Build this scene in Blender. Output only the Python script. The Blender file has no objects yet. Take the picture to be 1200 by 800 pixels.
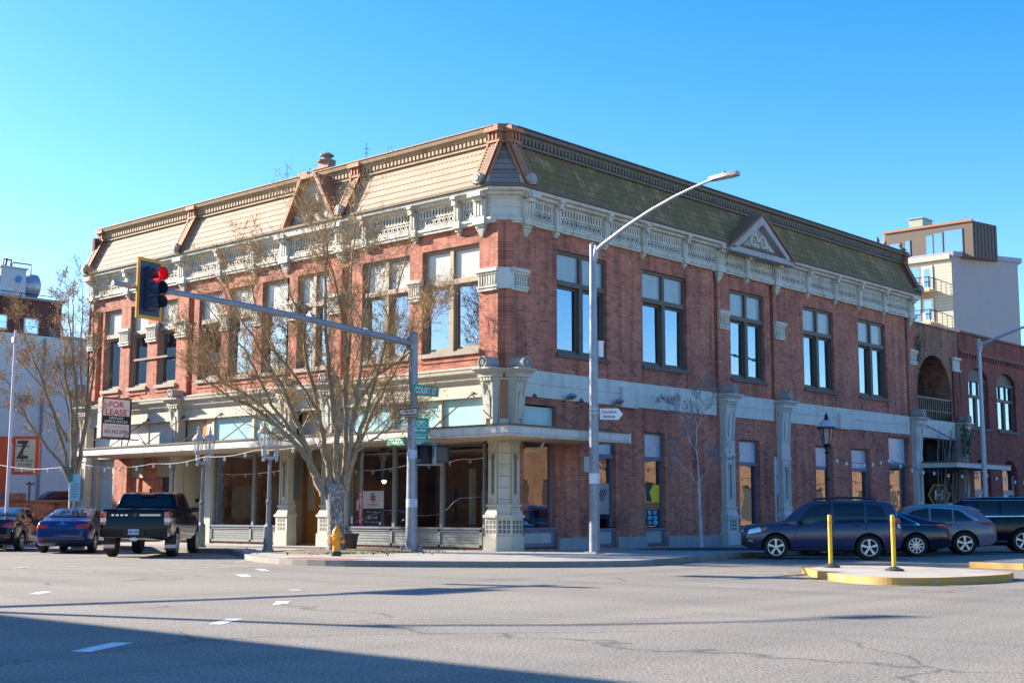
import bpy, bmesh, math, random
from mathutils import Vector, Matrix
from mathutils.bvhtree import BVHTree
R = math.radians
scene = bpy.context.scene
COL = scene.collection
random.seed(7)

# ---------------------------------------------------------------- camera
cd = bpy.data.cameras.new("camera"); cam = bpy.data.objects.new("camera", cd); COL.objects.link(cam)
cd.sensor_fit = 'HORIZONTAL'; cd.sensor_width = 36.0; cd.lens = 46.563
cd.clip_start = 0.1; cd.clip_end = 3000
_f, _pitch, _roll, _yaw = 1552.09, R(7.409), R(0.1168), R(42.151)
_cp, _sp = math.cos(_pitch), math.sin(_pitch)
_fw = Vector((0, _cp, _sp)); _rt = Vector((1, 0, 0)); _up = Vector((0, -_sp, _cp))
_rt, _up = math.cos(_roll)*_rt + math.sin(_roll)*_up, math.cos(_roll)*_up - math.sin(_roll)*_rt
_M = Matrix(((math.sin(_yaw), math.cos(_yaw), 0), (-math.cos(_yaw), math.sin(_yaw), 0), (0, 0, 1)))
_RT, _UP, _FW = _M @ _rt, _M @ _up, _M @ _fw
CAM = Vector((-30.892, -28.287, 1.3))
m3 = Matrix((_RT, _UP, -_FW)).transposed()
cam.matrix_world = Matrix.Translation(CAM) @ m3.to_4x4()
scene.camera = cam

# ---------------------------------------------------------------- sky, sun, exposure
SUN_AZ = R(110.0)          # compass angle of the sun measured from +X towards +Y
SUN_EL = R(24.0)
world = bpy.data.worlds.new("World"); scene.world = world; world.use_nodes = True
wn = world.node_tree.nodes; wl = world.node_tree.links; wn.clear()
sky = wn.new('ShaderNodeTexSky'); sky.sky_type = 'NISHITA'; sky.sun_disc = False
sky.sun_elevation = SUN_EL; sky.sun_rotation = R(90) - SUN_AZ
sky.air_density = 1.0; sky.dust_density = 0.5; sky.ozone_density = 2.5; sky.altitude = 0
hs = wn.new('ShaderNodeHueSaturation'); hs.inputs['Hue'].default_value = 0.508; hs.inputs['Saturation'].default_value = 1.44
bg = wn.new('ShaderNodeBackground'); bg.inputs['Strength'].default_value = 0.098
wo = wn.new('ShaderNodeOutputWorld')
wl.new(sky.outputs[0], hs.inputs['Color']); wl.new(hs.outputs[0], bg.inputs['Color']); wl.new(bg.outputs[0], wo.inputs[0])
sl = bpy.data.lights.new("sun", 'SUN'); sl.energy = 4.6; sl.angle = R(0.53); sl.color = (1.0, 0.90, 0.76)
sun = bpy.data.objects.new("sun", sl); COL.objects.link(sun)
sd = Vector((math.cos(SUN_AZ)*math.cos(SUN_EL), math.sin(SUN_AZ)*math.cos(SUN_EL), math.sin(SUN_EL)))
sun.rotation_euler = sd.to_track_quat('Z', 'Y').to_euler(); sun.location = (-20, 40, 40)
scene.view_settings.view_transform = 'Standard'; scene.view_settings.look = 'None'
scene.view_settings.exposure = 1.73; scene.view_settings.gamma = 1.0; scene.view_settings.use_curve_mapping = False
scene.render.engine = 'CYCLES'

# ---------------------------------------------------------------- materials
def newmat(name):
    m = bpy.data.materials.new(name); m.use_nodes = True
    nt = m.node_tree; b = nt.nodes['Principled BSDF']
    return m, nt, b
def nd(nt, t, **kw):
    n = nt.nodes.new(t)
    for k, v in kw.items():
        if k in n.inputs: n.inputs[k].default_value = v
        else: setattr(n, k, v)
    return n
def pos(nt, scale=(1, 1, 1)):
    g = nt.nodes.new('ShaderNodeNewGeometry'); mp = nt.nodes.new('ShaderNodeMapping')
    mp.inputs['Scale'].default_value = scale
    nt.links.new(g.outputs['Position'], mp.inputs['Vector']); return mp.outputs[0]
def ramp(nt, src, stops):
    r = nt.nodes.new('ShaderNodeValToRGB'); e = r.color_ramp.elements
    while len(e) < len(stops): e.new(0.5)
    for i, (p, c) in enumerate(stops):
        e[i].position = p; e[i].color = (*c, 1) if len(c) == 3 else c
    nt.links.new(src, r.inputs[0]); return r.outputs[0]
def mixc(nt, a, b, fac, mode='MIX'):
    m = nt.nodes.new('ShaderNodeMix'); m.data_type = 'RGBA'; m.blend_type = mode
    for sock, val in ((m.inputs[6], a), (m.inputs[7], b), (m.inputs[0], fac)):
        if hasattr(val, 'is_linked') or hasattr(val, 'links'): nt.links.new(val, sock)
        else: sock.default_value = (*val, 1) if isinstance(val, tuple) and len(val) == 3 else val
    return m.outputs[2]
def noise(nt, vec, scale, detail=4, rough=0.6):
    n = nd(nt, 'ShaderNodeTexNoise', Scale=scale, Detail=detail, Roughness=rough)
    nt.links.new(vec, n.inputs['Vector']); return n.outputs['Fac']
def bump(nt, b, h, strength=0.3, dist=0.02):
    bm = nd(nt, 'ShaderNodeBump', Strength=strength, Distance=dist)
    nt.links.new(h, bm.inputs['Height']); nt.links.new(bm.outputs[0], b.inputs['Normal'])
MATS = {}
def plain(name, col, rough=0.6, metal=0.0, var=0.12, scale=6.0, spec=0.5, coat=0.0):
    """paint, metal, plastic: one colour with slight uneven wear"""
    if name in MATS: return MATS[name]
    m, nt, b = newmat(name)
    b.inputs['Roughness'].default_value = rough; b.inputs['Metallic'].default_value = metal
    b.inputs['Specular IOR Level'].default_value = spec
    if coat: b.inputs['Coat Weight'].default_value = coat; b.inputs['Coat Roughness'].default_value = 0.03
    if var > 0:
        v = pos(nt); n = noise(nt, v, scale, 5, 0.65)
        c = ramp(nt, n, [(0.3, tuple(x*(1-var) for x in col)), (0.7, tuple(min(1, x*(1+var)) for x in col))])
        nt.links.new(c, b.inputs['Base Color'])
    else: b.inputs['Base Color'].default_value = (*col, 1)
    MATS[name] = m; return m
def dirty(name, col, stain, amount=0.5, rough=0.75, streak=True):
    """old painted surface: streaks and blotches of grime and rust"""
    if name in MATS: return MATS[name]
    m, nt, b = newmat(name); b.inputs['Roughness'].default_value = rough
    v = pos(nt); n1 = noise(nt, v, 1.3, 6, 0.7)
    vs = pos(nt, (5, 5, 0.5)); n2 = noise(nt, vs, 1.0, 5, 0.6)
    mul = nd(nt, 'ShaderNodeMath', operation='MULTIPLY'); nt.links.new(n1, mul.inputs[0]); nt.links.new(n2, mul.inputs[1])
    f = ramp(nt, mul.outputs[0], [(0.22, (0, 0, 0)), (0.48, (amount, amount, amount))])
    c = mixc(nt, col, stain, f)
    nf = noise(nt, v, 30, 3); c2 = mixc(nt, c, ramp(nt, nf, [(0.3, (0.72, 0.72, 0.72)), (0.6, (1, 1, 1))]), 0.35, 'MULTIPLY')
    nt.links.new(c2, b.inputs['Base Color']); bump(nt, b, nf, 0.15, 0.01)
    MATS[name] = m; return m
def brickmat(name, c1, c2, mortar, white=0.25, scale=1.0, msize=0.012, stain=(0.10, 0.045, 0.03)):
    m, nt, b = newmat(name); b.inputs['Roughness'].default_value = 0.9
    g = nt.nodes.new('ShaderNodeNewGeometry'); sx = nt.nodes.new('ShaderNodeSeparateXYZ'); nt.links.new(g.outputs['Position'], sx.inputs[0])
    ad = nd(nt, 'ShaderNodeMath', operation='ADD'); nt.links.new(sx.outputs[0], ad.inputs[0]); nt.links.new(sx.outputs[1], ad.inputs[1])
    cx = nt.nodes.new('ShaderNodeCombineXYZ'); nt.links.new(ad.outputs[0], cx.inputs[0]); nt.links.new(sx.outputs[2], cx.inputs[1])
    bt = nt.nodes.new('ShaderNodeTexBrick'); nt.links.new(cx.outputs[0], bt.inputs['Vector'])
    bt.inputs['Color1'].default_value = (*c1, 1); bt.inputs['Color2'].default_value = (*c2, 1); bt.inputs['Mortar'].default_value = (*mortar, 1)
    bt.inputs['Scale'].default_value = scale; bt.inputs['Mortar Size'].default_value = msize; bt.inputs['Mortar Smooth'].default_value = 0.2
    bt.inputs['Bias'].default_value = -0.1; bt.inputs['Brick Width'].default_value = 0.22; bt.inputs['Row Height'].default_value = 0.075
    p = pos(nt)
    nb = noise(nt, p, 0.55, 6, 0.65)
    c = mixc(nt, bt.outputs['Color'], stain, ramp(nt, nb, [(0.45, (0, 0, 0)), (0.75, (0.75, 0.75, 0.75))]))
    ws = pos(nt, (2.2, 2.2, 1.2)); nw = noise(nt, ws, 2.2, 7, 0.75)
    c = mixc(nt, c, (0.55, 0.5, 0.46), ramp(nt, nw, [(0.60, (0, 0, 0)), (0.74, (white, white, white))]))
    # scattered bricks of other firings
    wn_ = nt.nodes.new('ShaderNodeTexWhiteNoise'); wn_.noise_dimensions = '2D'
    fl = nd(nt, 'ShaderNodeVectorMath', operation='FLOOR'); dv = nd(nt, 'ShaderNodeVectorMath', operation='DIVIDE'); dv.inputs[1].default_value = (0.22/scale, 0.075/scale, 1)
    nt.links.new(cx.outputs[0], dv.inputs[0]); nt.links.new(dv.outputs[0], fl.inputs[0]); nt.links.new(fl.outputs[0], wn_.inputs['Vector'])
    c = mixc(nt, c, ramp(nt, wn_.outputs['Value'], [(0.0, (0.62, 0.58, 0.58)), (0.25, (0.95, 0.95, 0.95)), (0.8, (1.0, 1.0, 1.0)), (1.0, (1.25, 1.2, 1.15))]), 0.9, 'MULTIPLY')
    st_ = noise(nt, pos(nt, (2.6, 2.6, .22)), 1.0, 6, .7); c = mixc(nt, c, ramp(nt, st_, [(.34, (.50, .46, .47)), (.5, (1, 1, 1)), (.70, (1.16, 1.14, 1.12))]), .9, 'MULTIPLY')
    nt.links.new(c, b.inputs['Base Color'])
    bump(nt, b, bt.outputs['Fac'], -0.4, 0.012)
    MATS[name] = m; return m
BRICK = brickmat('old_red_brick', (0.53, 0.168, 0.092), (0.42, 0.106, 0.065), (0.42, 0.235, 0.175), 0.42, stain=(0.17, 0.048, 0.045))
BRICK_OLD = brickmat('weathered_mixed_brick', (0.30, 0.11, 0.07), (0.40, 0.17, 0.10), (0.26, 0.19, 0.15), 0.5, stain=(0.08, 0.05, 0.05))
BRICK_PAINT = brickmat('painted_red_brick', (0.26, 0.07, 0.055), (0.245, 0.066, 0.052), (0.22, 0.065, 0.05), 0.15, msize=0.008)
BRICK_DARK = brickmat('dark_red_brick', (0.22, 0.065, 0.04), (0.17, 0.05, 0.035), (0.12, 0.06, 0.045), 0.1)
BRICK_TAN = brickmat('tan_brick', (0.40, 0.24, 0.14), (0.36, 0.20, 0.11), (0.3, 0.2, 0.13), 0.1)
WHITE = dirty('white_cornice_paint', (0.58, 0.56, 0.485), (0.22, 0.165, 0.105), 0.9)
WHITE_BAND = dirty('pale_grey_cream_paint', (0.60, 0.63, 0.58), (0.30, 0.30, 0.25), 0.6)
CREAM = dirty('cream_paint', (0.54, 0.51, 0.41), (0.25, 0.19, 0.12), 0.5)
STONE = dirty('grey_green_paint', (0.46, 0.48, 0.42), (0.20, 0.19, 0.15), 0.45)
PANEL_GREY = dirty('grey_blue_paint', (0.40, 0.43, 0.42), (0.2, 0.2, 0.18), 0.3)
TERRA = dirty('rusty_orange_metal', (0.40, 0.17, 0.085), (0.16, 0.07, 0.05), 0.7, 0.7)
SCROLLM = dirty('dull_scroll_paint', (0.36, 0.35, 0.31), (0.22, 0.2, 0.17), 0.5)
BASESTONE = dirty('grey_base_stone', (0.30, 0.31, 0.32), (0.13, 0.14, 0.12), 0.6)
SOFFIT = dirty('tan_soffit_paint', (0.55, 0.40, 0.23), (0.28, 0.18, 0.10), 0.6)
FASCIA = dirty('white_fascia_paint', (0.62, 0.60, 0.56), (0.24, 0.22, 0.20), 0.9)
FASCIA_TOP = dirty('brown_flashing', (0.17, 0.12, 0.08), (0.08, 0.06, 0.05), 0.6)
TEAL = dirty('aqua_painted_glass', (0.40, 0.66, 0.66), (0.25, 0.45, 0.47), 0.35, 0.25)
BEIGE = dirty('beige_board', (0.46, 0.41, 0.31), (0.32, 0.27, 0.2), 0.5)
GREYBOARD = dirty('grey_white_board', (0.60, 0.60, 0.55), (0.34, 0.34, 0.30), 0.4)
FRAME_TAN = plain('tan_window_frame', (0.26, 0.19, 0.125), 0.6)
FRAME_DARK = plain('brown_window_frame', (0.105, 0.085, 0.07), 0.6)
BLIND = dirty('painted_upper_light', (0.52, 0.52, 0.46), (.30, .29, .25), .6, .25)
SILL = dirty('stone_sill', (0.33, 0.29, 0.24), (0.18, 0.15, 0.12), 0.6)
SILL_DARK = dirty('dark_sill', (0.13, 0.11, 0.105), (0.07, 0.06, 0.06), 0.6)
DARK = plain('dark_void', (0.02, 0.02, 0.022), 0.9, var=0)
GRILLE = plain('dark_pane', (0.03, 0.035, 0.04), 0.3, var=0)
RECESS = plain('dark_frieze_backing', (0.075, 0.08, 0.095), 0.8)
ORANGEWOOD = plain('varnished_orange_wood', (0.48, 0.19, 0.035), 0.4, var=0.25, scale=9)
IRON = plain('black_iron', (0.012, 0.012, 0.014), 0.4, var=0)
GALV = plain('galvanised_steel', (0.25, 0.275, 0.32), 0.42, 0.4, var=0.14, scale=3)
GALV_LIGHT = plain('pale_grey_steel', (0.42, 0.44, 0.48), 0.45, 0.25, var=0.08)
RUSTROD = plain('rusty_rod', (0.20, 0.13, 0.09), 0.7, 0.2)
BARKWHITE = None
def shinglemat(name, col, moss=0.0, mosscol=(0.05, 0.052, 0.02)):
    m, nt, b = newmat(name); b.inputs['Roughness'].default_value = 0.8
    g = nt.nodes.new('ShaderNodeNewGeometry'); sx = nt.nodes.new('ShaderNodeSeparateXYZ'); nt.links.new(g.outputs['Position'], sx.inputs[0])
    ad = nd(nt, 'ShaderNodeMath', operation='ADD'); nt.links.new(sx.outputs[0], ad.inputs[0]); nt.links.new(sx.outputs[1], ad.inputs[1])
    cx = nt.nodes.new('ShaderNodeCombineXYZ'); nt.links.new(ad.outputs[0], cx.inputs[0]); nt.links.new(sx.outputs[2], cx.inputs[1])
    bt = nt.nodes.new('ShaderNodeTexBrick'); nt.links.new(cx.outputs[0], bt.inputs['Vector'])
    bt.inputs['Color1'].default_value = (*col, 1); bt.inputs['Color2'].default_value = (*(x*0.86 for x in col), 1); bt.inputs['Mortar'].default_value = (*(x*0.42 for x in col), 1)
    bt.inputs['Scale'].default_value = 1; bt.inputs['Mortar Size'].default_value = 0.02; bt.inputs['Brick Width'].default_value = 0.20; bt.inputs['Row Height'].default_value = 0.27
    # long horizontal laps every row
    p = pos(nt); n1 = noise(nt, p, 0.8, 6, 0.7); vs = pos(nt, (2.5, 2.5, 0.35)); n2 = noise(nt, vs, 1.2, 5, 0.65)
    c = mixc(nt, bt.outputs['Color'], tuple(x*0.55 for x in col), ramp(nt, n1, [(0.48, (0, 0, 0)), (0.8, (0.7, 0.7, 0.7))]))
    if moss:
        av = nd(nt, 'ShaderNodeMath', operation='ADD'); nt.links.new(n1, av.inputs[0]); nt.links.new(n2, av.inputs[1])
        c = mixc(nt, c, mosscol, ramp(nt, av.outputs[0], [(0.72, (0.08, 0.08, 0.08)), (1.02, (moss, moss, moss))]))
        c = mixc(nt, c, (0.30, 0.30, 0.28), ramp(nt, noise(nt, vs, 2.1, 5, 0.7), [(0.55, (0, 0, 0)), (0.75, (0.35, 0.35, 0.35))]))
    nt.links.new(c, b.inputs['Base Color']); bump(nt, b, bt.outputs['Fac'], -0.5, 0.02)
    MATS[name] = m; return m
SHINGLE = shinglemat('tan_metal_shingle', (0.49, 0.325, 0.225))
SHINGLE_MOSS = shinglemat('mossy_metal_shingle', (0.50, 0.34, 0.18), 0.95, (0.16, 0.105, 0.032))
SHINGLE_GREY = shinglemat('grey_metal_shingle', (0.30, 0.24, 0.21))
def glassmat(name, fac=0.5, tint=(0.5, 0.52, 0.55), wob=0.25, refl=(0.9, 0.92, 0.95), wscale=1.4):
    m = bpy.data.materials.new(name); m.use_nodes = True; nt = m.node_tree; nt.nodes.clear()
    o = nt.nodes.new('ShaderNodeOutputMaterial'); mx = nt.nodes.new('ShaderNodeMixShader')
    t = nt.nodes.new('ShaderNodeBsdfTransparent'); t.inputs[0].default_value = (*tint, 1)
    gl = nt.nodes.new('ShaderNodeBsdfGlossy'); gl.inputs['Roughness'].default_value = 0.012; gl.inputs[0].default_value = (*refl, 1)
    lw = nt.nodes.new('ShaderNodeLayerWeight'); lw.inputs['Blend'].default_value = 0.5
    pw = nd(nt, 'ShaderNodeMath', operation='POWER'); pw.inputs[1].default_value = 3.5; nt.links.new(lw.outputs['Facing'], pw.inputs[0])
    ad = nd(nt, 'ShaderNodeMath', operation='ADD'); ad.use_clamp = True; ad.inputs[1].default_value = fac
    nt.links.new(pw.outputs[0], ad.inputs[0]); nt.links.new(ad.outputs[0], mx.inputs[0])
    nt.links.new(t.outputs[0], mx.inputs[1]); nt.links.new(gl.outputs[0], mx.inputs[2]); nt.links.new(mx.outputs[0], o.inputs[0])
    if wob:
        bm = nd(nt, 'ShaderNodeBump', Strength=wob, Distance=0.02); h = noise(nt, pos(nt), wscale, 2)
        nt.links.new(h, bm.inputs['Height']); nt.links.new(bm.outputs[0], gl.inputs['Normal'])
    MATS[name] = m; return m
GLASS_UP = glassmat('upper_window_glass', 0.36, (0.55, 0.58, 0.6), 0.14, (0.66, 0.82, 1.0))
GLASS_SHOP = glassmat('shop_window_glass', 0.20, (0.95, 0.93, 0.9), 0.08)
def darkglass(name, col):
    m, nt, b = newmat(name); b.inputs['Base Color'].default_value = (*col, 1); b.inputs['Roughness'].default_value = 0.02; b.inputs['Specular IOR Level'].default_value = 0.55
    MATS[name] = m; return m
GLASS_CAR = darkglass('car_glass', (0.010, 0.012, 0.018))
GLASS_LAMP = glassmat('lamp_glass', 0.12, (0.88, 0.9, 0.92), 0.3, wscale=9)
def emit(name, col, s):
    m = bpy.data.materials.new(name); m.use_nodes = True; nt = m.node_tree; nt.nodes.clear()
    o = nt.nodes.new('ShaderNodeOutputMaterial'); e = nt.nodes.new('ShaderNodeEmission'); e.inputs[0].default_value = (*col, 1); e.inputs[1].default_value = s
    nt.links.new(e.outputs[0], o.inputs[0]); MATS[name] = m; return m
def asphaltmat():
    m, nt, b = newmat('old_asphalt'); b.inputs['Roughness'].default_value = 0.88
    p = pos(nt); n1 = noise(nt, p, 34, 4, 0.8); n2 = noise(nt, p, 0.35, 5, 0.6); n3 = noise(nt, p, 11, 5, 0.75)
    c = ramp(nt, n1, [(0.34, (0.045, 0.040, 0.034)), (0.5, (0.215, 0.192, 0.160)), (0.66, (0.49, 0.435, 0.36))])
    c = mixc(nt, c, ramp(nt, n2, [(0.3, (0.86, 0.86, 0.87)), (0.7, (1.08, 1.06, 1.03))]), 0.8, 'MULTIPLY')
    c = mixc(nt, c, ramp(nt, n3, [(0.3, (0.8, 0.8, 0.8)), (0.7, (1.15, 1.15, 1.15))]), 0.7, 'MULTIPLY')
    vo = nt.nodes.new('ShaderNodeTexVoronoi'); vo.feature = 'DISTANCE_TO_EDGE'; vo.inputs['Scale'].default_value = 0.16
    wp = nt.nodes.new('ShaderNodeVectorMath'); wp.operation = 'ADD'; nz = nd(nt, 'ShaderNodeTexNoise', Scale=0.9, Detail=5)
    nt.links.new(p, nz.inputs['Vector']); nt.links.new(nz.outputs['Color'], wp.inputs[1]); nt.links.new(p, wp.inputs[0])
    nt.links.new(wp.outputs[0], vo.inputs['Vector'])
    mk = noise(nt, p, 0.13, 2)
    cr = ramp(nt, vo.outputs['Distance'], [(0.0, (1, 1, 1)), (0.006, (0, 0, 0))])
    mm = nd(nt, 'ShaderNodeMath', operation='MULTIPLY'); nt.links.new(cr, mm.inputs[0]); nt.links.new(ramp(nt, mk, [(0.5, (0, 0, 0)), (0.56, (0.7, 0.7, 0.7))]), mm.inputs[1])
    c = mixc(nt, c, (0.03, 0.03, 0.03), mm.outputs[0])
    for sc_, off in (((.045, .75, 1), 1), ((.7, .05, 1), 2)):   # tyre-darkened lanes along both streets
        ln_ = noise(nt, pos(nt, sc_), 1.0, 4, .6)
        c = mixc(nt, c, ramp(nt, ln_, [(.36, (.80, .80, .80)), (.5, (1, 1, 1)), (.68, (1.1, 1.09, 1.07))]), .75, 'MULTIPLY')
    sp_ = noise(nt, p, 1.7, 6, .8); c = mixc(nt, c, (.05, .048, .046), ramp(nt, sp_, [(.66, (0, 0, 0)), (.78, (.55, .55, .55))]))
    nt.links.new(c, b.inputs['Base Color']); bump(nt, b, n1, 0.5, 0.01)
    MATS['asphalt'] = m; return m
ASPHALT = asphaltmat()
def concretemat(name, col, joint=1.5):
    m, nt, b = newmat(name); b.inputs['Roughness'].default_value = 0.85
    p = pos(nt); n1 = noise(nt, p, 1.1, 7, 0.7); n2 = noise(nt, p, 40, 3, 0.7)
    c = ramp(nt, n1, [(0.3, tuple(x*0.72 for x in col)), (0.55, col), (0.8, tuple(min(1, x*1.12) for x in col))])
    c = mixc(nt, c, ramp(nt, n2, [(0.3, (0.8, 0.8, 0.8)), (0.7, (1.1, 1.1, 1.1))]), 0.7, 'MULTIPLY')
    if joint:
        bt = nt.nodes.new('ShaderNodeTexBrick'); nt.links.new(p, bt.inputs['Vector']); bt.offset = 0
        bt.inputs['Color1'].default_value = (1, 1, 1, 1); bt.inputs['Color2'].default_value = (0.9, 0.9, 0.9, 1); bt.inputs['Mortar'].default_value = (0.35, 0.33, 0.3, 1)
        bt.inputs['Scale'].default_value = 1; bt.inputs['Mortar Size'].default_value = 0.012; bt.inputs['Brick Width'].default_value = joint; bt.inputs['Row Height'].default_value = joint
        c = mixc(nt, c, bt.outputs['Color'], 1.0, 'MULTIPLY')
    nt.links.new(c, b.inputs['Base Color']); bump(nt, b, n2, 0.2, 0.01)
    MATS[name] = m; return m
CONCRETE = concretemat('pale_concrete', (0.40, 0.37, 0.33))
KERB = concretemat('kerb_concrete', (0.25, 0.235, 0.21), 0)
ISLAND_TOP = concretemat('island_concrete', (0.42, 0.38, 0.32), 0)
def wornpaint(name, col, under, lo=0.42, hi=0.62, scale=5):
    m, nt, b = newmat(name); b.inputs['Roughness'].default_value = 0.7
    p = pos(nt); n1 = noise(nt, p, scale, 7, 0.75)
    nt.links.new(mixc(nt, col, under, ramp(nt, n1, [(lo, (0, 0, 0)), (hi, (1, 1, 1))])), b.inputs['Base Color'])
    MATS[name] = m; return m
KERB_YELLOW = wornpaint('worn_yellow_paint', (0.56, 0.29, 0.03), (0.38, 0.30, 0.20), .42, .7)
LINE_YELLOW = wornpaint('worn_yellow_line', (0.60, 0.36, 0.05), (0.19, 0.175, 0.155), 0.35, 0.6, 7)
LINE_WHITE = wornpaint('worn_white_line', (0.74, 0.74, 0.72), (0.30, 0.29, 0.27), 0.5, 0.75, 9)
LINE_FAINT = wornpaint('faded_white_line', (0.52, 0.51, 0.48), (0.2, 0.185, 0.165), 0.38, 0.6, 6)
def hardness(): pass

# ---------------------------------------------------------------- mesh helpers
WLOC = {}
class MB:
    def __init__(s, T=None): s.V = []; s.F = []; s.M = []; s.T = T; s.mi = 0
    def v(s, p):
        s.V.append(tuple(s.T(*p)) if s.T else tuple(p)); return len(s.V)-1
    def f(s, idx): s.F.append(tuple(idx)); s.M.append(s.mi)
    def poly(s, pts): s.f([s.v(p) for p in pts])
    def box(s, a0, a1, b0, b1, c0, c1):
        i = [s.v((a, b, c)) for c in (c0, c1) for b in (b0, b1) for a in (a0, a1)]
        for q in ((0, 2, 3, 1), (4, 5, 7, 6), (0, 1, 5, 4), (2, 6, 7, 3), (0, 4, 6, 2), (1, 3, 7, 5)): s.f([i[k] for k in q])
    def loft(s, rings, caps=True, closed=True):
        R_ = [[s.v(p) for p in r] for r in rings]; n = len(R_[0])
        for a, b in zip(R_, R_[1:]):
            for k in range(n if closed else n-1): s.f((a[k], a[(k+1) % n], b[(k+1) % n], b[k]))
        if caps and closed: s.f(R_[0][::-1]); s.f(R_[-1])
    def prism(s, pts, axis, lo, hi):
        """pts 2D polygon extruded along axis index (0,1,2) from lo to hi"""
        def P(p, t):
            q = list(p); q.insert(axis, t); return q
        s.loft([[P(p, lo) for p in pts], [P(p, hi) for p in pts]])
    def tube(s, pts, r, n=8, caps=True):
        pts = [Vector(p) for p in pts]; rr = r if isinstance(r, (list, tuple)) else [r]*len(pts)
        rings = []; prev = None
        for i, p in enumerate(pts):
            d = (pts[min(i+1, len(pts)-1)]-pts[max(i-1, 0)])
            d = d.normalized() if d.length > 1e-9 else Vector((0, 0, 1))
            if prev is None:
                a = d.cross(Vector((0, 0, 1)) if abs(d.z) < 0.9 else Vector((1, 0, 0))).normalized()
            else:
                a = (prev - d*prev.dot(d)); a = a.normalized() if a.length > 1e-6 else d.orthogonal().normalized()
            prev = a; b = d.cross(a)
            rings.append([p + (a*math.cos(2*math.pi*k/n) + b*math.sin(2*math.pi*k/n))*rr[i] for k in range(n)])
        s.loft(rings, caps)
    def lathe(s, c, prof, n=16, axis=2):
        rings = []
        for r, z in prof:
            ring = []
            for k in range(n):
                a = 2*math.pi*k/n; p = [r*math.cos(a), r*math.sin(a)]; p.insert(axis, z)
                ring.append((c[0]+p[0], c[1]+p[1], c[2]+p[2]))
            rings.append(ring)
        s.loft(rings)
    def build(s, name, mat, parent=None, loc=None, smooth=None, label=None, local=False, kind=None):
        me = bpy.data.meshes.new(name)
        if parent is not None: off = Vector((0, 0, 0)) if local else WLOC.get(parent.name, Vector((0, 0, 0)))
        else: off = Vector(loc) if loc is not None else Vector((0, 0, 0))
        me.from_pydata([Vector(v)-off for v in s.V], [], s.F)
        mats = mat if isinstance(mat, (list, tuple)) else [mat]
        for m in mats: me.materials.append(m)
        if len(mats) > 1: me.polygons.foreach_set('material_index', s.M)
        bm = bmesh.new(); bm.from_mesh(me); bmesh.ops.recalc_face_normals(bm, faces=bm.faces); bm.to_mesh(me); bm.free()
        if smooth is not None:
            me.shade_smooth(); me.set_sharp_from_angle(angle=R(smooth))
        o = bpy.data.objects.new(name, me); COL.objects.link(o)
        if parent is not None: o.parent = parent; WLOC[o.name] = off
        else: o.location = off; WLOC[o.name] = off
        if label: o['label'] = label
        if kind: o['kind'] = kind
        return o
def thing(name, label, cat, loc=(0, 0, 0), rotz=0.0, group=None, mat=None):
    o = bpy.data.objects.new(name, None); COL.objects.link(o); o.empty_display_size = 0.2
    if mat is not None: o.matrix_world = mat
    else: o.location = loc; o.rotation_euler = (0, 0, rotz)
    o['label'] = label; o['category'] = cat
    if group: o['group'] = group
    WLOC[o.name] = Vector(loc); return o
def tag(o, label, cat, group=None):
    o['label'] = label; o['category'] = cat
    if group: o['group'] = group
    return o
def struct(o): o['kind'] = 'structure'; return o
def copy_tree(o, parent=None):
    c = o.copy(); COL.objects.link(c)
    if parent is not None: c.parent = parent
    for ch in list(o.children): copy_tree(ch, c)
    return c
def text(s, w, h, mat, parent, place, name='lettering', depth=0.003, stretch=True):
    """lettering in the parent's local frame; text plane is local XZ facing -Y, centred on place"""
    cu = bpy.data.curves.new('t', 'FONT'); cu.body = s; cu.align_x = 'CENTER'; cu.align_y = 'CENTER'; cu.size = 1.0; cu.extrude = 0.0; cu.offset = 0.02
    to = bpy.data.objects.new('t', cu); COL.objects.link(to)
    dg = bpy.context.evaluated_depsgraph_get(); me = bpy.data.meshes.new_from_object(to.evaluated_get(dg))
    bpy.data.objects.remove(to); bpy.data.curves.remove(cu)
    xs = [v.co.x for v in me.vertices]; ys = [v.co.y for v in me.vertices]
    cx, cy = (min(xs)+max(xs))/2, (min(ys)+max(ys))/2; kx = w/(max(xs)-min(xs)); ky = h/(max(ys)-min(ys))
    if not stretch: kx = ky = min(kx, ky)
    for v in me.vertices: v.co = Vector(((v.co.x-cx)*kx + place[0], place[1], (v.co.y-cy)*ky + place[2]))
    me.materials.clear(); me.materials.append(mat); me.name = name
    o = bpy.data.objects.new(name, me); COL.objects.link(o); o.parent = parent; return o
TL = lambda s, d, z: (-d, s, z)      # facade on Court Street: s along +Y, d outwards
TR = lambda s, d, z: (s, -d, z)      # facade on the cross street: s along +X, d outwards
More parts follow.
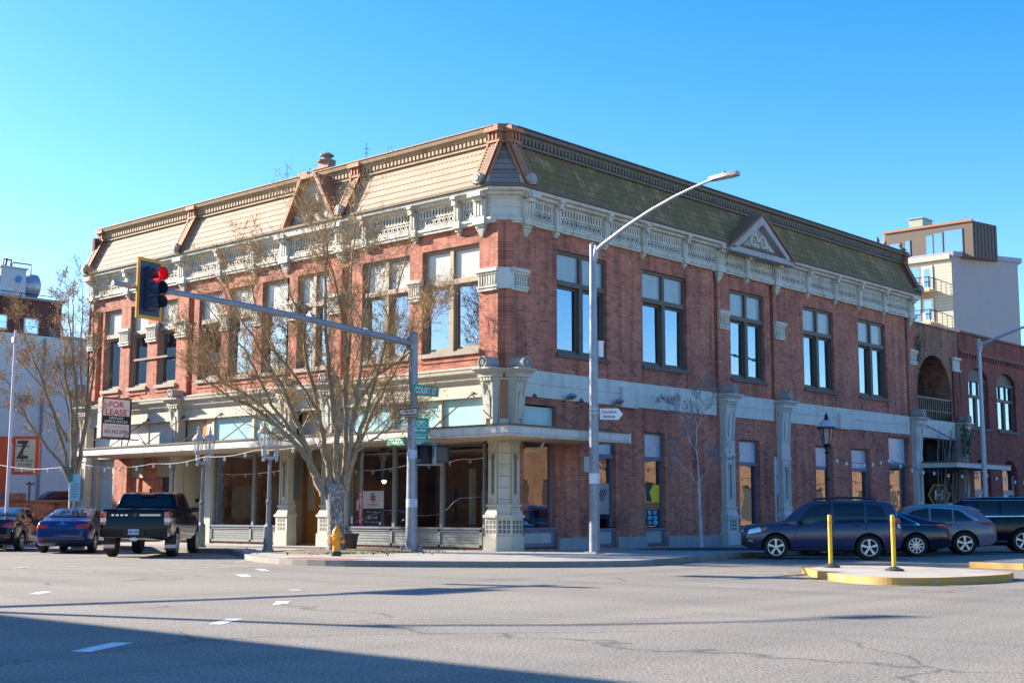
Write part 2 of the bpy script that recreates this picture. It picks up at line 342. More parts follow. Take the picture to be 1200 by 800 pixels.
def wall(mb, s0, s1, z0, z1, ops, d=0.0, depth=0.3):
    """sheet of wall with openings (s0,s1,z0,z1[,depth]) and their reveals"""
    ss = sorted({s0, s1, *[o[0] for o in ops], *[o[1] for o in ops]}); zs = sorted({z0, z1, *[o[2] for o in ops], *[o[3] for o in ops]})
    ss = [x for x in ss if s0 <= x <= s1]; zs = [x for x in zs if z0 <= x <= z1]
    for za, zb in zip(zs, zs[1:]):
        run = None
        for sa, sb in list(zip(ss, ss[1:]))+[(None, None)]:
            hole = sa is None or any(o[0] <= (sa+sb)/2 <= o[1] and o[2] <= (za+zb)/2 <= o[3] for o in ops)
            if hole:
                if run: mb.poly([(run[0], d, za), (run[1], d, za), (run[1], d, zb), (run[0], d, zb)]); run = None
            else: run = (run[0], sb) if run else (sa, sb)
    for o in ops:
        dp = o[4] if len(o) > 4 else depth; a, b, c, e = o[:4]
        mb.poly([(a, d, c), (a, d-dp, c), (a, d-dp, e), (a, d, e)]); mb.poly([(b, d, c), (b, d, e), (b, d-dp, e), (b, d-dp, c)])
        mb.poly([(a, d, e), (a, d-dp, e), (b, d-dp, e), (b, d, e)]); mb.poly([(a, d, c), (b, d, c), (b, d-dp, c), (a, d-dp, c)])
# ================================================================ the ground
def sheet(name, pts, z, mat):
    mb = MB(); mb.poly([(x, y, z) for x, y in pts]); return struct(mb.build(name, mat))
sheet('ground', [(-600, -600), (900, -600), (900, 900), (-600, 900)], -0.02, ASPHALT)
sheet('road', [(-120, -90), (160, -90), (160, 24.5), (120, 120), (-120, 120)], 0.0, ASPHALT)
def slab(name, pts, h, mtop, mside, z0=-0.01, kw=0.16):
    """raised pavement with a kerb of its own colour round the edge"""
    mb = MB(); n = len(pts)
    c = [Vector((x, y)) for x, y in pts]; inner = []
    for i in range(n):
        a, b, d = c[i-1], c[i], c[(i+1) % n]
        n1 = Vector((-(b-a).y, (b-a).x)).normalized(); n2 = Vector((-(d-b).y, (d-b).x)).normalized()
        m = (n1+n2); m = m/max(0.3, m.length_squared)*2
        inner.append(b + m*kw)
    mb.mi = 0; mb.poly([(p.x, p.y, h-0.002) for p in inner]); mb.mi = 1
    for i in range(n):
        j = (i+1) % n
        mb.poly([(inner[i].x, inner[i].y, h-0.002), (c[i].x, c[i].y, h), (c[j].x, c[j].y, h), (inner[j].x, inner[j].y, h-0.002)])
        o = 0.02
        mb.poly([(c[i].x, c[i].y, h), (c[i].x, c[i].y, z0), (c[j].x, c[j].y, z0), (c[j].x, c[j].y, h)])
    return mb.build(name, [mtop, mside])
def curve_pts(ctrl, n=5):
    """Catmull-Rom through 2D points"""
    out = []
    for i in range(len(ctrl)-1):
        p0 = Vector(ctrl[max(i-1, 0)]); p1 = Vector(ctrl[i]); p2 = Vector(ctrl[i+1]); p3 = Vector(ctrl[min(i+2, len(ctrl)-1)])
        for k in range(n):
            t = k/n; out.append(tuple(0.5*((2*p1)+(p2-p0)*t+(2*p0-5*p1+4*p2-p3)*t*t+(3*p1-p0-3*p2+p3)*t**3)))
    out.append(tuple(ctrl[-1])); return out
bulb = curve_pts([(-4.9, 7.6), (-6.4, 4.9), (-8.0, 2.4), (-9.25, -0.6), (-9.0, -2.9), (-7.6, -5.0), (-5.9, -6.9), (-4.0, -7.9), (-2.1, -7.75), (0.2, -7.0), (3.2, -6.45)], 4)
walk_outline = [(-4.9, 60), (-4.9, 12)] + bulb + [(8, -6.3), (90, -6.3), (90, 0.6), (0.6, 0.6), (0.6, 60)]
struct(slab('pavement', walk_outline, 0.15, CONCRETE, KERB))
# pavements across the two streets (behind and beside the camera)
struct(slab('pavement', [(-31, 90), (-31, 1), (-27.5, 1.0), (-26.2, 2.5), (-26.2, 90)], 0.15, CONCRETE, KERB))
struct(slab('pavement', [(-1, -30.5), (90, -30.5), (90, -26.5), (1, -26.5), (-1, -28)], 0.15, CONCRETE, KERB))
# parking lot paving beyond the corner building and paving strip in front of far wall
# red ramp plate at the corner
m, nt, b = newmat('red_tactile'); b.inputs['Roughness'].default_value = 0.8
vt = nt.nodes.new('ShaderNodeTexVoronoi'); vt.inputs['Scale'].default_value = 9; nt.links.new(pos(nt), vt.inputs['Vector'])
nt.links.new(ramp(nt, vt.outputs['Distance'], [(0.2, (0.48, 0.17, 0.11)), (0.5, (0.33, 0.11, 0.08))]), b.inputs['Base Color'])
mb = MB(); mb.poly([(-8.95, -0.4, .156), (-8.75, -2.8, .156), (-8.05, -2.75, .156), (-8.25, -0.4, .156)])
tag(mb.build('tactile_plate', m, loc=(-8.6, -1.6, .15)), 'red studded tactile plate on the kerb ramp near the hydrant', 'tactile plate')
# painted markings
def mark(pts, mat, name='lane_marking', z=0.004):
    mb = MB(); mb.poly([(x, y, z) for x, y in pts]); struct(mb.build(name, mat))
mark([(-24.19, -16.59), (-24.11, -16.79), (-23.30, -16.27), (-23.45, -16.10)], LINE_WHITE)
mark([(-21.47, -14.93), (-21.38, -15.06), (-20.70, -14.57), (-20.84, -14.42)], LINE_WHITE)
mark([(-18.90, -12.82), (-18.55, -12.72), (-18.22, -12.36), (-18.36, -12.22)], LINE_WHITE)
mark([(-19.97, -7.85), (-19.93, -8.08), (-19.40, -7.58), (-19.50, -7.42)], LINE_WHITE)
mark([(-16.55, -10.30), (-16.40, -10.42), (-16.05, -9.85), (-16.25, -9.75)], LINE_FAINT)
mark([(-14.1, -5.6), (-13.92, -5.68), (-13.35, -4.75), (-13.55, -4.62)], LINE_WHITE)
mark([(-12.0, -3.5), (-11.85, -3.6), (-11.3, -2.6), (-11.45, -2.5)], LINE_WHITE)
mark([(-15.2, 1.2), (-14.9, 1.15), (-14.5, 2.6), (-14.8, 2.6)], LINE_FAINT)
for k in range(4):  # lane line of Court Street, far part
    y = 4.5+k*5.2
    mark([(-14.25, y), (-14.1, y), (-14.1, y+2.6), (-14.25, y+2.6)], LINE_FAINT)
for y0 in (-1.2, 1.6):  # crosswalk edge lines on Court Street
    mark([(-25.5, y0), (-10.0, y0), (-10.0, y0+.22), (-25.5, y0+.22)], LINE_FAINT)
for k in range(8):      # angled stall lines along Court Street
    y = 5.2+k*3.7
    mark([(-9.6, y-4.3), (-9.45, y-4.3), (-5.0, y+.1), (-5.15, y+.1)], LINE_FAINT)
for k in range(9):      # angled stall lines on the cross street
    x = 3.6+k*3.5
    mark([(x, -6.35), (x+.13, -6.35), (x+3.0, -11.2), (x+2.87, -11.2)], LINE_FAINT)
for (a, b_) in (((-4.3, -12.5), (-6.3, -14.0)), ((-6.3, -14.0), (-7.75, -15.6)), ((-7.75, -15.6), (-7.95, -16.75)), ((-7.95, -16.75), (-7.3, -17.6)), ((-7.3, -17.6), (-4.6, -18.1)), ((-4.6, -18.1), (2.0, -16.6)), ((-4.3, -12.5), (-1.5, -12.1))):
    a = Vector(a); b_ = Vector(b_); nn = (b_-a).normalized(); nn = Vector((-nn.y, nn.x))*0.055
    mark([a+nn, b_+nn, b_-nn, a-nn], LINE_YELLOW, z=0.005)
# ---------------------------------------------------------------- traffic islands
isl = curve_pts([(-4.25, -12.95), (-6.1, -14.4), (-7.35, -15.75), (-7.6, -16.65), (-7.1, -17.3), (-5.9, -17.65), (-4.6, -17.75)], 9) + [(-3.6, -17.45), (-2.6, -15.9), (-2.15, -14.3), (-2.7, -13.3), (-3.6, -12.95)]
o = slab('traffic_island', isl, 0.14, ISLAND_TOP, KERB_YELLOW, kw=0.12)
tag(o, 'concrete traffic island with worn yellow kerb and two yellow posts', 'traffic island')
isl2 = [(1.55, -14.3), (1.3, -15.75), (2.4, -16.4), (22, -16.4), (22, -14.3)]
o = slab('traffic_island', isl2, 0.14, ISLAND_TOP, KERB_YELLOW, kw=0.12)
tag(o, 'long concrete median with yellow kerb at the right edge of the picture', 'traffic island')

# ================================================================ the corner building
CB = thing('corner_building', 'two-storey red brick corner building with mansard roof, white cornice and wrap-around canopy', 'building', (0, 0, 0))
def part(name, mat, mb, parent=CB, **k): return mb.build(name, mat, parent, **k)
LEN_L, LEN_R = 25.25, 29.5
# openings, upper floor
UPL = [(1.12, 3.81, 2), (4.42, 6.87, 2), (8.69, 10.5, 2), (11.1, 12.65, 1), (13.2, 14.75, 1), (15.25, 16.8, 1), (18.35, 19.75, 1), (20.5, 21.85, 1), (22.6, 23.95, 1)]
UPR = [(2.6, 5.31), (7.39, 10.16), (13.17, 15.71), (18.83, 21.45), (23.73, 26.41)]
GRV_L = [(7.55, 7.98, 5.95, 10.12, .22), (11.0, 11.1, 5.95, 10.12, .12), (17.15, 17.55, 5.95, 10.12, .22), (24.1, 24.55, 5.95, 10.12, .22)]
GRV_R = [(12.02, 12.3, 5.92, 10.7, .16), (16.15, 16.42, 5.92, 10.7, .16), (28.45, 28.7, 5.92, 10.7, .16)]
opsL = [(a, b, 6.6, 10.12, .32) for a, b, _ in UPL] + GRV_L
mb = MB(TL); wall(mb, 0.3, LEN_L, 5.4, 10.75, opsL)
for g in GRV_L: mb.poly([(g[0], -g[4], g[2]), (g[1], -g[4], g[2]), (g[1], -g[4], g[3]), (g[0], -g[4], g[3])])
for a, b, n in UPL: mb.box(a, b, -0.5, -0.32, 5.5, 6.6)
for a, b, n in UPL:   # recessed spandrel under each sill is flush brick, with a thin projecting rowlock
    mb.box(a-.05, b+.05, 0.0, .035, 6.28, 6.36)
part('brick_wall', BRICK, mb)
GR = [(7.42, 8.68), (13.63, 15.14), (19.59, 21.1), (22.75, 24.47)]
opsR = [(a, b, 6.6, 10.13, .32) for a, b in UPR] + GRV_R + [(0.92, 2.55, .2, 3.6, .35), (0.92, 2.55, 3.95, 4.83, .28), (4.5, 5.74, .2, 4.2, .30)] + [(a, b, .2, 4.22, .30) for a, b in GR] + [(26.36, 28.4, .2, 4.92, .30)]
mb = MB(TR); wall(mb, 0.3, LEN_R, 0.1, 10.75, opsR)
for g in GRV_R: mb.poly([(g[0], -g[4], g[2]), (g[1], -g[4], g[2]), (g[1], -g[4], g[3]), (g[0], -g[4], g[3])])
for a, b in UPR:
    mb.box(b, b+.07, 0, .03, 5.95, 6.6)
part('brick_wall', BRICK, mb)
# chamfered corner with a narrow groove
mb = MB(); z0, z1 = 0.1, 10.75
mb.poly([(0, .3, z0), (.12, .17, z0), (.12, .17, z1), (0, .3, z1)]); mb.poly([(.12, .17, z0), (.16, .19, z0), (.16, .19, z1), (.12, .17, z1)])
mb.poly([(.16, .19, z0), (.19, .16, z0), (.19, .16, z1), (.16, .19, z1)]); mb.poly([(.19, .16, z0), (.17, .12, z0), (.17, .12, z1), (.19, .16, z1)])
mb.poly([(.17, .12, z0), (.3, 0, z0), (.3, 0, z1), (.17, .12, z1)])
part('corner_brickwork', BRICK, mb)
# shell behind: flat roof, back walls, floors, party wall
mb = MB(); mb.box(0.9, 29.4, 0.9, 25.1, 13.55, 13.7); part('flat_roof', plain('roof_felt', (0.12, 0.12, 0.12), .9), mb)
mb = MB(); mb.box(-.0, 29.4, 25.1, 25.3, 0.1, 13.6); mb.box(29.2, 29.4, 0.5, 25.1, 0.1, 13.6); part('rear_wall', BRICK_DARK, mb)
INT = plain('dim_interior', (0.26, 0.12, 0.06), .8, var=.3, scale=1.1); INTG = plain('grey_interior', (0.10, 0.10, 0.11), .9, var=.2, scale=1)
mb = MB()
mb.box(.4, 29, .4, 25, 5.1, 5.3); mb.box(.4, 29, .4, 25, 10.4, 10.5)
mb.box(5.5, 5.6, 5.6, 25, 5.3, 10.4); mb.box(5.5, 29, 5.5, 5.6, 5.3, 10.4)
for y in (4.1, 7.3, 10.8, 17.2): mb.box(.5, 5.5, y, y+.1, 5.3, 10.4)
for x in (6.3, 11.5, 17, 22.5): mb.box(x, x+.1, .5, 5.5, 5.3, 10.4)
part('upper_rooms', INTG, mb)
mb = MB(); mb.box(.3, 29, .3, 25, .1, .22); mb.box(6.5, 6.6, 6.6, 25, .22, 5.1); mb.box(6.5, 29, 6.5, 6.6, .22, 5.1)
for y in (8.0, 10.9, 16.0, 18.2): mb.box(.5, 6.5, y, y+.1, .22, 5.1)
for x in (3.4, 11.0, 17, 22, 28.6): mb.box(x, x+.1, .5, 6.5, .22, 5.1)
part('shop_rooms', INT, mb)
fit = random.Random(12); WOODD = plain('shop_wood', (.20, .085, .03), .5, var=.4, scale=4); DKF = plain('shop_dark_fitting', (.03, .025, .025), .5, var=0); PALEF = plain('shop_pale_fitting', (.45, .40, .32), .7, var=.2)
for (ya, yb, xa, xb) in ((.9, 7.6, 1.2, 6.2), (11.3, 15.4, 1.2, 6.2)):
    for k in range(11):
        x, y = fit.uniform(xa, xb), fit.uniform(ya, yb); w_, h_ = fit.uniform(.08, .5), fit.choice((.75, .9, 1.1, 1.9, 2.6, 3.1))
        mb = MB(); mb.box(x, x+w_*.6, y, y+w_, .22, .22+h_); part('shop_fitting', fit.choice((WOODD, DKF, DKF, PALEF)), mb)
    for k in range(3):
        x, y = 1.2+k*1.5, fit.uniform(ya, yb-1.2); mb = MB(); mb.box(x, x+.7, y, y+1.4, .9, .95); mb.box(x+.3, x+.4, y+.65, y+.75, .22, .9); part('shop_table', WOODD, mb)
for (xa, xb) in ((1.2, 3.2), (4.6, 5.7), (7.5, 8.6), (13.7, 15.1), (19.6, 21.1), (22.8, 24.4)):
    for k in range(4):
        x, y = fit.uniform(xa-.3, xb+.8), fit.uniform(.7, 3.5); w_, h_ = fit.uniform(.1, .5), fit.choice((.8, 1.2, 1.9, 2.6))
        mb = MB(); mb.box(x, x+w_, y, y+w_*.6, .22, .22+h_); part('shop_fitting', fit.choice((WOODD, DKF, PALEF)), mb)
mb = MB(); mb.box(.5, 6.5, .6, 8, 3.35, 3.4); mb.box(.5, 6.4, 11, 15.9, 3.5, 3.55); part('shop_ceiling', BEIGE, mb)

# ---------------------------------------------------------------- upper windows
def upper_window(T, a, b, n, zs, zt, ztr, fm, sillm, deep, blindm=BLIND, sunny=True):
    fr = MB(T); d0 = -0.10; t = .09
    fr.box(a, a+t, d0-.19, d0, zs, zt); fr.box(b-t, b, d0-.19, d0, zs, zt)
    fr.box(a+t, b-t, d0-.19, d0, zt-t*1.2, zt); fr.box(a+t, b-t, d0-.19, d0-.02, zs, zs+.09)
    fr.box(a+t, b-t, d0-.19, d0+.05, ztr-.11, ztr+.06)
    cols = [(a+t, b-t)]
    if n == 2:
        c = (a+b)/2; fr.box(c-.10, c+.10, d0-.19, d0+.03, zs, ztr-.11); fr.box(c-.08, c+.08, d0-.2, d0+.02, ztr+.06, zt-t*1.2)
        cols = [(a+t, c-.10), (c+.10, b-t)]
    for (x0, x1) in cols:  # sash
        for q in ((x0, x0+.055), (x1-.055, x1)): fr.box(q[0], q[1], d0-.18, d0-.09, zs+.09, ztr-.11)
        fr.box(x0+.055, x1-.055, d0-.18, d0-.09, zs+.09, zs+.17); fr.box(x0+.055, x1-.055, d0-.18, d0-.09, ztr-.2, ztr-.11)
    w = fr.build('window', fm, CB)
    g = MB(T)
    for (x0, x1) in cols:   # old panes never sit quite true
        e = [random.uniform(-.012, .012) for _ in range(3)]; e.append(e[0]-e[1]+e[2])
        g.poly([(x0, d0-.135+e[0], zs+.09), (x1, d0-.135+e[1], zs+.09), (x1, d0-.135+e[2], ztr-.11), (x0, d0-.135+e[3], ztr-.11)])
    g.build('pane', GLASS_UP, w)
    p = MB(T); p.box(a+t, b-t, d0-.12, d0-.08, ztr+.06, zt-t*1.2); p.build('upper_light', blindm, w)
    s = MB(T); s.box(a-.06, b+.06, -.32, .09, zs-.14, zs); s.build('sill', sillm, w)
    return w
PALEBLIND = plain('pale_curtain', (0.55, 0.55, 0.5), .9, var=.2, scale=8)
for i, (a, b, n) in enumerate(UPL):
    w = upper_window(TL, a, b, n, 6.6, 10.12, 8.98, FRAME_TAN, SILL, 0)
    if n == 2:      # curtains behind the double windows
        cu = MB(TL); c = (a+b)/2
        for (x0, x1) in ((a+.1, a+.55), (c+.13, c+.62)):
            k = 9; cu.loft([[(x0+(x1-x0)*j/k, -.72+(.05 if j % 2 else 0), z) for j in range(k+1)] for z in (6.7, 8.9)], closed=False)
        cu.build('curtain', PALEBLIND, w)
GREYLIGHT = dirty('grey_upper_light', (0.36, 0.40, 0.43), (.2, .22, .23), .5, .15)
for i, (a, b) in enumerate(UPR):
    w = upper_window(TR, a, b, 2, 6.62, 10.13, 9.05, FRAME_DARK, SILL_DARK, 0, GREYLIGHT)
    for k, (x0, x1) in enumerate(((a+.12, (a+b)/2-.12), ((a+b)/2+.12, b-.12))):   # blinds and boxes left at different heights inside
        h = (0, .5, 0, 1.4, .25, .0, .9, 1.5, 2.1, 1.9)[i*2+k]
        if h:
            cu = MB(TR); n_ = 8; cu.loft([[(x0+(x1-x0)*j/n_, -.42+(.02 if j % 2 else 0), z) for j in range(n_+1)] for z in (6.72, 6.72+h)], closed=False)
            cu.build('curtain', PALEBLIND, w)
# stray wooden bar across one window pier
mb = MB(TL); mb.box(18.9, 21.4, .02, .07, 7.72, 7.80); part('timber_bar', plain('weathered_timber', (0.34, 0.22, 0.15), .8), mb)

# ---------------------------------------------------------------- pier capitals
def capital(T, a, b, z0=8.5, z1=9.18, side=True):
    mb = MB(T); h = z1-z0
    mb.box(a-.02, b+.02, 0, .06, z0, z1); mb.box(a-.09, b+.09, 0, .17, z1-.12, z1); mb.box(a-.06, b+.06, 0, .12, z1-.2, z1-.12)
    mb.box(a-.06, b+.06, 0, .12, z0+.05, z0+.12); mb.box(a-.03, b+.03, 0, .09, z0-.05, z0+.05)
    n = max(3, int((b-a)/.11)); st = (b-a)/n
    for k in range(n): mb.box(a+st*(k+.25), a+st*(k+.75), .06, .11, z0+.14, z1-.24)
    return mb.build('pier_capital', WHITE, CB)
for a, b in ((.3, 1.1), (3.83, 4.4), (8.0, 8.66), (10.52, 11.0), (12.67, 13.18), (14.77, 15.23), (17.57, 18.33), (19.77, 20.48), (21.87, 22.58), (24.57, 25.2)): capital(TL, a, b)
for a, b in ((.3, 1.0), (12.32, 12.95), (16.45, 17.15), (28.75, 29.45)): capital(TR, a, b)
mb = MB(); mb.loft([[(-.12, .3, z), (.3, -.12, z), (.3, .0, z), (.0, .3, z)] for z in (8.5, 9.18)]); part('pier_capital', WHITE_BAND, mb)

# ---------------------------------------------------------------- cornice and mansard, swept round the corner
def wrap(mb, prof, c=.55, L=LEN_L, Rr=LEN_R):
    """profile of (d, z) swept along the left eaves, the chamfer and the right eaves"""
    k = math.sqrt(2)-1
    mb.loft([[(-d, L, z) for d, z in prof], [(-d, c-d*k, z) for d, z in prof], [(c-d*k, -d, z) for d, z in prof], [(Rr, -d, z) for d, z in prof]])
mb = MB(); wrap(mb, [(-.05, 10.68), (.13, 10.68), (.13, 10.74), (.17, 10.78), (.17, 10.86), (.09, 10.89), (-.05, 10.89)])
wrap(mb, [(-.05, 10.9), (.05, 10.9), (.05, 11.5), (-.05, 11.5)])
wrap(mb, [(-.05, 11.50), (.09, 11.50), (.12, 11.56), (.26, 11.60), (.26, 11.68), (.40, 11.71), (.42, 11.80), (.30, 11.88), (-.05, 11.9)])
wrap(mb, [(.05, 11.22), (.085, 11.22), (.085, 11.28), (.05, 11.28)])
part('cornice', WHITE, mb)
mb = MB(); wrap(mb, [(.30, 11.88), (.44, 11.81), (.47, 11.83), (.47, 11.90), (.36, 11.96), (.2, 11.94)]); part('gutter_edge', FASCIA_TOP, mb)
BR_L = [2.0, 4.1, 6.6, 13.1, 15.3, 19.7, 22.0]; BR_R = [2.47, 5.12, 7.33, 9.92, 14.28, 19.09, 21.47, 23.69, 26.11]
BIG_L = [.98, 7.95, 11.15, 17.9, 24.9]; BIG_R = [.98, 12.3, 16.6, 28.9]
def bracket(mb, s, big):
    w = .125 if not big else .235
    mb.box(s-w, s+w, .05, .20, 10.86, 11.5); mb.box(s-w-.03, s+w+.03, 0, .24, 10.66, 10.86)
    for dx in (-w*.5, w*.5) if not big else (-w*.6, 0, w*.6): mb.box(s+dx-.035, s+dx+.035, .20, .225, 10.95, 11.42)
    mb.box(s-w*.8, s+w*.8, 0, .16, 10.56, 10.66); mb.box(s-w*.5, s+w*.5, 0, .10, 10.48, 10.56)
    mb.box(s-w*.7, s+w*.7, .2, .36, 11.42, 11.62); mb.box(s-w*.85, s+w*.85, .2, .42, 11.62, 11.71)
    if big:
        mb.box(s-w-.06, s+w+.06, .2, .46, 11.55, 11.7); mb.loft([[(s-w*.8, .0, 10.54), (s+w*.8, .0, 10.54), (s+w*.8, .14, 10.54), (s-w*.8, .14, 10.54)], [(s-.03, .0, 10.28), (s+.03, .0, 10.28), (s+.03, .05, 10.28), (s-.03, .05, 10.28)]])
for T, sm, bg_ in ((TL, BR_L, BIG_L), (TR, BR_R, BIG_R)):
    for s in sm: mb = MB(T); bracket(mb, s, False); part('cornice_bracket', WHITE, mb)
    for s in bg_: mb = MB(T); bracket(mb, s, True); part('cornice_bracket', WHITE, mb)
# pierced frieze: rings in the lower rail, slots above, over a darker backing
def frieze(T, stops, L):
    back = MB(T); fr = MB(T)
    edges = [.75]+sorted(stops)+[L-.3]
    for a, b in zip(edges, edges[1:]):
        a += .24; b -= .24
        if b-a < .4: continue
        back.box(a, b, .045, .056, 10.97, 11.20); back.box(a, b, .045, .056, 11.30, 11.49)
        fr.box(a-.07, b+.07, .05, .09, 10.9, 10.97); fr.box(a-.07, a, .05, .09, 10.97, 11.22); fr.box(b, b+.07, .05, .09, 10.97, 11.22)
        n = max(2, round((b-a)/.235)); st = (b-a)/n; r = .105
        for k in range(n):
            c = a+st*(k+.5); m_ = 10
            ro = [(c+math.cos(2*math.pi*i/m_)*r*st/.235, 11.085+math.sin(2*math.pi*i/m_)*r) for i in range(m_)]
            ri = [(c+math.cos(2*math.pi*i/m_)*.062*st/.235, 11.085+math.sin(2*math.pi*i/m_)*.062) for i in range(m_)]
            for i in range(m_):
                j = (i+1) % m_
                fr.poly([(ro[i][0], .085, ro[i][1]), (ro[j][0], .085, ro[j][1]), (ri[j][0], .085, ri[j][1]), (ri[i][0], .085, ri[i][1])])
                fr.poly([(ri[i][0], .085, ri[i][1]), (ri[j][0], .085, ri[j][1]), (ri[j][0], .056, ri[j][1]), (ri[i][0], .056, ri[i][1])])
            x = a+st*k
            for zz in (11.0, 11.17): fr.box(x-.03, x+.03, .056, .08, zz-.03, zz+.03)
        n = max(3, round((b-a)/.15)); st = (b-a)/n
        for k in range(n+1): fr.box(a+st*k-.042, a+st*k+.042, .05, .095, 11.28, 11.5)
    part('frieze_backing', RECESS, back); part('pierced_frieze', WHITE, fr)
frieze(TL, BR_L+BIG_L, LEN_L); frieze(TR, BR_R+BIG_R, LEN_R)
# mansard slopes
def slope(T, a0, a1, mat, name='mansard_roof', bot=(.30, 11.93), top=(-.45, 13.45), a0t=None, a1t=None):
    mb = MB(T); a0t = a0 if a0t is None else a0t; a1t = a1 if a1t is None else a1t; th = .12
    mb.loft([[(a0, bot[0], bot[1]), (a0t, top[0], top[1]), (a0t, top[0]-th, top[1]), (a0, bot[0]-th, bot[1])], [(a1, bot[0], bot[1]), (a1t, top[0], top[1]), (a1t, top[0]-th, top[1]), (a1, bot[0]-th, bot[1])]])
    # lapped courses: a thin nosing per row
    dz = top[1]-bot[1]; dd = top[0]-bot[0]; n = 6
    for k in range(1, n):
        t = k/n; d = bot[0]+dd*t; z = bot[1]+dz*t
        mb.box(a0+.05+(a0t-a0)*t, a1+(a1t-a1)*t, d-.03, d+.016, z-.012, z+.012)
    part(name, mat, mb)
kk = math.sqrt(2)-1
slope(TL, .55-.30*kk, 9.6-1.6, SHINGLE, a0t=.55+.45*kk, a1t=9.6-.5); slope(TL, 9.6+1.6, LEN_L, SHINGLE, a0t=9.6+.5); slope(TR, .55-.30*kk, LEN_R, SHINGLE_MOSS, a0t=.55+.45*kk)
b1, b2, t1, t2 = (-.3, .55-.3*kk), (.55-.3*kk, -.3), (.45, .55+.45*kk), (.55+.45*kk, .45)
mb = MB(); mb.poly([(*b1, 11.93), (*b2, 11.93), (*t2, 13.45), (*t1, 13.45)])
for k in range(1, 5):
    t = k/5; z = 11.93+1.52*t
    p = [b1[i]+(t1[i]-b1[i])*t-.012 for i in (0, 1)]; q = [b2[i]+(t2[i]-b2[i])*t-.012 for i in (0, 1)]
    mb.poly([(*p, z-.012), (*q, z-.012), (*q, z+.012), (*p, z+.012)])
part('mansard_roof', SHINGLE_GREY, mb)
# dentil cornice at the top of the mansard
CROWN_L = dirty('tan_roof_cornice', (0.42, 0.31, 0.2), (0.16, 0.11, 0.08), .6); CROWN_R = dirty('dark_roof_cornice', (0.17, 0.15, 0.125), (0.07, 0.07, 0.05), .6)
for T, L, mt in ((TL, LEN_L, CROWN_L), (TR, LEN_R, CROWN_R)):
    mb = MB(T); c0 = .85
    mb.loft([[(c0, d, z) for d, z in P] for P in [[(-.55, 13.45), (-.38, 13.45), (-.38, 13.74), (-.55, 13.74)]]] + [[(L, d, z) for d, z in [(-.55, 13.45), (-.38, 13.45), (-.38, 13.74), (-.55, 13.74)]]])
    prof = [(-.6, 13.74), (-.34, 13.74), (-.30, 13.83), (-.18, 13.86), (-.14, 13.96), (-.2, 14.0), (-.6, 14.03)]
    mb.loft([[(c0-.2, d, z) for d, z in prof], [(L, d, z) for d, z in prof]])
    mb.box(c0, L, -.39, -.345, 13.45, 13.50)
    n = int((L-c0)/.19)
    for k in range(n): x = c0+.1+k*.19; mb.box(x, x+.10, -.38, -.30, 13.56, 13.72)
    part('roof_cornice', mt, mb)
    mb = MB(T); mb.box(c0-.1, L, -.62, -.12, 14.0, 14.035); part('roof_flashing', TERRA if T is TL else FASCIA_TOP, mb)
PIERDK = plain('pier_slot', (0.13, 0.14, 0.12), .7)
# sloping ribs that divide the mansard
def rib(T, s, w=.24, mat=TERRA):
    mb = MB(T); bd, bz, td, tz = .34, 11.96, -.40, 13.45
    mb.loft([[(s-w, bd+.14, bz), (s+w, bd+.14, bz), (s+w, bd-.05, bz), (s-w, bd-.05, bz)], [(s-w, td+.14, tz), (s+w, td+.14, tz), (s+w, td-.05, tz), (s-w, td-.05, tz)]])
    for q in (-w, w-.06):
        mb.loft([[(s+q, bd+.19, bz), (s+q+.06, bd+.19, bz), (s+q+.06, bd+.1, bz), (s+q, bd+.1, bz)], [(s+q, td+.19, tz), (s+q+.06, td+.19, tz), (s+q+.06, td+.1, tz), (s+q, td+.1, tz)]])
    for k in range(11):
        t = .14+k*.072; d = bd+(td-bd)*t+.14; z = bz+(tz-bz)*t
        mb.box(s-w+.08, s+w-.08, d-.02, d+.04, z-.028, z+.028)
    mb.box(s-w-.05, s+w+.05, td-.1, td+.2, tz, tz+.1); mb.box(s-w, s+w, td-.1, td+.15, tz+.1, tz+.36)
    for k in (-.7, 0, .7): mb.box(s+k*w-.035, s+k*w+.035, td+.15, td+.22, tz+.1, tz+.36)
    mb.box(s-w-.07, s+w+.07, td-.15, td+.30, tz+.36, tz+.5); mb.loft([[(s-w-.07, td-.15, tz+.5), (s+w+.07, td-.15, tz+.5), (s+w+.07, td+.3, tz+.5), (s-w-.07, td+.3, tz+.5)], [(s-w*.5, td-.1, tz+.64), (s+w*.5, td-.1, tz+.64), (s+w*.5, td+.1, tz+.64), (s-w*.5, td+.1, tz+.64)]])
    r_ = mb.build('mansard_rib', mat, CB); sl_ = MB(T)
    for k in range(11):
        t = .175+k*.072; d = bd+(td-bd)*t+.14; z = bz+(tz-bz)*t
        sl_.box(s-w+.09, s+w-.09, d-.03, d+.012, z-.024, z+.024)
    sl_.build('rib_slots', PIERDK, r_)
    sc = MB(T); n = 14
    for (ro, d0, d1) in ((.19, .2, .60), (.11, .60, .63)):
        sc.loft([[(s-.02+ro*math.cos(2*math.pi*k/n), dd_, 12.10+ro*math.sin(2*math.pi*k/n)) for k in range(n)] for dd_ in (d0, d1)])
    sc.build('scroll', SCROLLM, r_)
for s in (.74, 7.62, 17.9): rib(TL, s)
mb = MB(TL); mb.box(10.2, 10.62, -.6, -.1, 13.45, 14.1); mb.box(10.15, 10.67, -.65, -.02, 13.95, 14.08); part('rib_head', TERRA, mb)
rib(TL, LEN_L-.25, .2); rib(TR, .74); rib(TR, LEN_R-.2, .2, dirty('dark_rust_metal', (0.24, 0.11, 0.075), (0.1, 0.06, 0.05), .7))
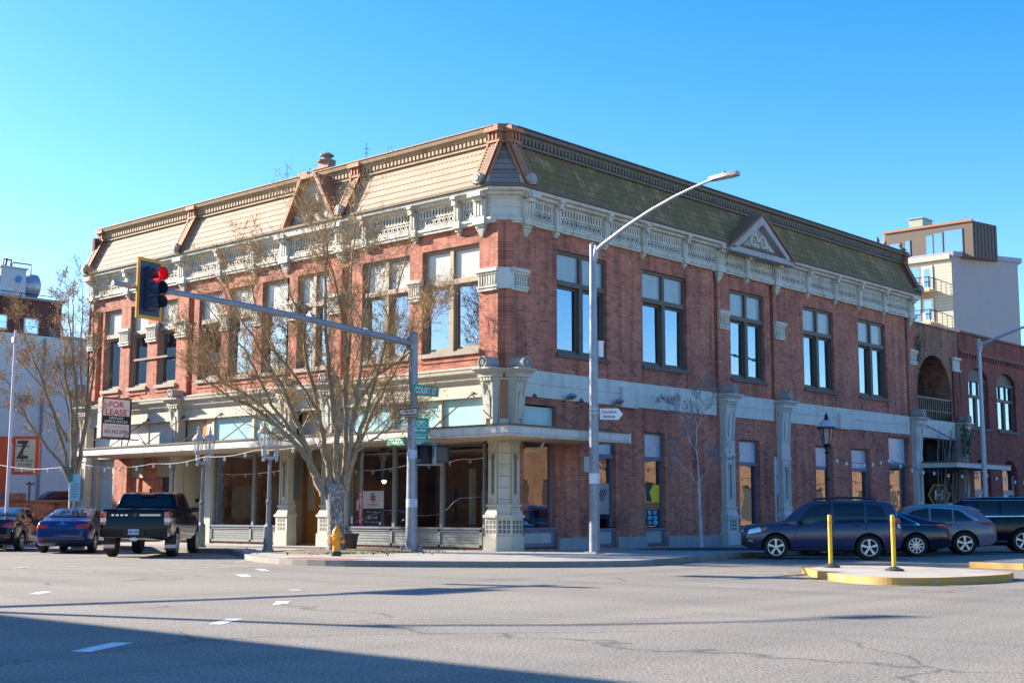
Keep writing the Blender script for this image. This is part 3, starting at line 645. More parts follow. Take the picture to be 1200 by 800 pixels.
# corner post above the chamfer
mb = MB()
def cham(d, c=.55): return (-d, c-d*kk), (c-d*kk, -d)
for z0, z1, d in ((13.45, 13.6, -.36), (13.6, 13.85, -.42), (13.85, 14.05, -.30), (14.05, 14.14, -.38)):
    p, q = cham(d); mb.loft([[(*p, z), (*q, z), (q[0]+.3, q[1]+.4, z), (p[0]+.4, p[1]+.3, z)] for z in (z0, z1)])
part('corner_post', TERRA, mb)
for k_, (T) in enumerate((TL, TR)):   # grey ridges beside the chamfer
    mb = MB(T); mb.loft([[(.46, .36, 11.95), (.56, .42, 11.95), (.56, .25, 11.95), (.46, .2, 11.95)], [(.70, -.36, 13.6), (.78, -.30, 13.6), (.78, -.45, 13.6), (.70, -.5, 13.6)]]); part('hip_ridge', PANEL_GREY, mb)
# ---------------------------------------------------------------- gables
def gable_right():
    T = TR; c, hw = 14.75, 2.35; z0, z1 = 11.62, 13.22; d = .62
    mb = MB(T); th = .26
    L_, P_, Rr = (c-hw, z0), (c, z1), (c+hw, z0)
    li, pi_, ri = (c-hw+.52, z0+.1), (c, z1-.34), (c+hw-.52, z0+.1)
    for a, b, ai, bi in ((L_, P_, li, pi_), (P_, Rr, pi_, ri)):
        mb.loft([[(a[0], y, a[1]), (ai[0], y, ai[1]), (bi[0], y, bi[1]), (b[0], y, b[1])] for y in (d, -.55)])
    mb.box(c-hw-.05, c+hw+.05, -.1, d, z0-.12, z0+.1)
    g = mb.build('pediment', dirty('grey_lilac_paint', (.42, .40, .41), (.22, .17, .14), .6), CB)
    mb = MB(T)
    for sgn in (-1, 1):
        a = (c+sgn*(hw+.1), z0+.02); b = (c, z1+.05)
        mb.loft([[(a[0], y, a[1]), (b[0], y, b[1]), (b[0], y, b[1]+.06), (a[0], y, a[1]+.06)] for y in (d+.06, -1.0)])
    mb.build('capping', TERRA, g)
    mb = MB(T); mb.poly([(li[0], .34, li[1]), (ri[0], .34, ri[1]), (pi_[0], .34, pi_[1])]); mb.build('tympanum', PANEL_GREY, g)
    mb = MB(T)
    for sgn in (-1, 1):
        pts = []
        for k in range(26):
            t = k/25; a = t*2*math.pi*1.25; r = .34*(1-t*.8); pts.append((c+sgn*(.36+r*math.cos(a)*-1), .38, z0+.55+r*math.sin(a)))
        mb.tube(pts, [.075*(1-.5*k/25) for k in range(26)], 6)
        for k in range(6):
            x0 = c+sgn*(.6+.16*k); mb.tube([(x0-sgn*.12, .37, z0+.74-.11*k), (x0, .40, z0+.42-.05*k), (x0+sgn*.12, .37, z0+.16)], [.05, .055, .02], 5)
    mb.build('scrollwork', WHITE, g)
gable_right()
def gable_left():
    T = TL; c = 9.6; z0, z1 = 11.72, 13.78; d, db = .40, -.62; hw, tw = 1.72, .44
    mb = MB(T); t = .12
    for sgn in (-1, 1):
        o0, o1 = (c+sgn*hw, z0), (c+sgn*tw, z1); i0, i1 = (c+sgn*(hw-.2), z0), (c+sgn*(tw-.06), z1-.13)
        mb.loft([[(o0[0], y, o0[1]), (i0[0], y, i0[1]), (i1[0], y, i1[1]), (o1[0], y, o1[1])] for y in (d, db)])
    mb.box(c-tw, c+tw, db, d, z1-.13, z1)
    g = mb.build('pediment', TERRA, CB)
    mb = MB(T); mb.box(c-hw-.02, c+hw+.02, -.1, .40, z0-.14, z0); mb.build('pediment_base', WHITE, g)
    mb = MB(T); mb.prism([(c-hw+.18, z0), (c+hw-.18, z0), (c+tw-.05, z1-.12), (c-tw+.05, z1-.12)], 1, -.06, .02); mb.build('tympanum', WHITE, g)
    mb = MB(T)
    pts = [(c-.55+1.5*k/20, +.07, z0+.25+1.1*(k/20)**2*.6+.28*math.sin(k/20*5)) for k in range(21)]
    mb.tube(pts, .10, 6); pts = [(c+.35*math.cos(a*.4), +.08, z0+1.05+.32*math.sin(a*.4)) for a in range(15)]; mb.tube(pts, .08, 6)
    for k in range(7): mb.tube([(c-1.3+.36*k, .04, z0+.05), (c-1.15+.33*k, .08, z0+.4+.05*k)], [.05, .02], 5)
    mb.build('scrollwork', CREAM, g)
    mb = MB(T); mb.box(c-.36, c+.36, -.75, -.30, 13.78, 14.12); mb.box(c-.46, c+.46, -.85, -.2, 14.12, 14.2); mb.box(c-.3, c+.3, -.7, -.35, 14.2, 14.42)
    mb.lathe((c, -.52, 0), [(.34, 14.42), (.36, 14.48), (.2, 14.52), (.16, 14.62), (.27, 14.66), (.27, 14.71), (.1, 14.80), (.01, 14.84)], 12)
    mb.build('finial', dirty('grey_rust_finial', (0.30, 0.2, 0.16), (0.14, 0.09, 0.08), .6), g)
gable_left()
mb = MB(); mb.tube([(1.0, 12.6, 14.0), (1.0, 12.6, 14.9)], .012, 4); mb.tube([(.85, 12.6, 14.55), (1.15, 12.6, 14.6)], .01, 4)
tag(mb.build('roof_antenna', IRON, loc=(1, 12.6, 14)), 'thin wire antenna on the roof edge left of the gable', 'antenna')
mb = MB(); mb.tube([(1.1, 8.0, 14.0), (1.1, 8.0, 15.0)], .012, 4); mb.tube([(.95, 8.0, 14.75), (1.25, 8.0, 14.8)], .01, 4); mb.tube([(1.1, 7.9, 14.6), (1.1, 8.15, 14.62)], .01, 4)
tag(mb.build('roof_antenna', IRON, loc=(1.1, 8, 14)), 'thin wire antenna on the roof edge right of the gable', 'antenna')
# ---------------------------------------------------------------- lower cornice, belt and shopfronts
mb = MB(TL)
prof = [(-.05, 5.48), (.10, 5.48), (.12, 5.56), (.20, 5.60), (.22, 5.74), (.34, 5.80), (.36, 5.90), (.10, 6.02), (-.05, 6.03)]
mb.loft([[(.9, d, z) for d, z in prof], [(24.95, d, z) for d, z in prof]])
mb.box(.9, 24.95, -.05, .06, 5.06, 5.48); mb.box(.9, 24.95, .0, .14, 5.02, 5.10)
part('storey_cornice', CREAM, mb)
mb = MB(TL); mb.box(.95, 24.9, .10, .37, 5.905, 5.94); part('cornice_flashing', FASCIA_TOP, mb)
mb = MB(TR)
for a, b in ((.9, 12.0), (13.0, 16.2), (17.2, 28.5)):
    mb.box(a, b, -.02, .06, 5.06, 5.47); mb.box(a, b, -.02, .075, 5.49, 5.93); mb.box(a, b, -.02, .045, 5.47, 5.49)
part('belt_course', WHITE_BAND, mb)
for s in (6.35, 21.95):
    mb = MB(TR); mb.box(s-.48, s+.48, .05, .20, 5.0, 5.72)
    for k in range(4): mb.box(s-.36+k*.22, s-.30+k*.22, .2, .215, 5.06, 5.12)
    part('vent_box', WHITE_BAND, mb)
# iron-fronted piers
def pier_slots_(T, s, p):
    g = MB(T)
    for i in range(3):
        for j in range(3):
            x = s-.21+i*.155; z = .70+j*.145; g.box(x, x+.11, .318, .324, z, z+.11)
    g.build('pier_grille', PIERDK, p); g = MB(T)
    g.box(s-.055, s+.055, .218, .226, 1.92, 3.2)
    for q in (-1, 1): g.box(s+q*.12-.012, s+q*.12+.012, .25, .256, 3.05, 3.3)
    g.box(s-.12, s+.12, .25, .256, 3.03, 3.06)
    g.build('pier_slots', PIERDK, p); return p
def pier(T, s, w, m_, lower=True, zcap=3.62, mname='shop_pier', upper=True):
    mb = MB(T); h = w/2
    if lower:
        mb.box(s-h-.06, s+h+.06, -.1, .36, .15, .60); mb.box(s-h-.02, s+h+.02, -.1, .32, .60, 1.18); mb.box(s-h-.07, s+h+.07, -.1, .37, 1.18, 1.27)
        mb.loft([[(s-h-.03, -.1, 1.27), (s+h+.03, -.1, 1.27), (s+h+.03, .33, 1.27), (s-h-.03, .33, 1.27)], [(s-h+.06, -.1, 1.52), (s+h-.06, -.1, 1.52), (s+h-.06, .24, 1.52), (s-h+.06, .24, 1.52)]])
        mb.box(s-h, s+h, -.1, .29, 1.52, 1.60)
        mb.box(s-h+.05, s+h-.05, -.1, .22, 1.60, zcap)
        for q in (-1, 1): mb.box(s+q*(h-.09)-.035, s+q*(h-.09)+.035, .22, .255, 1.62, zcap-.02); mb.box(s+q*.10-.025, s+q*.10+.025, .22, .25, 1.9, 3.22)
        mb.box(s-.12, s+.12, .22, .25, 1.78, 1.9)
        mb.box(s-h+.0, s+h-.0, -.1, .26, zcap-.1, zcap)
    mb.box(s-h+.03, s+h-.03, -.1, .24, zcap, 4.12)
    if not upper: return pier_slots_(T, s, mb.build(mname, m_, CB))
    # upper console, flaring upwards
    mb.loft([[(s-a, -.1, z), (s+a, -.1, z), (s+a, d, z), (s-a, d, z)] for a, d, z in ((h-.05, .20, 4.12), (h-.03, .23, 4.9), (h+.02, .30, 5.5))])
    for q in (-1, 1): mb.loft([[(s+q*a-.05, d, z), (s+q*a+.05, d, z), (s+q*a+.05, d+.05, z), (s+q*a-.05, d+.05, z)] for a, d, z in ((h-.11, .20, 4.15), (h-.08, .23, 4.9), (h-.04, .30, 5.45))])
    mb.loft([[(s-.10, .2, 4.3), (s+.10, .2, 4.3), (s+.10, .27, 4.3), (s-.10, .27, 4.3)], [(s-.10, .25, 5.0), (s+.10, .25, 5.0), (s+.10, .31, 5.0), (s-.10, .31, 5.0)], [(s-.01, .27, 5.2), (s+.01, .27, 5.2), (s+.01, .3, 5.2), (s-.01, .3, 5.2)]])
    mb.box(s-h-.02, s+h+.02, -.1, .34, 5.5, 5.62)
    for k in range(4): x = s-h+.06+k*(w-.12)/3; mb.box(x-.04, x+.04, .34, .40, 5.5, 5.60)
    mb.box(s-h-.06, s+h+.06, -.1, .42, 5.62, 5.72)
    mb.loft([[(s-a, -.1, z), (s+a, -.1, z), (s+a, d, z), (s-a, d, z)] for a, d, z in ((h+.06, .42, 5.72), (h+.2, .58, 5.86), (h+.2, .58, 5.90))])
    p = mb.build(mname, m_, CB)
    if lower: pier_slots_(T, s, p)
    sc = MB(T); n = 16
    for ro, ri, d0, d1 in ((.20, .15, -.05, .56),):
        rg = lambda r, d: [(s+r*math.cos(2*math.pi*k/n), d, 6.08+r*math.sin(2*math.pi*k/n)) for k in range(n)]
        sc.loft([rg(ro, d0), rg(ro, d1), rg(ri, d1), rg(ri, d1-.05), rg(.10, d1-.05), rg(.085, d1), rg(.0001, d1)])
    sc.build('scroll', SCROLLM, p, smooth=40)
    return p
for s in (10.75, 17.88, 24.9): pier(TL, s, .62, CREAM)
pier(TL, 8.35, .62, STONE)
PIERR = dirty('pale_pier_paint', (0.55, 0.57, 0.53), (0.25, 0.25, 0.21), .5)
for s in (12.62, 16.78): pier(TR, s, .72, PIERR)
pier(TR, 29.05, .72, PIERR); pier(TR, 34.3, .66, PIERR)
for T_ in (TL, TR): pier(T_, .27, .46, CREAM, upper=False); pier(T_, .46, .50, CREAM, lower=False, zcap=4.0)
# middle face of the corner pier
mb = MB(); kq = .7071
def dg(s, d, z): return (.17+s*kq-d*kq, .17-s*kq-d*kq, z)   # s across the chamfer, d towards the street corner
mb = MB(dg)
for a, d, z0, z1 in ((.27, .49, .15, .6), (.25, .45, .6, 1.18), (.28, .50, 1.18, 1.27), (.22, .40, 1.27, 1.52), (.23, .43, 1.52, 1.6), (.19, .36, 1.6, 3.9)): mb.box(-a, a, -.2, d, z0, z1)
mb.box(-.15, .15, -.2, .12, 4.0, 5.6)
o = part('shop_pier', CREAM, mb)
g = MB(dg)
for i in range(3):
    for j in range(3): g.box(-.18+i*.135, -.085+i*.135, .448, .454, .70+j*.145, .81+j*.145)
g.build('pier_slots', PIERDK, o)
g = MB(dg)
for k in range(6): g.box(-.19, .19, .358, .364, 1.75+k*.36, 1.765+k*.36)
g.build('pier_joints', PIERDK, o)
g = MB(dg); g.box(-.13, .13, .118, .126, 4.3, 5.55); g.build('rust_stain_strip', TERRA, o)
# panels above the canopy on Court Street
def panel(T, a, b, z0, z1, m_, d=-.06, name='transom_panel'):
    mb = MB(T); mb.box(a, b, d-.03, d, z0, z1); return part(name, m_, mb)
for a, b in ((.9, 2.78), (2.92, 5.08), (5.22, 7.9)): panel(TL, a, b, 3.9, 5.03, TEAL)
for a, b in ((11.1, 12.9), (13.06, 15.5)): panel(TL, a, b, 3.9, 5.03, TEAL)
panel(TL, 8.05, 8.1, 3.9, 5.03, STONE); panel(TL, 8.6, 10.45, 3.9, 5.03, BEIGE, -.3)
panel(TL, 16.1, 17.55, 3.9, 5.03, BEIGE, -.12); panel(TL, 18.2, 24.6, 3.9, 5.03, GREYBOARD, -.16)
for a, b, d0, d1 in [(s-.07, s+.07, -.1, .03) for s in (2.85, 5.15, 7.98, 11.02, 12.98, 15.57)]+[(15.65, 16.05, -.3, -.02), (20.37, 20.43, -.16, -.13), (22.47, 22.53, -.16, -.13)]:
    mb = MB(TL); mb.box(a, b, d0, d1, 3.9, 5.03); part('transom_mullion', CREAM, mb)
mb = MB(TL); mb.box(16.1, 16.35, -.12, -.05, 3.9, 5.03); part('orange_jamb', ORANGEWOOD, mb)
mb = MB(TR); mb.box(.92, 2.55, -.24, -.2, 3.95, 4.78); part('transom_panel', TEAL, mb)
# shop windows on Court Street
FRAMEG = plain('grey_green_frame', (0.20, 0.215, 0.21), .6); BLUEFR = plain('blue_grey_frame', (0.13, 0.15, 0.22), .6)
def shopwin(T, a, b, mulls, d=-.12, z0=.86, z1=3.62, zb=.22, brickbase=True):
    fr = MB(T)
    fr.box(a, b, d-.06, d+.12, zb+.06, z0-.08)
    for s in [a+.05]+list(mulls)+[b-.05]: fr.box(s-.055, s+.055, d-.05, d+.16, zb+.02, z0-.06)
    fr.box(a, b, d-.05, d+.16, zb+.02, zb+.09); fr.box(a, b, d-.05, d+.16, z0-.14, z0-.06)
    for k in range(4): fr.box(a+.1, b-.1, d+.12, d+.135, zb+.16+k*.09, zb+.19+k*.09)
    for s in mulls: fr.box(s-.065, s+.065, d-.06, d+.07, z0, z1)
    fr.box(a, a+.07, d-.06, d+.05, z0, z1); fr.box(b-.07, b, d-.06, d+.05, z0, z1); fr.box(a, b, d-.06, d+.05, z1-.06, z1)
    w = fr.build('shop_window', FRAMEG, CB)
    s_ = MB(T); s_.box(a-.02, b+.02, d-.06, d+.2, z0-.06, z0); s_.build('sill', BLUEFR, w)
    st = [a+.07]+[x for m_ in mulls for x in (m_-.065, m_+.065)]+[b-.07]
    for i in range(0, len(st), 2):
        g = MB(T); g.poly([(st[i], d, z0), (st[i+1], d, z0), (st[i+1], d, z1-.06), (st[i], d, z1-.06)]); g.build('pane', GLASS_SHOP, w)
    if brickbase: q = MB(T); q.box(a, b, d-.1, d+.1, .1, zb+.02); q.build('brick_base', BRICK_OLD, w)
    return w
shopwin(TL, .92, 7.5, (2.85, 5.15)); shopwin(TL, 11.1, 15.55, (12.98,))
mb = MB(TL); mb.box(.9, 8.1, -.3, .02, 3.62, 3.9); mb.box(8.1, 10.4, -.3, .02, 3.62, 3.9); mb.box(10.4, 25, -.3, .02, 3.62, 3.9); part('shop_lintel', STONE, mb)
for a, b in ((7.5, 7.72), (15.55, 16.0)): mb = MB(TL); mb.box(a, b, -.3, .055, .15, 3.62); part('shop_jamb', STONE, mb)
# recessed entrance with splayed side, panelled dado and orange door
mb = MB(); mb.loft([[(.05, 10.46, z), (1.0, 11.04, z), (1.0, 11.1, z), (.05, 10.52, z)] for z in (.15, 3.9)]); mb.box(1.0, 1.08, 10.4, 11.04, 1.42, 3.9); mb.box(1.0, 1.08, 8.2, 10.4, 2.95, 3.9); part('entry_splay', BEIGE, mb)
mb = MB(); mb.box(1.0, 1.06, 10.4, 11.03, .16, 1.42)
for k in range(9): mb.box(.985, 1.0, 10.42, 11.01, .22+k*.13, .30+k*.13)
part('wood_dado', ORANGEWOOD, mb)
mb = MB(); mb.box(.96, 1.08, 10.18, 10.4, .15, 2.95); mb.box(.96, 1.08, 9.95, 10.14, .15, 2.7); mb.box(.96, 1.08, 8.4, 8.6, .15, 2.95); mb.box(.96, 1.08, 8.6, 10.18, 2.72, 2.95)
d_ = part('door', ORANGEWOOD, mb)
mb = MB(); mb.box(1.02, 1.05, 8.6, 9.95, .16, 2.72); mb.build('door_glass', GRILLE, d_)
mb = MB(); mb.tube([(.93, 9.98, .95), (.93, 9.98, 1.65)], .025, 6); mb.build('handle', IRON, d_)
mb = MB(TL); mb.box(10.38, 10.45, -.2, .02, 1.8, 3.3); part('dark_slot', PIERDK, mb)
mb = MB(TL); mb.box(7.75, 7.95, -1.0, -.05, .15, 3.62); part('entry_side', STONE, mb)
# second recessed doorway
mb = MB(TL); mb.box(16.0, 17.6, -1.3, -1.2, .15, 3.9); mb.loft([[(17.55, -.05, z), (17.3, -1.2, z), (17.25, -1.2, z), (17.5, -.05, z)] for z in (.15, 3.9)]); part('entry_splay', BEIGE, mb)
mb = MB(TL); mb.box(16.02, 16.3, -1.0, -.12, .15, 3.6); d_ = part('door', ORANGEWOOD, mb)
mb = MB(TL); mb.box(16.42, 17.1, -1.2, -1.17, .2, 2.4); mb.build('door_leaf', plain('dark_red_wood', (.10, .03, .02), .5), d_)
mb = MB(TL); mb.box(17.3, 17.42, -.62, -.5, 1.75, 1.87); part('door_bell_box', IRON, mb)
# left bay: brick piers, boards and glass
mb = MB(TL); mb.box(18.1, 24.7, -.35, -.25, 2.78, 3.9); part('bay_lintel', BEIGE, mb)
mb = MB(TL)
for a, b, d0, d1, z1 in ((19.85, 20.5, -.3, -.02, 3.62), (21.75, 22.75, -.3, -.02, 3.62), (19.4, 19.85, -.45, -.2, 2.75), (21.1, 21.75, -.45, -.2, 2.75)): mb = MB(TL); mb.box(a, b, d0, d1, .15, z1); part('bay_brick_pier', BRICK, mb)
mb = MB(TL); mb.box(20.5, 21.1, -.42, -.36, .15, 2.78); part('brown_board', plain('brown_board', (.16, .10, .055), .8), mb)
mb = MB(TL); mb.box(22.75, 24.3, -.3, -.26, .9, 2.78); part('frosted_pane', dirty('frosted_glass', (.45, .47, .42), (.3, .32, .28), .4, .3), mb)
mb = MB(TL); mb.box(22.75, 24.6, -.4, -.2, .15, .9); mb.box(24.3, 24.6, -.4, -.1, .15, 3.62); mb.box(18.2, 19.4, -.4, -.2, .15, 1.5); part('bay_panel', BEIGE, mb)
mb = MB(TL); mb.box(18.2, 19.4, -.3, -.28, 1.9, 2.75); part('dark_pane', GRILLE, mb)
mb = MB(TL); mb.box(18.15, 19.45, -.3, -.15, 1.5, 1.9); part('bay_brick_pier', BRICK, mb)
mb = MB(TL); mb.box(8.5, 24.9, -2.2, -2.1, .15, 3.9); part('recess_back', INT, mb)

# shop window and narrow windows on the cross street
fr = MB(TR); a, b, d = .95, 2.55, -.2
fr.box(a, b, d-.05, d+.14, .24, .80); fr.box(b-.08, b, d-.05, d+.05, .86, 3.6)
w = fr.build('shop_window', BLUEFR, CB)
g = MB(TR); g.poly([(a, d, .86), (b-.08, d, .86), (b-.08, d, 3.6), (a, d, 3.6)]); g.build('pane', GLASS_SHOP, w)
g = MB(TR); g.box(a, b, d-.06, d+.2, .80, .86); g.build('sill', BLUEFR, w)
g = MB(TR); g.box(a+.05, b-.22, d+.14, d+.15, .36, .68)
for k in range(4): g.box(a+.05, b-.22, d+.15, d+.165, .38+k*.08, .42+k*.08)
g.build('kick_panel', PANEL_GREY, w)
def narrow(a, b, zt, zb_, zgt, hidden=False):
    d = -.2; fr = MB(TR)
    fr.box(a, b, d-.06, d+.1, zb_-.14, zb_); fr.box(a, a+.06, d-.06, d+.04, .86, zt); fr.box(b-.06, b, d-.06, d+.04, .86, zt)
    fr.box(a, b, d-.06, d+.06, zt-.07, zt); fr.box(a, b, d-.06, d+.16, .22, .30); fr.box(a, b, d-.06, d+.16, .74, .82)
    fr.box(a, a+.1, d-.06, d+.16, .3, .74); fr.box(b-.1, b, d-.06, d+.16, .3, .74); fr.box(a, b, d-.1, d-.05, .2, .82)
    w = fr.build('shop_window', BLUEFR, CB)
    t = MB(TR); t.box(a+.06, b-.06, d-.05, d, zb_, zt-.07); t.build('transom_light', GREYLIGHTB, w)
    g = MB(TR); g.poly([(a+.06, d-.02, .86), (b-.06, d-.02, .86), (b-.06, d-.02, zb_-.14), (a+.06, d-.02, zb_-.14)]); g.build('pane', GLASS_SHOP2, w)
    g = MB(TR); g.box(a+.1, b-.1, d+.02, d+.06, .3, .74)
    for k in range(5): g.box(a+.1, b-.1, d+.06, d+.08, .32+k*.085, .36+k*.085)
    g.build('kick_panel', PANEL_GREY, w)
    return w
GREYLIGHTB = plain('pale_blue_transom', (0.40, 0.50, 0.58), .25, var=.12, scale=4)
GLASS_SHOP2 = glassmat('street_window_glass', 0.34, (0.5, 0.47, 0.45), 0.12)
narrow(4.5, 5.74, 4.2, 3.35, 3.2)
for a, b in GR: narrow(a, b, 4.22, 3.35, 3.2)
narrow(26.36, 28.4, 4.92, 3.7, 3.5)
mb = MB(TR)
segs = [.95, 2.55, 4.5, 5.74, 7.42, 8.68, 12.2, 13.1, 13.63, 15.14, 16.35, 17.2, 19.59, 21.1, 22.75, 24.47, 26.36, 28.4]
for a, b in ((2.57, 4.48), (5.76, 7.40), (8.70, 12.2), (13.05, 13.61), (15.16, 16.35), (17.2, 19.57), (21.12, 22.73), (24.49, 26.34), (28.42, 28.7)): mb = MB(TR); mb.box(a, b, -.02, .10, .12, .52); part('stone_base', BASESTONE, mb)
# things seen in the shop windows
def poster_base(name, label, x0, x1, z0, z1, T, d, m_):
    mb = MB(T); mb.box(x0, x1, d-.004, d, z0, z1); p = T((x0+x1)/2, d, z0)
    return tag(mb.build(name, m_, loc=p), label, 'poster')
YEL = plain('yellow_print', (.75, .55, .02), .5, var=0); CYAN = plain('cyan_print', (.0, .45, .62), .5, var=0); BROWNP = plain('brown_print', (.30, .14, .05), .6, var=0); DPRINT = plain('dark_print', (.03, .03, .05), .6, var=0)
t_ = thing('window_poster', 'tall bright poster in yellow, brown and cyan in a narrow window', 'poster', TR(8.0, -.17, .88))
mb = MB(TR); mb.box(7.5, 8.55, -.205, -.195, 1.72, 2.35); p1_ = mb.build('yellow_field', YEL, t_)
mb = MB(TR); mb.prism([(7.75, 1.75), (8.1, 1.75), (7.95, 2.1), (8.2, 2.36), (7.7, 2.36)], 1, -.194, -.19); mb.build('dark_figure', DPRINT, t_)
mb = MB(TR); mb.box(7.5, 8.55, -.205, -.195, 1.46, 1.715); mb.build('brown_field', BROWNP, t_)
mb = MB(TR); mb.box(7.5, 8.55, -.205, -.195, .88, 1.455); mb.build('dark_field', DPRINT, t_)
mb = MB(TR); rr = random.Random(4)
for k in range(9):
    cx_, cz_ = 7.6+(k % 3)*.36+rr.uniform(-.05, .05), 1.0+(k//3)*.18; r_ = rr.uniform(.07, .13)
    mb.prism([(min(8.53, max(7.52, cx_+r_*1.3*math.cos(a)+rr.uniform(-.03, .03))), cz_+r_*math.sin(a)*.8) for a in [i*math.pi/4 for i in range(8)]], 1, -.194, -.19)
mb.build('cyan_blots', CYAN, t_)
t_ = thing('window_poster', 'grey poster with dark slanted stripes low in the window by the street light', 'poster', TR(5.2, -.17, .9))
mb = MB(TR); mb.box(4.6, 5.6, -.205, -.195, 1.3, 2.35); mb.build('sheet', plain('grey_print', (.3, .29, .28), .6, var=0), t_)
mb = MB(TR)
for k in range(4): mb.prism([(4.9+k*.1, 1.75), (4.96+k*.1, 1.75), (5.2+k*.1, 2.15), (5.14+k*.1, 2.15)], 1, -.194, -.19)
mb.build('stripes', DPRINT, t_)
# AVAILABLE board inside the Court Street window: local frame, faces the street (-X)
def frame_at(p, xdir):
    """matrix whose local X runs along xdir, Z up, -Y towards the viewer side"""
    x = Vector(xdir).normalized(); z = Vector((0, 0, 1)); y = z.cross(x)
    return Matrix.Translation(Vector(p)) @ Matrix((x, y, z)).transposed().to_4x4()
mx = frame_at((.17, 6.40, 1.46), (0, -1, 0))
WHT = plain('white_print', (.78, .78, .76), .5, var=0); RED = plain('red_print', (.62, .02, .02), .5, var=0); BLK = plain('black_print', (.015, .015, .018), .5, var=0); GREYP = plain('grey_print_text', (.5, .5, .5), .5, var=0)
t_ = thing('lease_board', 'red white and black AVAILABLE board behind the shop window', 'sign', (.2, 6.4, 1.46), mat=mx)
def lbox(name, par, m_, *a):
    mb = MB(); mb.box(*a); return mb.build(name, m_, par, local=True)
lbox('red_strip', t_, RED, -.66, -.44, 0, .01, -.58, .62); lbox('white_field', t_, WHT, -.44, .62, 0, .01, .02, .62); lbox('black_field', t_, BLK, -.44, .62, 0, .01, -.58, .015)
o = text('AVAILABLE', 1.1, .14, WHT, t_, (0, 0, 0), 'lettering'); o.rotation_euler = (0, R(-90), 0); o.location = (-.55, -.004, .02)
text('STEINBOCK', .6, .08, RED, t_, (.1, -.003, .15))
for z, w_, h_ in ((-.12, .62, .05), (-.34, .5, .10), (-.47, .8, .05)):
    mb = MB(); n = int(w_/.07)
    for k in range(n):
        if k % 4 != 3: mb.box(.1-w_/2+k*.07, .1-w_/2+k*.07+.045, -.004, -.001, z, z+h_*(.7 if k % 3 else 1))
    mb.build('small_print', GREYP, t_, local=True)
mb = MB()
for k, m_ in enumerate((0, 0, 0)):
    z = .52-k*.085; mb.prism([(-.05, z-.07), (.05+.10, z), (.15, z+.045), (-.05, z-.02)], 1, -.006, -.002)
mb.build('emblem', BLK, t_, local=True)
mb = MB()
for k in range(3):
    z = .40-k*.07; mb.prism([(.06, z-.05), (.22, z+.02), (.22, z+.06), (.06, z-.01)], 1, -.007, -.003)
mb.build('emblem', RED, t_, local=True)
mb = MB(TL); mb.box(7.05, 7.2, -.2, -.19, 1.42, 1.78)
tag(mb.build('paper_notice', WHT, loc=TL(7.1, -.2, 1.4)), 'small white paper notice taped inside the shop window', 'notice')
mb = MB(TL); mb.box(7.28, 7.36, -.1, -.09, .95, 1.2)
tag(mb.build('door_sticker', WHT, loc=TL(7.3, -.1, .95)), 'pair of small pale stickers low on the shop window edge', 'sticker')
# hanging lamp glowing inside the shop
t_ = thing('pendant_lamp', 'dark hanging lantern glowing inside the corner shop', 'lamp', (1.3, 7.0, 2.6))
mb = MB(); mb.tube([(1.3, 7.0, 3.34), (1.3, 7.0, 3.0)], .012, 5); mb.lathe((1.3, 7.0, 0), [(.02, 3.02), (.34, 2.95), (.34, 2.90), (.30, 2.5), (.26, 2.48)], 8); mb.build('shade', IRON, t_)
mb = MB(); mb.lathe((1.3, 7.0, 0), [(.01, 2.36), (.07, 2.40), (.08, 2.46), (.03, 2.52)], 10); mb.build('bulb', emit('warm_bulb', (1, .72, .35), 3.0), t_)
mb = MB(); mb.box(.35, .42, 7.55, 7.98, .22, 3.34); part('wood_casing', ORANGEWOOD, mb)

# ---------------------------------------------------------------- canopy round the corner
CL, CR, CD = 22.4, 3.9, 2.0
mb = MB()
def cwrap(mb, prof, L=CL, Rr=CR):
    mb.loft([[(-d, L, z) for d, z in prof], [(-d, -d, z) for d, z in prof], [(Rr, -d, z) for d, z in prof]])
cwrap(mb, [(CD-.12, 3.69), (CD, 3.69), (CD, 3.90), (CD-.12, 3.90)]); cwrap(mb, [(CD-.12, 3.60), (CD-.05, 3.60), (CD-.05, 3.64), (CD-.0, 3.65), (CD-.02, 3.69), (CD-.12, 3.69)])
mb.box(-CD, .05, CL, CL+.08, 3.60, 3.95); mb.box(CR, CR+.08, -CD, -.1, 3.60, 3.95)
can = part('canopy', FASCIA, mb)
mb = MB(); cwrap(mb, [(CD-.25, 3.90), (CD+.035, 3.90), (CD+.035, 3.96), (CD-.25, 3.98)]); cwrap(mb, [(.1, 4.03), (CD-.25, 3.93), (CD-.25, 3.97), (.1, 4.08)]); mb.build('roof_edge', FASCIA_TOP, can)
mb = MB(); cwrap(mb, [(.02, 3.60), (CD-.12, 3.60), (CD-.12, 3.65), (.02, 3.65)]); mb.build('soffit', SOFFIT, can)
def rod(T, s, s2=None, zt=5.15):
    mb = MB(T); s2 = s if s2 is None else s2; mb.tube([(s, .1, zt), (s2, CD-.15, 3.96)], .022, 5); mb.tube([(s, .02, zt), (s, .14, zt+.01)], .06, 6); mb.build('tie_rod', RUSTROD, can)
for s in (1.3, 4.1, 6.9, 9.6, 12.4, 15.0, 17.5, 20.1, 22.2): rod(TL, s)
for s in (1.35, 3.75): rod(TR, s, zt=5.1)
mb = MB(); mb.tube([(1.6, -.15, 3.45), (1.5, -.25, 3.42), (1.5, -.35, 3.6)], .05, 8); mb.build('drain_pipe', WHITE, can)
mb = MB(); mb.box(-.95, -.7, 6.6, 6.85, 3.35, 3.6); mb.build('junction_box', CREAM, can)
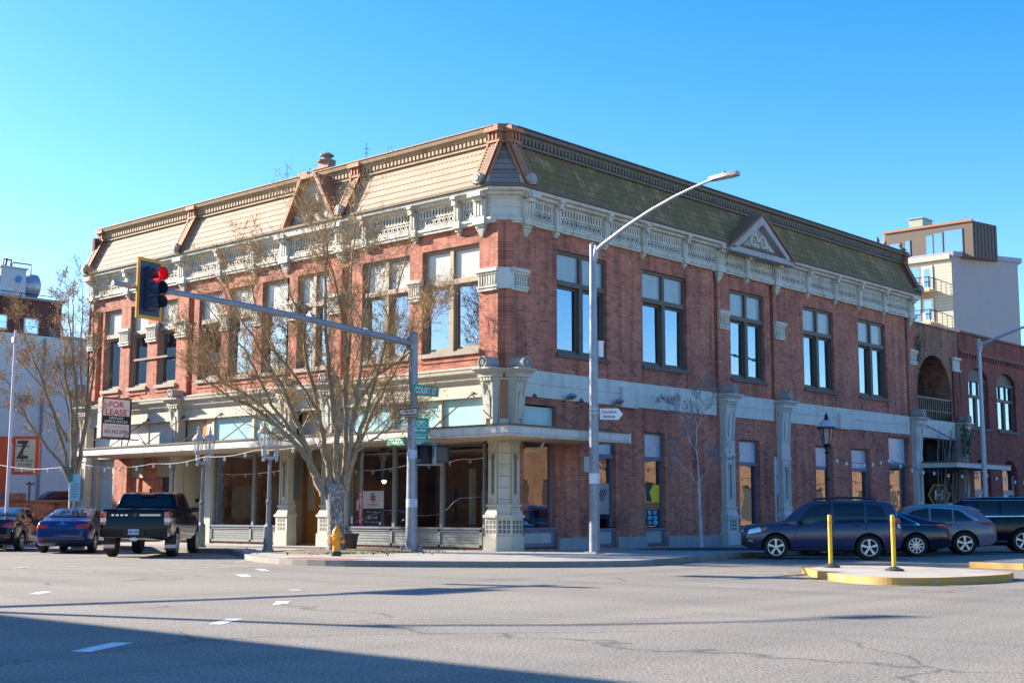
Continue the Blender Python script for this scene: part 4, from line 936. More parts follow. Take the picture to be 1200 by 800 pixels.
# brackets for floodlights on belt
for x in (3.0, 5.6):
    t_ = thing('wall_floodlight', ['small grey floodlight on the pale belt right of the corner pier', 'small grey floodlight on the pale belt behind the street light'][x > 4], 'floodlight', TR(x, .1, 5.1))
    mb = MB(TR); mb.box(x-.06, x+.06, .05, .12, 5.02, 5.12); mb.tube([(x, .1, 5.08), (x+.02, .25, 5.14)], .025, 5); mb.build('bracket', GALV, t_)
    mb = MB(TR); mb.loft([[(x-.17, .2, 5.08), (x+.17, .2, 5.08), (x+.17, .4, 5.18), (x-.17, .4, 5.18)], [(x-.1, .16, 5.2), (x+.1, .16, 5.2), (x+.1, .34, 5.28), (x-.1, .34, 5.28)]]); mb.build('lamp_head', GALV, t_)
t_ = thing('wall_box', 'small pale meter box on the shaded brick under the canopy', 'meter box', TR(4.0, 0, 2.7))
mb = MB(TR); mb.box(3.83, 4.12, .0, .14, 2.7, 3.22); mb.build('body', GALV_LIGHT, t_)
mb = MB(TR); mb.box(4.14, 4.3, .0, .08, 2.95, 3.2); mb.build('conduit_box', IRON, t_)

# ================================================================ arched brick building to the right
AB = thing('arched_brick_building', 'red brick building with balcony arch and round-headed windows beside the parked cars', 'building', (29.5, 0, 0))
XE = 62
aw = [(35.55, 38.05), (39.2, 41.75), (43.1, 45.7), (47.2, 49.8)]
la = [(35.8, 37.95), (39.45, 41.55), (43.4, 45.6), (47.4, 49.6)]
def arched_wall(mb, T, x0, x1, z0, z1, arches, d, depth, n=14):
    """strip of wall with round-headed openings (a, b, sill, spring, rise)"""
    cur = x0
    for a, b, zs, zp, rise in sorted(arches):
        mb.poly([(cur, d, z0), (a, d, z0), (a, d, z1), (cur, d, z1)])
        mb.poly([(a, d, z0), (b, d, z0), (b, d, zs), (a, d, zs)]) if zs > z0+.001 else None
        c = (a+b)/2; r = (b-a)/2
        arc = [(c-r*math.cos(math.pi*k/n), zp+rise*math.sin(math.pi*k/n)) for k in range(n+1)]
        for p, q in zip(arc, arc[1:]):
            mb.poly([(p[0], d, p[1]), (q[0], d, q[1]), (q[0], d, z1), (p[0], d, z1)])
            mb.poly([(p[0], d, p[1]), (q[0], d, q[1]), (q[0], d-depth, q[1]), (p[0], d-depth, p[1])])
        for x in (a, b): mb.poly([(x, d, zs), (x, d-depth, zs), (x, d-depth, zp), (x, d, zp)])
        mb.poly([(a, d, zs), (b, d, zs), (b, d-depth, zs), (a, d-depth, zs)])
        cur = b
    mb.poly([(cur, d, z0), (x1, d, z0), (x1, d, z1), (cur, d, z1)])
mb = MB(TR); arched_wall(mb, TR, 29.5, 34.55, 5.0, 10.55, [(29.66, 33.55, 5.95, 7.2, 1.95)], -.05, 1.4, 20)
mb.box(29.5, 34.55, -.4, .02, 10.55, 10.63)
AB_ = lambda name, mat, mb, **k: mb.build(name, mat, AB, **k)
AB_('arch_wall', BRICK_OLD, mb)
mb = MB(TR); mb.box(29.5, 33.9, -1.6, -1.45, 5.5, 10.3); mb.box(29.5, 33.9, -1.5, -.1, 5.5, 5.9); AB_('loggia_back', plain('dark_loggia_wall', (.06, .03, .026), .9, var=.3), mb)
mb = MB(TR)
for k in range(18):
    x = 29.8+k*.215; mb.box(x-.03, x+.03, -.12, -.06, 5.98, 6.95)
mb.box(29.66, 33.55, -.14, -.04, 6.95, 7.02); mb.box(29.66, 33.55, -.14, -.04, 6.35, 6.39)
AB_('balcony_railing', IRON, mb)
mb = MB(TR); mb.box(29.68, 33.53, -.22, -.17, 5.98, 6.78); AB_('balcony_screen', plain('purple_grey_screen', (.045, .04, .10), .8, var=.3, scale=7), mb)
mb = MB(TR); arched_wall(mb, TR, 34.55, XE, 4.6, 9.55, [(a, b, 5.78, 8.3, .62) for a, b in aw], 0, .3)
arched_wall(mb, TR, 34.55, XE, .1, 4.6, [(a, b, .6, 3.35, .85) for a, b in la], 0, .35)
mb.box(34.62, XE, -.3, -.02, 9.55, 10.6)
mb.box(34.55, 34.62, -.3, -.1, 9.5, 10.6)
AB_('painted_wall', BRICK_PAINT, mb)
mb = MB(TR); mb.box(34.6, XE, -.1, .12, 9.55, 9.68); mb.box(34.6, XE, -.3, .06, 10.6, 10.72); mb.box(34.6, XE, -.05, .06, 9.68, 9.74)
AB_('string_course', dirty('dark_red_moulding', (.17, .06, .05), (.08, .06, .05), .6), mb)
for k in range(62): x = 34.8+k*.335; mb = MB(TR); mb.box(x, x+.16, -.02, .07, 9.36, 9.55); AB_('corbel', BRICK_PAINT, mb)
mb = MB(TR); mb.box(29.5, 33.6, -.02, .05, 5.02, 5.9); AB_('entrance_belt', WHITE_BAND, mb)
for a, b in ((33.62, 34.4),):
    mb = MB(TR); mb.box(a, b, 0, .08, 8.55, 9.2); mb.box(a-.08, b+.08, 0, .17, 9.1, 9.22); mb.box(a-.05, b+.05, 0, .13, 8.5, 8.6); mb.box(a+.25, b-.25, .08, .10, 8.7, 9.0); AB_('pier_capital', PIERR, mb)
    mb = MB(TR); mb.box(a+.05, b-.05, -.02, .06, 6.1, 8.5); AB_('pier_shaft', BRICK_PAINT, mb)
for a, b in aw:
    c = (a+b)/2; fr = MB(TR); d = -.16
    fr.box(a, a+.12, d-.1, d, 5.8, 8.3); fr.box(b-.12, b, d-.1, d, 5.8, 8.3); fr.box(a, b, d-.1, d+.04, 8.2, 8.34); fr.box(a, b, d-.1, d+.02, 7.35, 7.5); fr.box(c-.13, c+.13, d-.1, d+.02, 5.8, 7.35)
    fr.box(c-.5, c-.42, d-.1, d, 7.5, 8.2); fr.box(c+.3, c+.38, d-.1, d, 7.5, 8.2); fr.box(a, b, d-.1, d, 5.8, 5.9)
    n = 12; arc = [(c-(b-a)/2*math.cos(math.pi*k/n), 8.34+.6*math.sin(math.pi*k/n)) for k in range(n+1)]
    fr.prism(arc, 1, d-.1, d-.04)
    w = fr.build('window', FRAME_DARK, AB)
    g = MB(TR); g.poly([(a+.1, d-.06, 5.85), (b-.1, d-.06, 5.85), (b-.1, d-.06, 8.25), (a+.1, d-.06, 8.25)]); g.build('pane', GLASS_UP, w)
    g = MB(TR); g.box(a+.15, c-.2, d-.35, d-.3, 5.9, 7.3); g.box(c+.2, b-.4, d-.35, d-.3, 5.9, 7.3); g.build('curtain', PALEBLIND, w)
    g = MB(TR); g.box(a-.1, b+.1, -.3, .1, 5.64, 5.78); g.build('sill', SILL_DARK, w)
for a, b in la:
    d = -.25; fr = MB(TR); fr.box(a, a+.1, d-.06, d, .6, 3.4); fr.box(b-.1, b, d-.06, d, .6, 3.4); fr.box(a, b, d-.08, d+.03, 2.35, 2.62); fr.box(a, b, d-.06, d, .6, .9)
    w = fr.build('shop_window', PANEL_GREY, AB)
    g = MB(TR); n = 12; c = (a+b)/2
    g.poly([(a, d-.03, .8), (b, d-.03, .8)]+[(c+(b-a)/2*math.cos(math.pi*k/n), d-.03, 3.35+.84*math.sin(math.pi*k/n)) for k in range(n+1)]); g.build('pane', GLASS_UP, w)
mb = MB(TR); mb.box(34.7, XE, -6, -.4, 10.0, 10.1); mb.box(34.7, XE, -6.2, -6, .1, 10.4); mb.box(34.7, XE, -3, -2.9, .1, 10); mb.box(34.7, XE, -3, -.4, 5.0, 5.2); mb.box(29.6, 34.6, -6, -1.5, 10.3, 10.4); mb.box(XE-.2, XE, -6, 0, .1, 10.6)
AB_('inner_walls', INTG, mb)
# recessed entrance under the arch
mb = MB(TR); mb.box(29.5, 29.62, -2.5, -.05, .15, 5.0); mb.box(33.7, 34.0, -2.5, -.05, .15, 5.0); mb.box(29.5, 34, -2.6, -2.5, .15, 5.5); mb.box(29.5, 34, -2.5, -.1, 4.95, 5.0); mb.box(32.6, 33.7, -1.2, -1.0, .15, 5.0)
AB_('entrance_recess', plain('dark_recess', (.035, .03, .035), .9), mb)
mb = MB(TR); mb.box(33.75, 34.55, -.3, -.02, .15, 5.0); AB_('entrance_pier', BRICK_DARK, mb)
mb = MB(TR); mb.box(29.2, 35.6, 1.88, 2.0, 3.52, 3.74); mb.box(29.2, 29.3, .05, 1.88, 3.52, 3.74); mb.box(35.5, 35.6, .05, 1.88, 3.52, 3.74)
e_ = AB_('entrance_canopy', WHITE_BAND, mb)
mb = MB(TR); mb.box(29.15, 35.65, .05, 2.04, 3.74, 3.80); mb.build('roof_edge', FASCIA_TOP, e_)
mb = MB(TR); mb.box(29.3, 35.5, .05, 1.88, 3.54, 3.6); mb.build('soffit', SILL_DARK, e_)
mb = MB(TR); mb.tube([(30.2, .1, 5.6), (34.6, 1.8, 3.78)], .03, 5); mb.tube([(34.9, .1, 5.6), (34.9, 1.8, 3.78)], .03, 5); mb.build('tie_rod', RUSTROD, e_)
# bare vines over the entrance
rr = random.Random(3); mb = MB()
for k in range(34):
    x = 29.6+rr.random()*4.0; z = .6+rr.random()*1.5; p = Vector((x, -.5-rr.random()*.3, z)); pts = [p]; dx = rr.uniform(-.12, .5)
    for j in range(9): p = p+Vector((dx*.45+rr.uniform(-.16, .16), rr.uniform(-.07, .07), .5)); pts.append(p.copy())
    mb.tube([q for q in pts if q.z < 5.7], [.022-.0015*i for i in range(len([q for q in pts if q.z < 5.7]))], 4)
tag(mb.build('bare_vine', plain('pale_vine', (.25, .23, .2), .9), loc=(31, -.3, .6)), 'tangle of bare pale vine stems over the dark entrance', 'vine')
rr = random.Random(9); mb = MB()
def leafquad(mb, p, s, rr):
    n = Vector((rr.gauss(0, 1), rr.gauss(0, 1), rr.gauss(0, 1))).normalized(); a = n.orthogonal().normalized(); b = n.cross(a)
    mb.poly([p+a*s, p+b*s*.7, p-a*s, p-b*s*.7])
for k in range(500):
    x = 33.9+rr.gauss(0, .16); z = 5.0+rr.gauss(0, .45); leafquad(mb, Vector((x, -.42+rr.gauss(0, .08), z)), .06, rr)
for k in range(200): leafquad(mb, Vector((34.75+rr.gauss(0, .1), -.2+rr.gauss(0, .06), 5.1+rr.gauss(0, .4))), .055, rr)
for k in range(160): leafquad(mb, Vector((29.62+rr.gauss(0, .1), -.1+rr.gauss(0, .06), 9.9-abs(rr.gauss(0, .9)))), .055, rr)
tag(mb.build('ivy_clump', plain('ivy_leaf', (.035, .075, .02), .6, var=.5, scale=14), loc=(34, -.4, 5)), 'dark green ivy clinging to the brackets of the arched entrance', 'ivy')
# hexagonal H sign standing inside the entrance
mxs = frame_at((30.75, -.35, 2.25), (.78, -.62, 0))
t_ = thing('hexagon_sign', 'black hexagonal sign with gold rim and white letter H', 'sign', mat=mxs)
mb = MB(); hx = lambda r: [(r*math.cos(math.pi*k/3), r*math.sin(math.pi*k/3)) for k in range(6)]
mb.prism(hx(.56), 1, 0, .04); mb.build('plate', BLK, t_, local=True)
mb = MB(); o6, i6 = hx(.58), hx(.51)
for k in range(6): mb.prism([o6[k], o6[(k+1) % 6], i6[(k+1) % 6], i6[k]], 1, -.03, -.002)
mb.build('rim', plain('gold_rim', (.5, .36, .06), .4, var=0), t_, local=True); text('H', .42, .46, WHT, t_, (0, -.006, 0))
mb = MB(); mb.box(-.04, .04, .05, .12, -2.1, -.4); mb.build('stand', IRON, t_, local=True)
# ================================================================ buildings further off
# apartment block behind, right
SIDING = None
m, nt, b = newmat('tan_lap_siding'); b.inputs['Roughness'].default_value = .7
wv = nt.nodes.new('ShaderNodeTexWave'); wv.wave_type = 'BANDS'; wv.bands_direction = 'Z'; wv.inputs['Scale'].default_value = 1.15; wv.wave_profile = 'SAW'
nt.links.new(pos(nt), wv.inputs['Vector']); nt.links.new(ramp(nt, wv.outputs['Fac'], [(0.0, (.20, .17, .12)), (.25, (.50, .45, .34)), (1, (.56, .50, .38))]), b.inputs['Base Color']); SIDING = m
LILAC = dirty('lilac_grey_render', (.37, .35, .37), (.27, .25, .27), .35); BROWNBOX = plain('brown_metal_cladding', (.115, .082, .062), .6, var=.06, scale=1); BROWNRIB = plain('dark_brown_cladding', (.075, .055, .055), .6, var=.1)
AP = thing('apartment_block', 'tan and lilac apartment block with balconies and brown rooftop storey', 'building', (78.5, 19.3, 0))
def AP_(n, m_, mb, par=None): return mb.build(n, m_, par or AP)
x0, y0 = 78.5, 19.3
mb = MB(); mb.loft([[(x0, y0, z), (85.35, 16.24, z), (99, 26, z), (x0+8, y0+22, z), (x0+.05, y0+21.9, z)] for z in (0, 23.55)]); AP_('rendered_block', LILAC, mb)
mb = MB(); mb.box(x0-.03, x0, y0+.02, y0+21.8, 0, 23.3); AP_('siding_wall', SIDING, mb)
mb = MB(); mb.loft([[(x0-.1, y0-.2, z), (85.65, 15.95, z), (99.3, 26, z), (x0+8, y0+22, z), (x0-.1, y0+22, z)] for z in (23.55, 23.95)]); AP_('parapet_cap', plain('pale_blue_cap', (.30, .30, .38), .5), mb)
mb = MB(); mb.box(x0-.25, x0-.1, y0+.1, y0+22, 23.3, 23.7); AP_('roof_fascia', plain('tan_fascia', (.5, .44, .34), .6), mb)
px0 = 77.9
BT = thing  # rooftop storey: skewed box, follows the two visible faces
pb = MB(); pb.loft([[(79.4, 17.7, z), (79.4, 25.9, z), (83, 28, z), (82.9, 17.0, z)] for z in (23.4, 26.6)]); ph = AP_('rooftop_storey', BROWNBOX, pb)
dirv = (Vector((79.4, 25.9, 0))-Vector((79.4, 17.7, 0))); LW = dirv.length; dirv.normalize(); nrm = Vector((-dirv.y, dirv.x, 0))
if nrm.x > 0: nrm = -nrm
PT = lambda s, d, z: tuple(Vector((79.4, 17.7, z))+dirv*s+nrm*d)
mb = MB(PT); mb.box(-.05, LW+.05, -.1, .12, 26.55, 26.75); mb.build('parapet_cap', TERRA, ph)
BLUEGL = glassmat('blue_reflecting_glass', .7, (.2, .2, .22), 0, (.75, .85, 1.0))
for (a, c, z0, z1) in ((.95, 2.55, 24.0, 26.0), (2.75, 3.5, 24.0, 25.9), (3.65, 4.25, 24.0, 25.8), (5.8, 6.2, 23.5, 25.6), (6.75, 7.7, 24.8, 25.5)):
    f = MB(PT); f.box(a-.06, c+.06, .0, .05, z0-.06, z1+.06); w = f.build('window', FRAME_DARK, ph)
    g = MB(PT); g.poly([(a, .055, z0), (c, .055, z0), (c, .055, z1), (a, .055, z1)]); g.build('pane', BLUEGL, w)
mb = MB()
e1 = (Vector((82.9, 17.0, 0))-Vector((79.4, 17.7, 0))).normalized()
for k in range(7):
    p = Vector((79.4, 17.7, 0))+e1*(.2+k*.5)-Vector((-e1.y, e1.x, 0))*.0; q = p+e1*.25
    nn = Vector((e1.y, -e1.x, 0))*.05
    mb.loft([[p+Vector((0, 0, z)), q+Vector((0, 0, z)), q+nn+Vector((0, 0, z)), p+nn+Vector((0, 0, z))] for z in (23.4, 26.6)])
mb.build('ribbed_cladding', BROWNRIB, ph)
mb = MB(); mb.box(80.2, 82.2, 22.6, 23.9, 26.6, 27.7); mb.box(80.1, 82.3, 22.5, 24.0, 27.7, 27.78); mb.build('rooftop_unit', plain('grey_green_metal', (.34, .37, .30), .5), ph)
AT = lambda s, d, z: (x0-d, y0+s, z)
for (z0) in (20.75, 17.9, 15.0, 12.1):
    f = MB(AT); f.box(1.7, 5.2, 0, .06, z0, z0+2.25); w = f.build('window', FRAME_TAN, AP)
    g = MB(AT); g.poly([(2.95, .065, z0+.05), (5.1, .065, z0+.05), (5.1, .065, z0+2.15), (2.95, .065, z0+2.15)]); g.build('pane', BLUEGL, w)
    g = MB(AT); g.box(1.75, 2.75, .06, .1, z0+.03, z0+2.15); dd = g.build('balcony_door', WHT, w)
    g = MB(AT); g.poly([(1.95, .105, z0+.3), (2.55, .105, z0+.3), (2.55, .105, z0+1.95), (1.95, .105, z0+1.95)]); g.build('pane', BLUEGL, w)
    bmb = MB(AT); bmb.box(1.5, 6.4, 0, 1.35, z0-.28, z0-.05); bal = bmb.build('balcony', SOFFIT, AP)
    r_ = MB(AT)
    for s in (1.55, 2.4, 3.3, 4.2, 5.1, 6.3): r_.box(s-.025, s+.025, 1.28, 1.33, z0-.05, z0+1.0)
    r_.box(1.5, 6.4, 1.27, 1.34, z0+.96, z0+1.03); r_.box(1.52, 1.58, 0, 1.3, z0+.96, z0+1.03)
    for k in range(30): s = 1.6+k*.16; r_.box(s-.008, s+.008, 1.29, 1.31, z0, z0+.96)
    for k in range(8): r_.box(1.53, 1.56, .05+k*.16, .065+k*.16, z0, z0+.96)
    r_.build('railing', IRON, bal)
# long white-walled building beyond the parking lot, left
WB = thing('warehouse', 'pale grey warehouse with dark brick upper storey beyond the parking lot', 'building', (8, 50, 0))
PALEWALL = dirty('pale_grey_painted_wall', (.78, .73, .60), (.6, .56, .46), .3)
mb = MB(); mb.box(-25, 34, 50, 70, 0, 12.45); WB_w = mb.build('painted_wall', PALEWALL, WB)
mb = MB(); mb.box(-25, 12.45, 50.3, 66, 12.45, 14.75); mb.build('brick_storey', BRICK_DARK, WB)
mb = MB(); mb.box(-25.1, 12.55, 50.2, 66.1, 14.75, 14.9); mb.box(12.6, 34.1, 49.9, 70.1, 12.45, 12.6); mb.build('coping', plain('grey_coping', (.35, .35, .36), .7), WB)
for a, c, z0, z1 in ((7.2, 8.65, 12.75, 13.5), (9.95, 10.75, 12.62, 13.45)):
    f = MB(); f.box(a-.08, c+.08, 50.2, 50.3, z0-.08, z1+.08); w = f.build('window', WHT, WB)
    g = MB(); g.poly([(a, 50.19, z0), (c, 50.19, z0), (c, 50.19, z1), (a, 50.19, z1)]); g.build('pane', BLUEGL, w)
    g = MB(); g.box(a, c, 50.17, 50.185, z0+.35, z0+.4); g.build('glazing_bar', WHT, w)
for x in (2.5, 11.2, 16.5): mb = MB(); mb.tube([(x, 49.92, 12.3), (x, 49.92, .2)], .09, 6); mb.build('downpipe', plain('dull_grey_pipe', (.30, .30, .30), .6), WB)
for x, z in ((5.0, 9.2), (9.6, 8.1), (13.6, 9.0)): mb = MB(); mb.box(x, x+.8, 49.9, 50, z, z+.55); mb.build('wall_vent', plain('vent_grey', (.22, .22, .23), .6), WB)
mb = MB(); mb.tube([(7.4, 49.8, 15.0), (11.9, 49.8, 15.0)], .03, 5)
for x in (7.5, 9.4, 11.8): mb.tube([(x, 50, 14.8), (x, 49.8, 15.0)], .03, 5)
mb.build('roof_rail', IRON, WB)
CU = thing('cooling_unit', 'grey rooftop cooling unit with round fan ducts on the brick warehouse', 'cooling unit', (9.2, 51, 14.9))
mb = MB(); mb.box(8.35, 10.05, 50.6, 52, 14.9, 16.7); mb.box(8.25, 10.15, 50.5, 52.1, 16.65, 16.75); mb.build('housing', GALV_LIGHT, CU)
for sx, r_, c_ in ((-1, .62, 15.9), (1, .85, 15.7)):
    mb = MB(); x = 9.2+sx*.85; n = 16
    rg = lambda r, xx: [(xx, 51.2+r*math.cos(2*math.pi*k/n), c_+r*math.sin(2*math.pi*k/n)) for k in range(n)]
    mb.loft([rg(r_*.55, x), rg(r_*.95, x+sx*.5), rg(r_, x+sx*.55), rg(r_, x+sx*.9), rg(r_*.8, x+sx*1.02), rg(.05, x+sx*1.05)]); mb.build('fan_duct', plain('duct_metal', (.42, .43, .46), .4, .5), CU, smooth=40)
mb = MB(); mb.tube([(8.6, 50.8, 16.75), (8.6, 50.8, 17.2), (9.1, 50.8, 17.2), (9.1, 50.8, 16.75)], .06, 6); mb.tube([(9.2, 51, 16.7), (9.3, 51, 17.1), (10.5, 50.9, 17.1), (10.5, 50.9, 16.4)], .05, 6); mb.tube([(8.9, 51.2, 16.7), (9.0, 51.2, 17.35)], .08, 6); mb.build('pipework', plain('dark_red_pipe', (.14, .06, .06), .6), CU)
mb = MB(); mb.prism([(9.3, 15.9), (9.5, 16.25), (9.75, 16.1), (9.6, 15.75)], 1, 50.49, 50.5); mb.build('blue_sticker', plain('blue_sticker', (.02, .25, .6), .5, var=0), CU)
# low red brick wall of the parking lot
mb = MB(); mb.box(-6, .6, 26.7, 27.0, 0, 1.75)
t_ = tag(mb.build('low_brick_wall', brickmat('orange_brick', (.66, .22, .11), (.55, .17, .09), (.35, .22, .16), .2), loc=(-2, 27, 0)), 'low orange brick wall behind the left parked sedans', 'wall')
mb = MB(); mb.box(-6.1, .65, 26.65, 27.05, 1.75, 1.86); mb.build('coping', TERRA, t_)
mb = MB(); mb.box(-2.9, -1.95, 26.5, 26.98, 1.86, 2.15); mb.build('raised_end', BRICK_OLD, t_)

# the two street walls behind the camera's left and right (they shade the crossing and show in the glass)
OBB = brickmat('deep_brown_brick', (.11, .042, .025), (.085, .032, .02), (.09, .05, .035), .05)
SBB = brickmat('dull_tan_brick', (.20, .115, .065), (.17, .095, .05), (.15, .1, .065), .1)
OB = thing('opposite_building', 'plain dark brown brick commercial building across Court Street, outside the picture', 'building', (-30.6, 0, 0))
OT = lambda s, d, z: (-30.4+d, s, z)
mb = MB(OT); wall(mb, -4.5, 70, 0, 10, [(1+k*4.4, 4.4+k*4.4, .9, 3.4, .3) for k in range(15)]+[(1.6+k*4.4, 3.6+k*4.4, 5.4, 8.0, .3) for k in range(15)]); mb.build('brick_wall', OBB, OB)
mb = MB(); mb.box(-58, -30.7, -4.5, 70, 0, 9.9); mb.build('wall_core', OBB, OB)
mb = MB(); mb.box(-58.2, -30.2, -4.7, 70.2, 9.9, 10.15); mb.build('coping', FASCIA_TOP, OB)
g = MB(); g.poly([(-30.66, 0, .8), (-30.66, 70, .8), (-30.66, 70, 8.2), (-30.66, 0, 8.2)]); g.build('pane', GRILLE, OB)
SB = thing('opposite_building', 'tan brick commercial building across the cross street, behind the camera', 'building', (30, -31, 0))
ST = lambda s, d, z: (s, -30.8+d, z)
mb = MB(ST); wall(mb, 6, 190, 0, 9.0, [(8+k*5, 11.4+k*5, .8, 3.6, .3) for k in range(36)]+[(8.6+k*5, 10.6+k*5, 5.2, 7.4, .3) for k in range(36)]); mb.build('brick_wall', SBB, SB)
mb = MB(); mb.box(6, 190, -52, -31.1, 0, 8.9); mb.build('wall_core', SBB, SB)
mb = MB(); mb.box(5.8, 190.2, -52.2, -30.6, 8.9, 9.2); mb.build('coping', WHITE, SB)
g = MB(); g.poly([(7, -31.05, .7), (189, -31.05, .7), (189, -31.05, 7.6), (7, -31.05, 7.6)]); g.build('pane', GRILLE, SB)

# ================================================================ signals, lights, signs
SP = thing('signal_pole', 'tall galvanised signal pole with long mast arm at the street corner', 'signal pole', (-2.54, 1.52, .15))
px, py = -2.54, 1.52
mb = MB(); mb.tube([(px, py, .2), (px, py, 6.85)], [.185, .13], 16); mb.lathe((px, py, 0), [(.13, 6.83), (.14, 6.86), (.1, 6.92), (.01, 6.93)], 16); mb.box(px-.2, px-.0, py-.1, py+.1, 6.35, 6.75); mb.build('pole', GALV, SP, smooth=40)
mb = MB(); mb.box(px-.26, px+.26, py-.26, py+.26, .15, .20)
for a in (-.2, .2):
    for c in (-.2, .2): mb.lathe((px+a, py+c, 0), [(.05, .2), (.05, .28), (.03, .3), (.03, .36)], 6)
mb.build('base_plate', GALV, SP)
arm_pts = [(px-.15, py, 6.55)]+[(px-.15-10.4*t, py, 6.55+.55*math.sin(t*math.pi/2)) for t in (.1, .25, .4, .6, .8, 1.0)]
mb = MB(); mb.tube(arm_pts, [.11, .105, .1, .092, .085, .075, .065], 12); mb.tube([(px-4.0, py, 6.9), (px-4.0, py, 7.02)], .05, 8)
for t in (.2, .42): mb.tube([(px-9.9*t-.04, py, 6.55+.62*math.sin(t*math.pi/2)), (px-9.9*t+.04, py, 6.55+.62*math.sin(t*math.pi/2))], .125, 12)
mb.build('mast_arm', GALV, SP, smooth=40)
SIGW = plain('sticker_white', (.7, .72, .76), .6, var=.1)
for z0, z1, r_ in ((2.95, 3.25, .162), (1.5, 1.75, .176)): mb = MB(); mb.tube([(px, py, z0), (px, py, z1)], r_, 16); mb.build('sticker_band', plain('pale_blue_sticker', (.42, .50, .64), .6, var=.3, scale=16), SP)
# traffic light facing the cross street
hx_ = px-9.55; hz = 7.05
HOUS = plain('navy_signal_housing', (.035, .045, .085), .45, var=0); YEDGE = plain('yellow_signal_edge', (.82, .33, .0), .5, var=.08)
t_ = thing('traffic_light', 'three-lamp traffic light with yellow-edged black backplate, red lit', 'traffic light', mat=frame_at((hx_, py-.16, hz), (.985, .17, 0)))
def lb(n, m_, *a): mb = MB(); mb.box(*a); return mb.build(n, m_, t_, local=True)
lb('housing', HOUS, -.19, .19, -.17, .05, -.56, .56); lb('backplate', HOUS, -.36, .36, .03, .055, -.72, .72)
mb = MB()
for a in ((-.43, -.345, -.79, .79), (.345, .43, -.79, .79)): mb.box(a[0], a[1], .02, .065, a[2], a[3])
for a in ((-.345, .345, .705, .79), (-.345, .345, -.79, -.705)): mb.box(a[0], a[1], .02, .065, a[2], a[3])
mb.build('yellow_border', YEDGE, t_, local=True)
LENS = {'red': emit('red_signal_glow', (1.0, .015, .02), 1.6), 'off': plain('dark_lens', (.05, .05, .055), .15, var=0)}
for k, z in enumerate((.36, 0, -.36)):
    mb = MB(); n = 20
    rg = lambda r, y: [(r*math.cos(2*math.pi*i/n), y, z+r*math.sin(2*math.pi*i/n)) for i in range(n)]
    mb.loft([rg(.15, -.172), rg(.10, -.195), rg(.01, -.205)]); ln = mb.build('lens', LENS['red'] if k == 0 else LENS['off'], t_, smooth=60, local=True)
    mb = MB()   # tunnel visor, open below
    ang = [R(-50+280*i/16) for i in range(17)]
    mb.loft([[(.165*math.cos(a), y, z+.165*math.sin(a)) for a in ang] for y in (-.17, -.46)], closed=False)
    mb.loft([[(.175*math.cos(a), y, z+.175*math.sin(a)) for a in ang] for y in (-.17, -.46)], closed=False)
    mb.build('visor', plain('red_lit_visor', (.16, .015, .02), .4, var=0) if k == 0 else HOUS, ln, local=True)
mb = MB(); mb.box(-.06, .06, .05, .2, -.3, .3); mb.build('mounting_bracket', GALV, t_, local=True)
# pedestrian signals on the pole
for nm, lab, X, Y, xd in (('a', 'pedestrian signal box nearest the corner pole, facing Court Street', px+.27, py-.24, (.2, -1, 0)), ('b', 'pedestrian signal box on the far side of its bracket, facing the cross street', px+.60, py-.66, (.75, -.66, 0))):
    t_ = thing('pedestrian_signal', lab, 'crossing signal', mat=frame_at((X, Y, 3.12), xd))
    mb = MB(); mb.box(-.23, .23, .0, .2, -.25, .25); mb.build('housing', IRON, t_, local=True)
    mb = MB(); mb.box(-.19, .19, -.012, -.002, -.21, .21); mb.build('face', GRILLE, t_, local=True)
    mb = MB(); mb.box(-.25, .25, -.2, .0, .25, .27); mb.box(-.25, -.23, -.16, 0, -.1, .25); mb.box(.23, .25, -.16, 0, -.1, .25); mb.build('hood', IRON, t_, local=True)
mb = MB()
for z in (2.80, 3.45): mb.tube([(px, py, z), (px+.64, py-.70, z)], .035, 6)
mb.tube([(px+.46, py-.50, 2.8), (px+.46, py-.50, 3.45)], .08, 8); mb.build('signal_bracket', GALV, SP)
# signs on the pole
GREEN = plain('sign_green', (.0, .30, .19), .45, var=.05); SWHITE = plain('sign_white', (.80, .82, .84), .45, var=.04); SBLACK = plain('sign_black', (.02, .02, .03), .5, var=0)
def sign(name, lab, p, xd, w, h, m_, cat='sign', border=None):
    t_ = thing(name, lab, cat, mat=frame_at(p, xd)); mb = MB(); mb.box(-w/2, w/2, 0, .012, -h/2, h/2); mb.build('plate', m_, t_, local=True)
    if border:
        mb = MB(); e = .015; k = .02
        for a in ((-w/2+e, w/2-e, h/2-e-k, h/2-e), (-w/2+e, w/2-e, -h/2+e, -h/2+e+k), (-w/2+e, -w/2+e+k, -h/2+e+k, h/2-e-k), (w/2-e-k, w/2-e, -h/2+e+k, h/2-e-k)): mb.box(a[0], a[1], -.003, -.0005, a[2], a[3])
        mb.build('border', border, t_, local=True)
    return t_
t_ = sign('street_sign', 'green COURT ST street name sign high on the signal pole', (px+.36, py-.2, 5.10), (1, 0, 0), 1.12, .33, GREEN); text('COURT ST', .9, .2, SWHITE, t_, (0, -.004, 0))
t_ = sign('one_way_sign', 'black and white one way arrow sign on the signal pole', (px-.20, py+.0, 4.42), (0, -1, 0), .92, .31, SBLACK, border=SWHITE)
mb = MB(); mb.prism([(-.40, 0), (-.24, .11), (-.24, .075), (.38, .075), (.38, -.075), (-.24, -.075), (-.24, -.11)], 1, -.004, -.001); mb.build('arrow', SWHITE, t_, local=True); text('ONE WAY', .5, .095, SBLACK, t_, (.06, -.007, 0))
t_ = sign('bike_route_sign', 'tall green bicycle route sign with three white lines', (px+.16, py-.22, 3.82), (.93, -.37, 0), .50, .84, GREEN)
mb = MB()
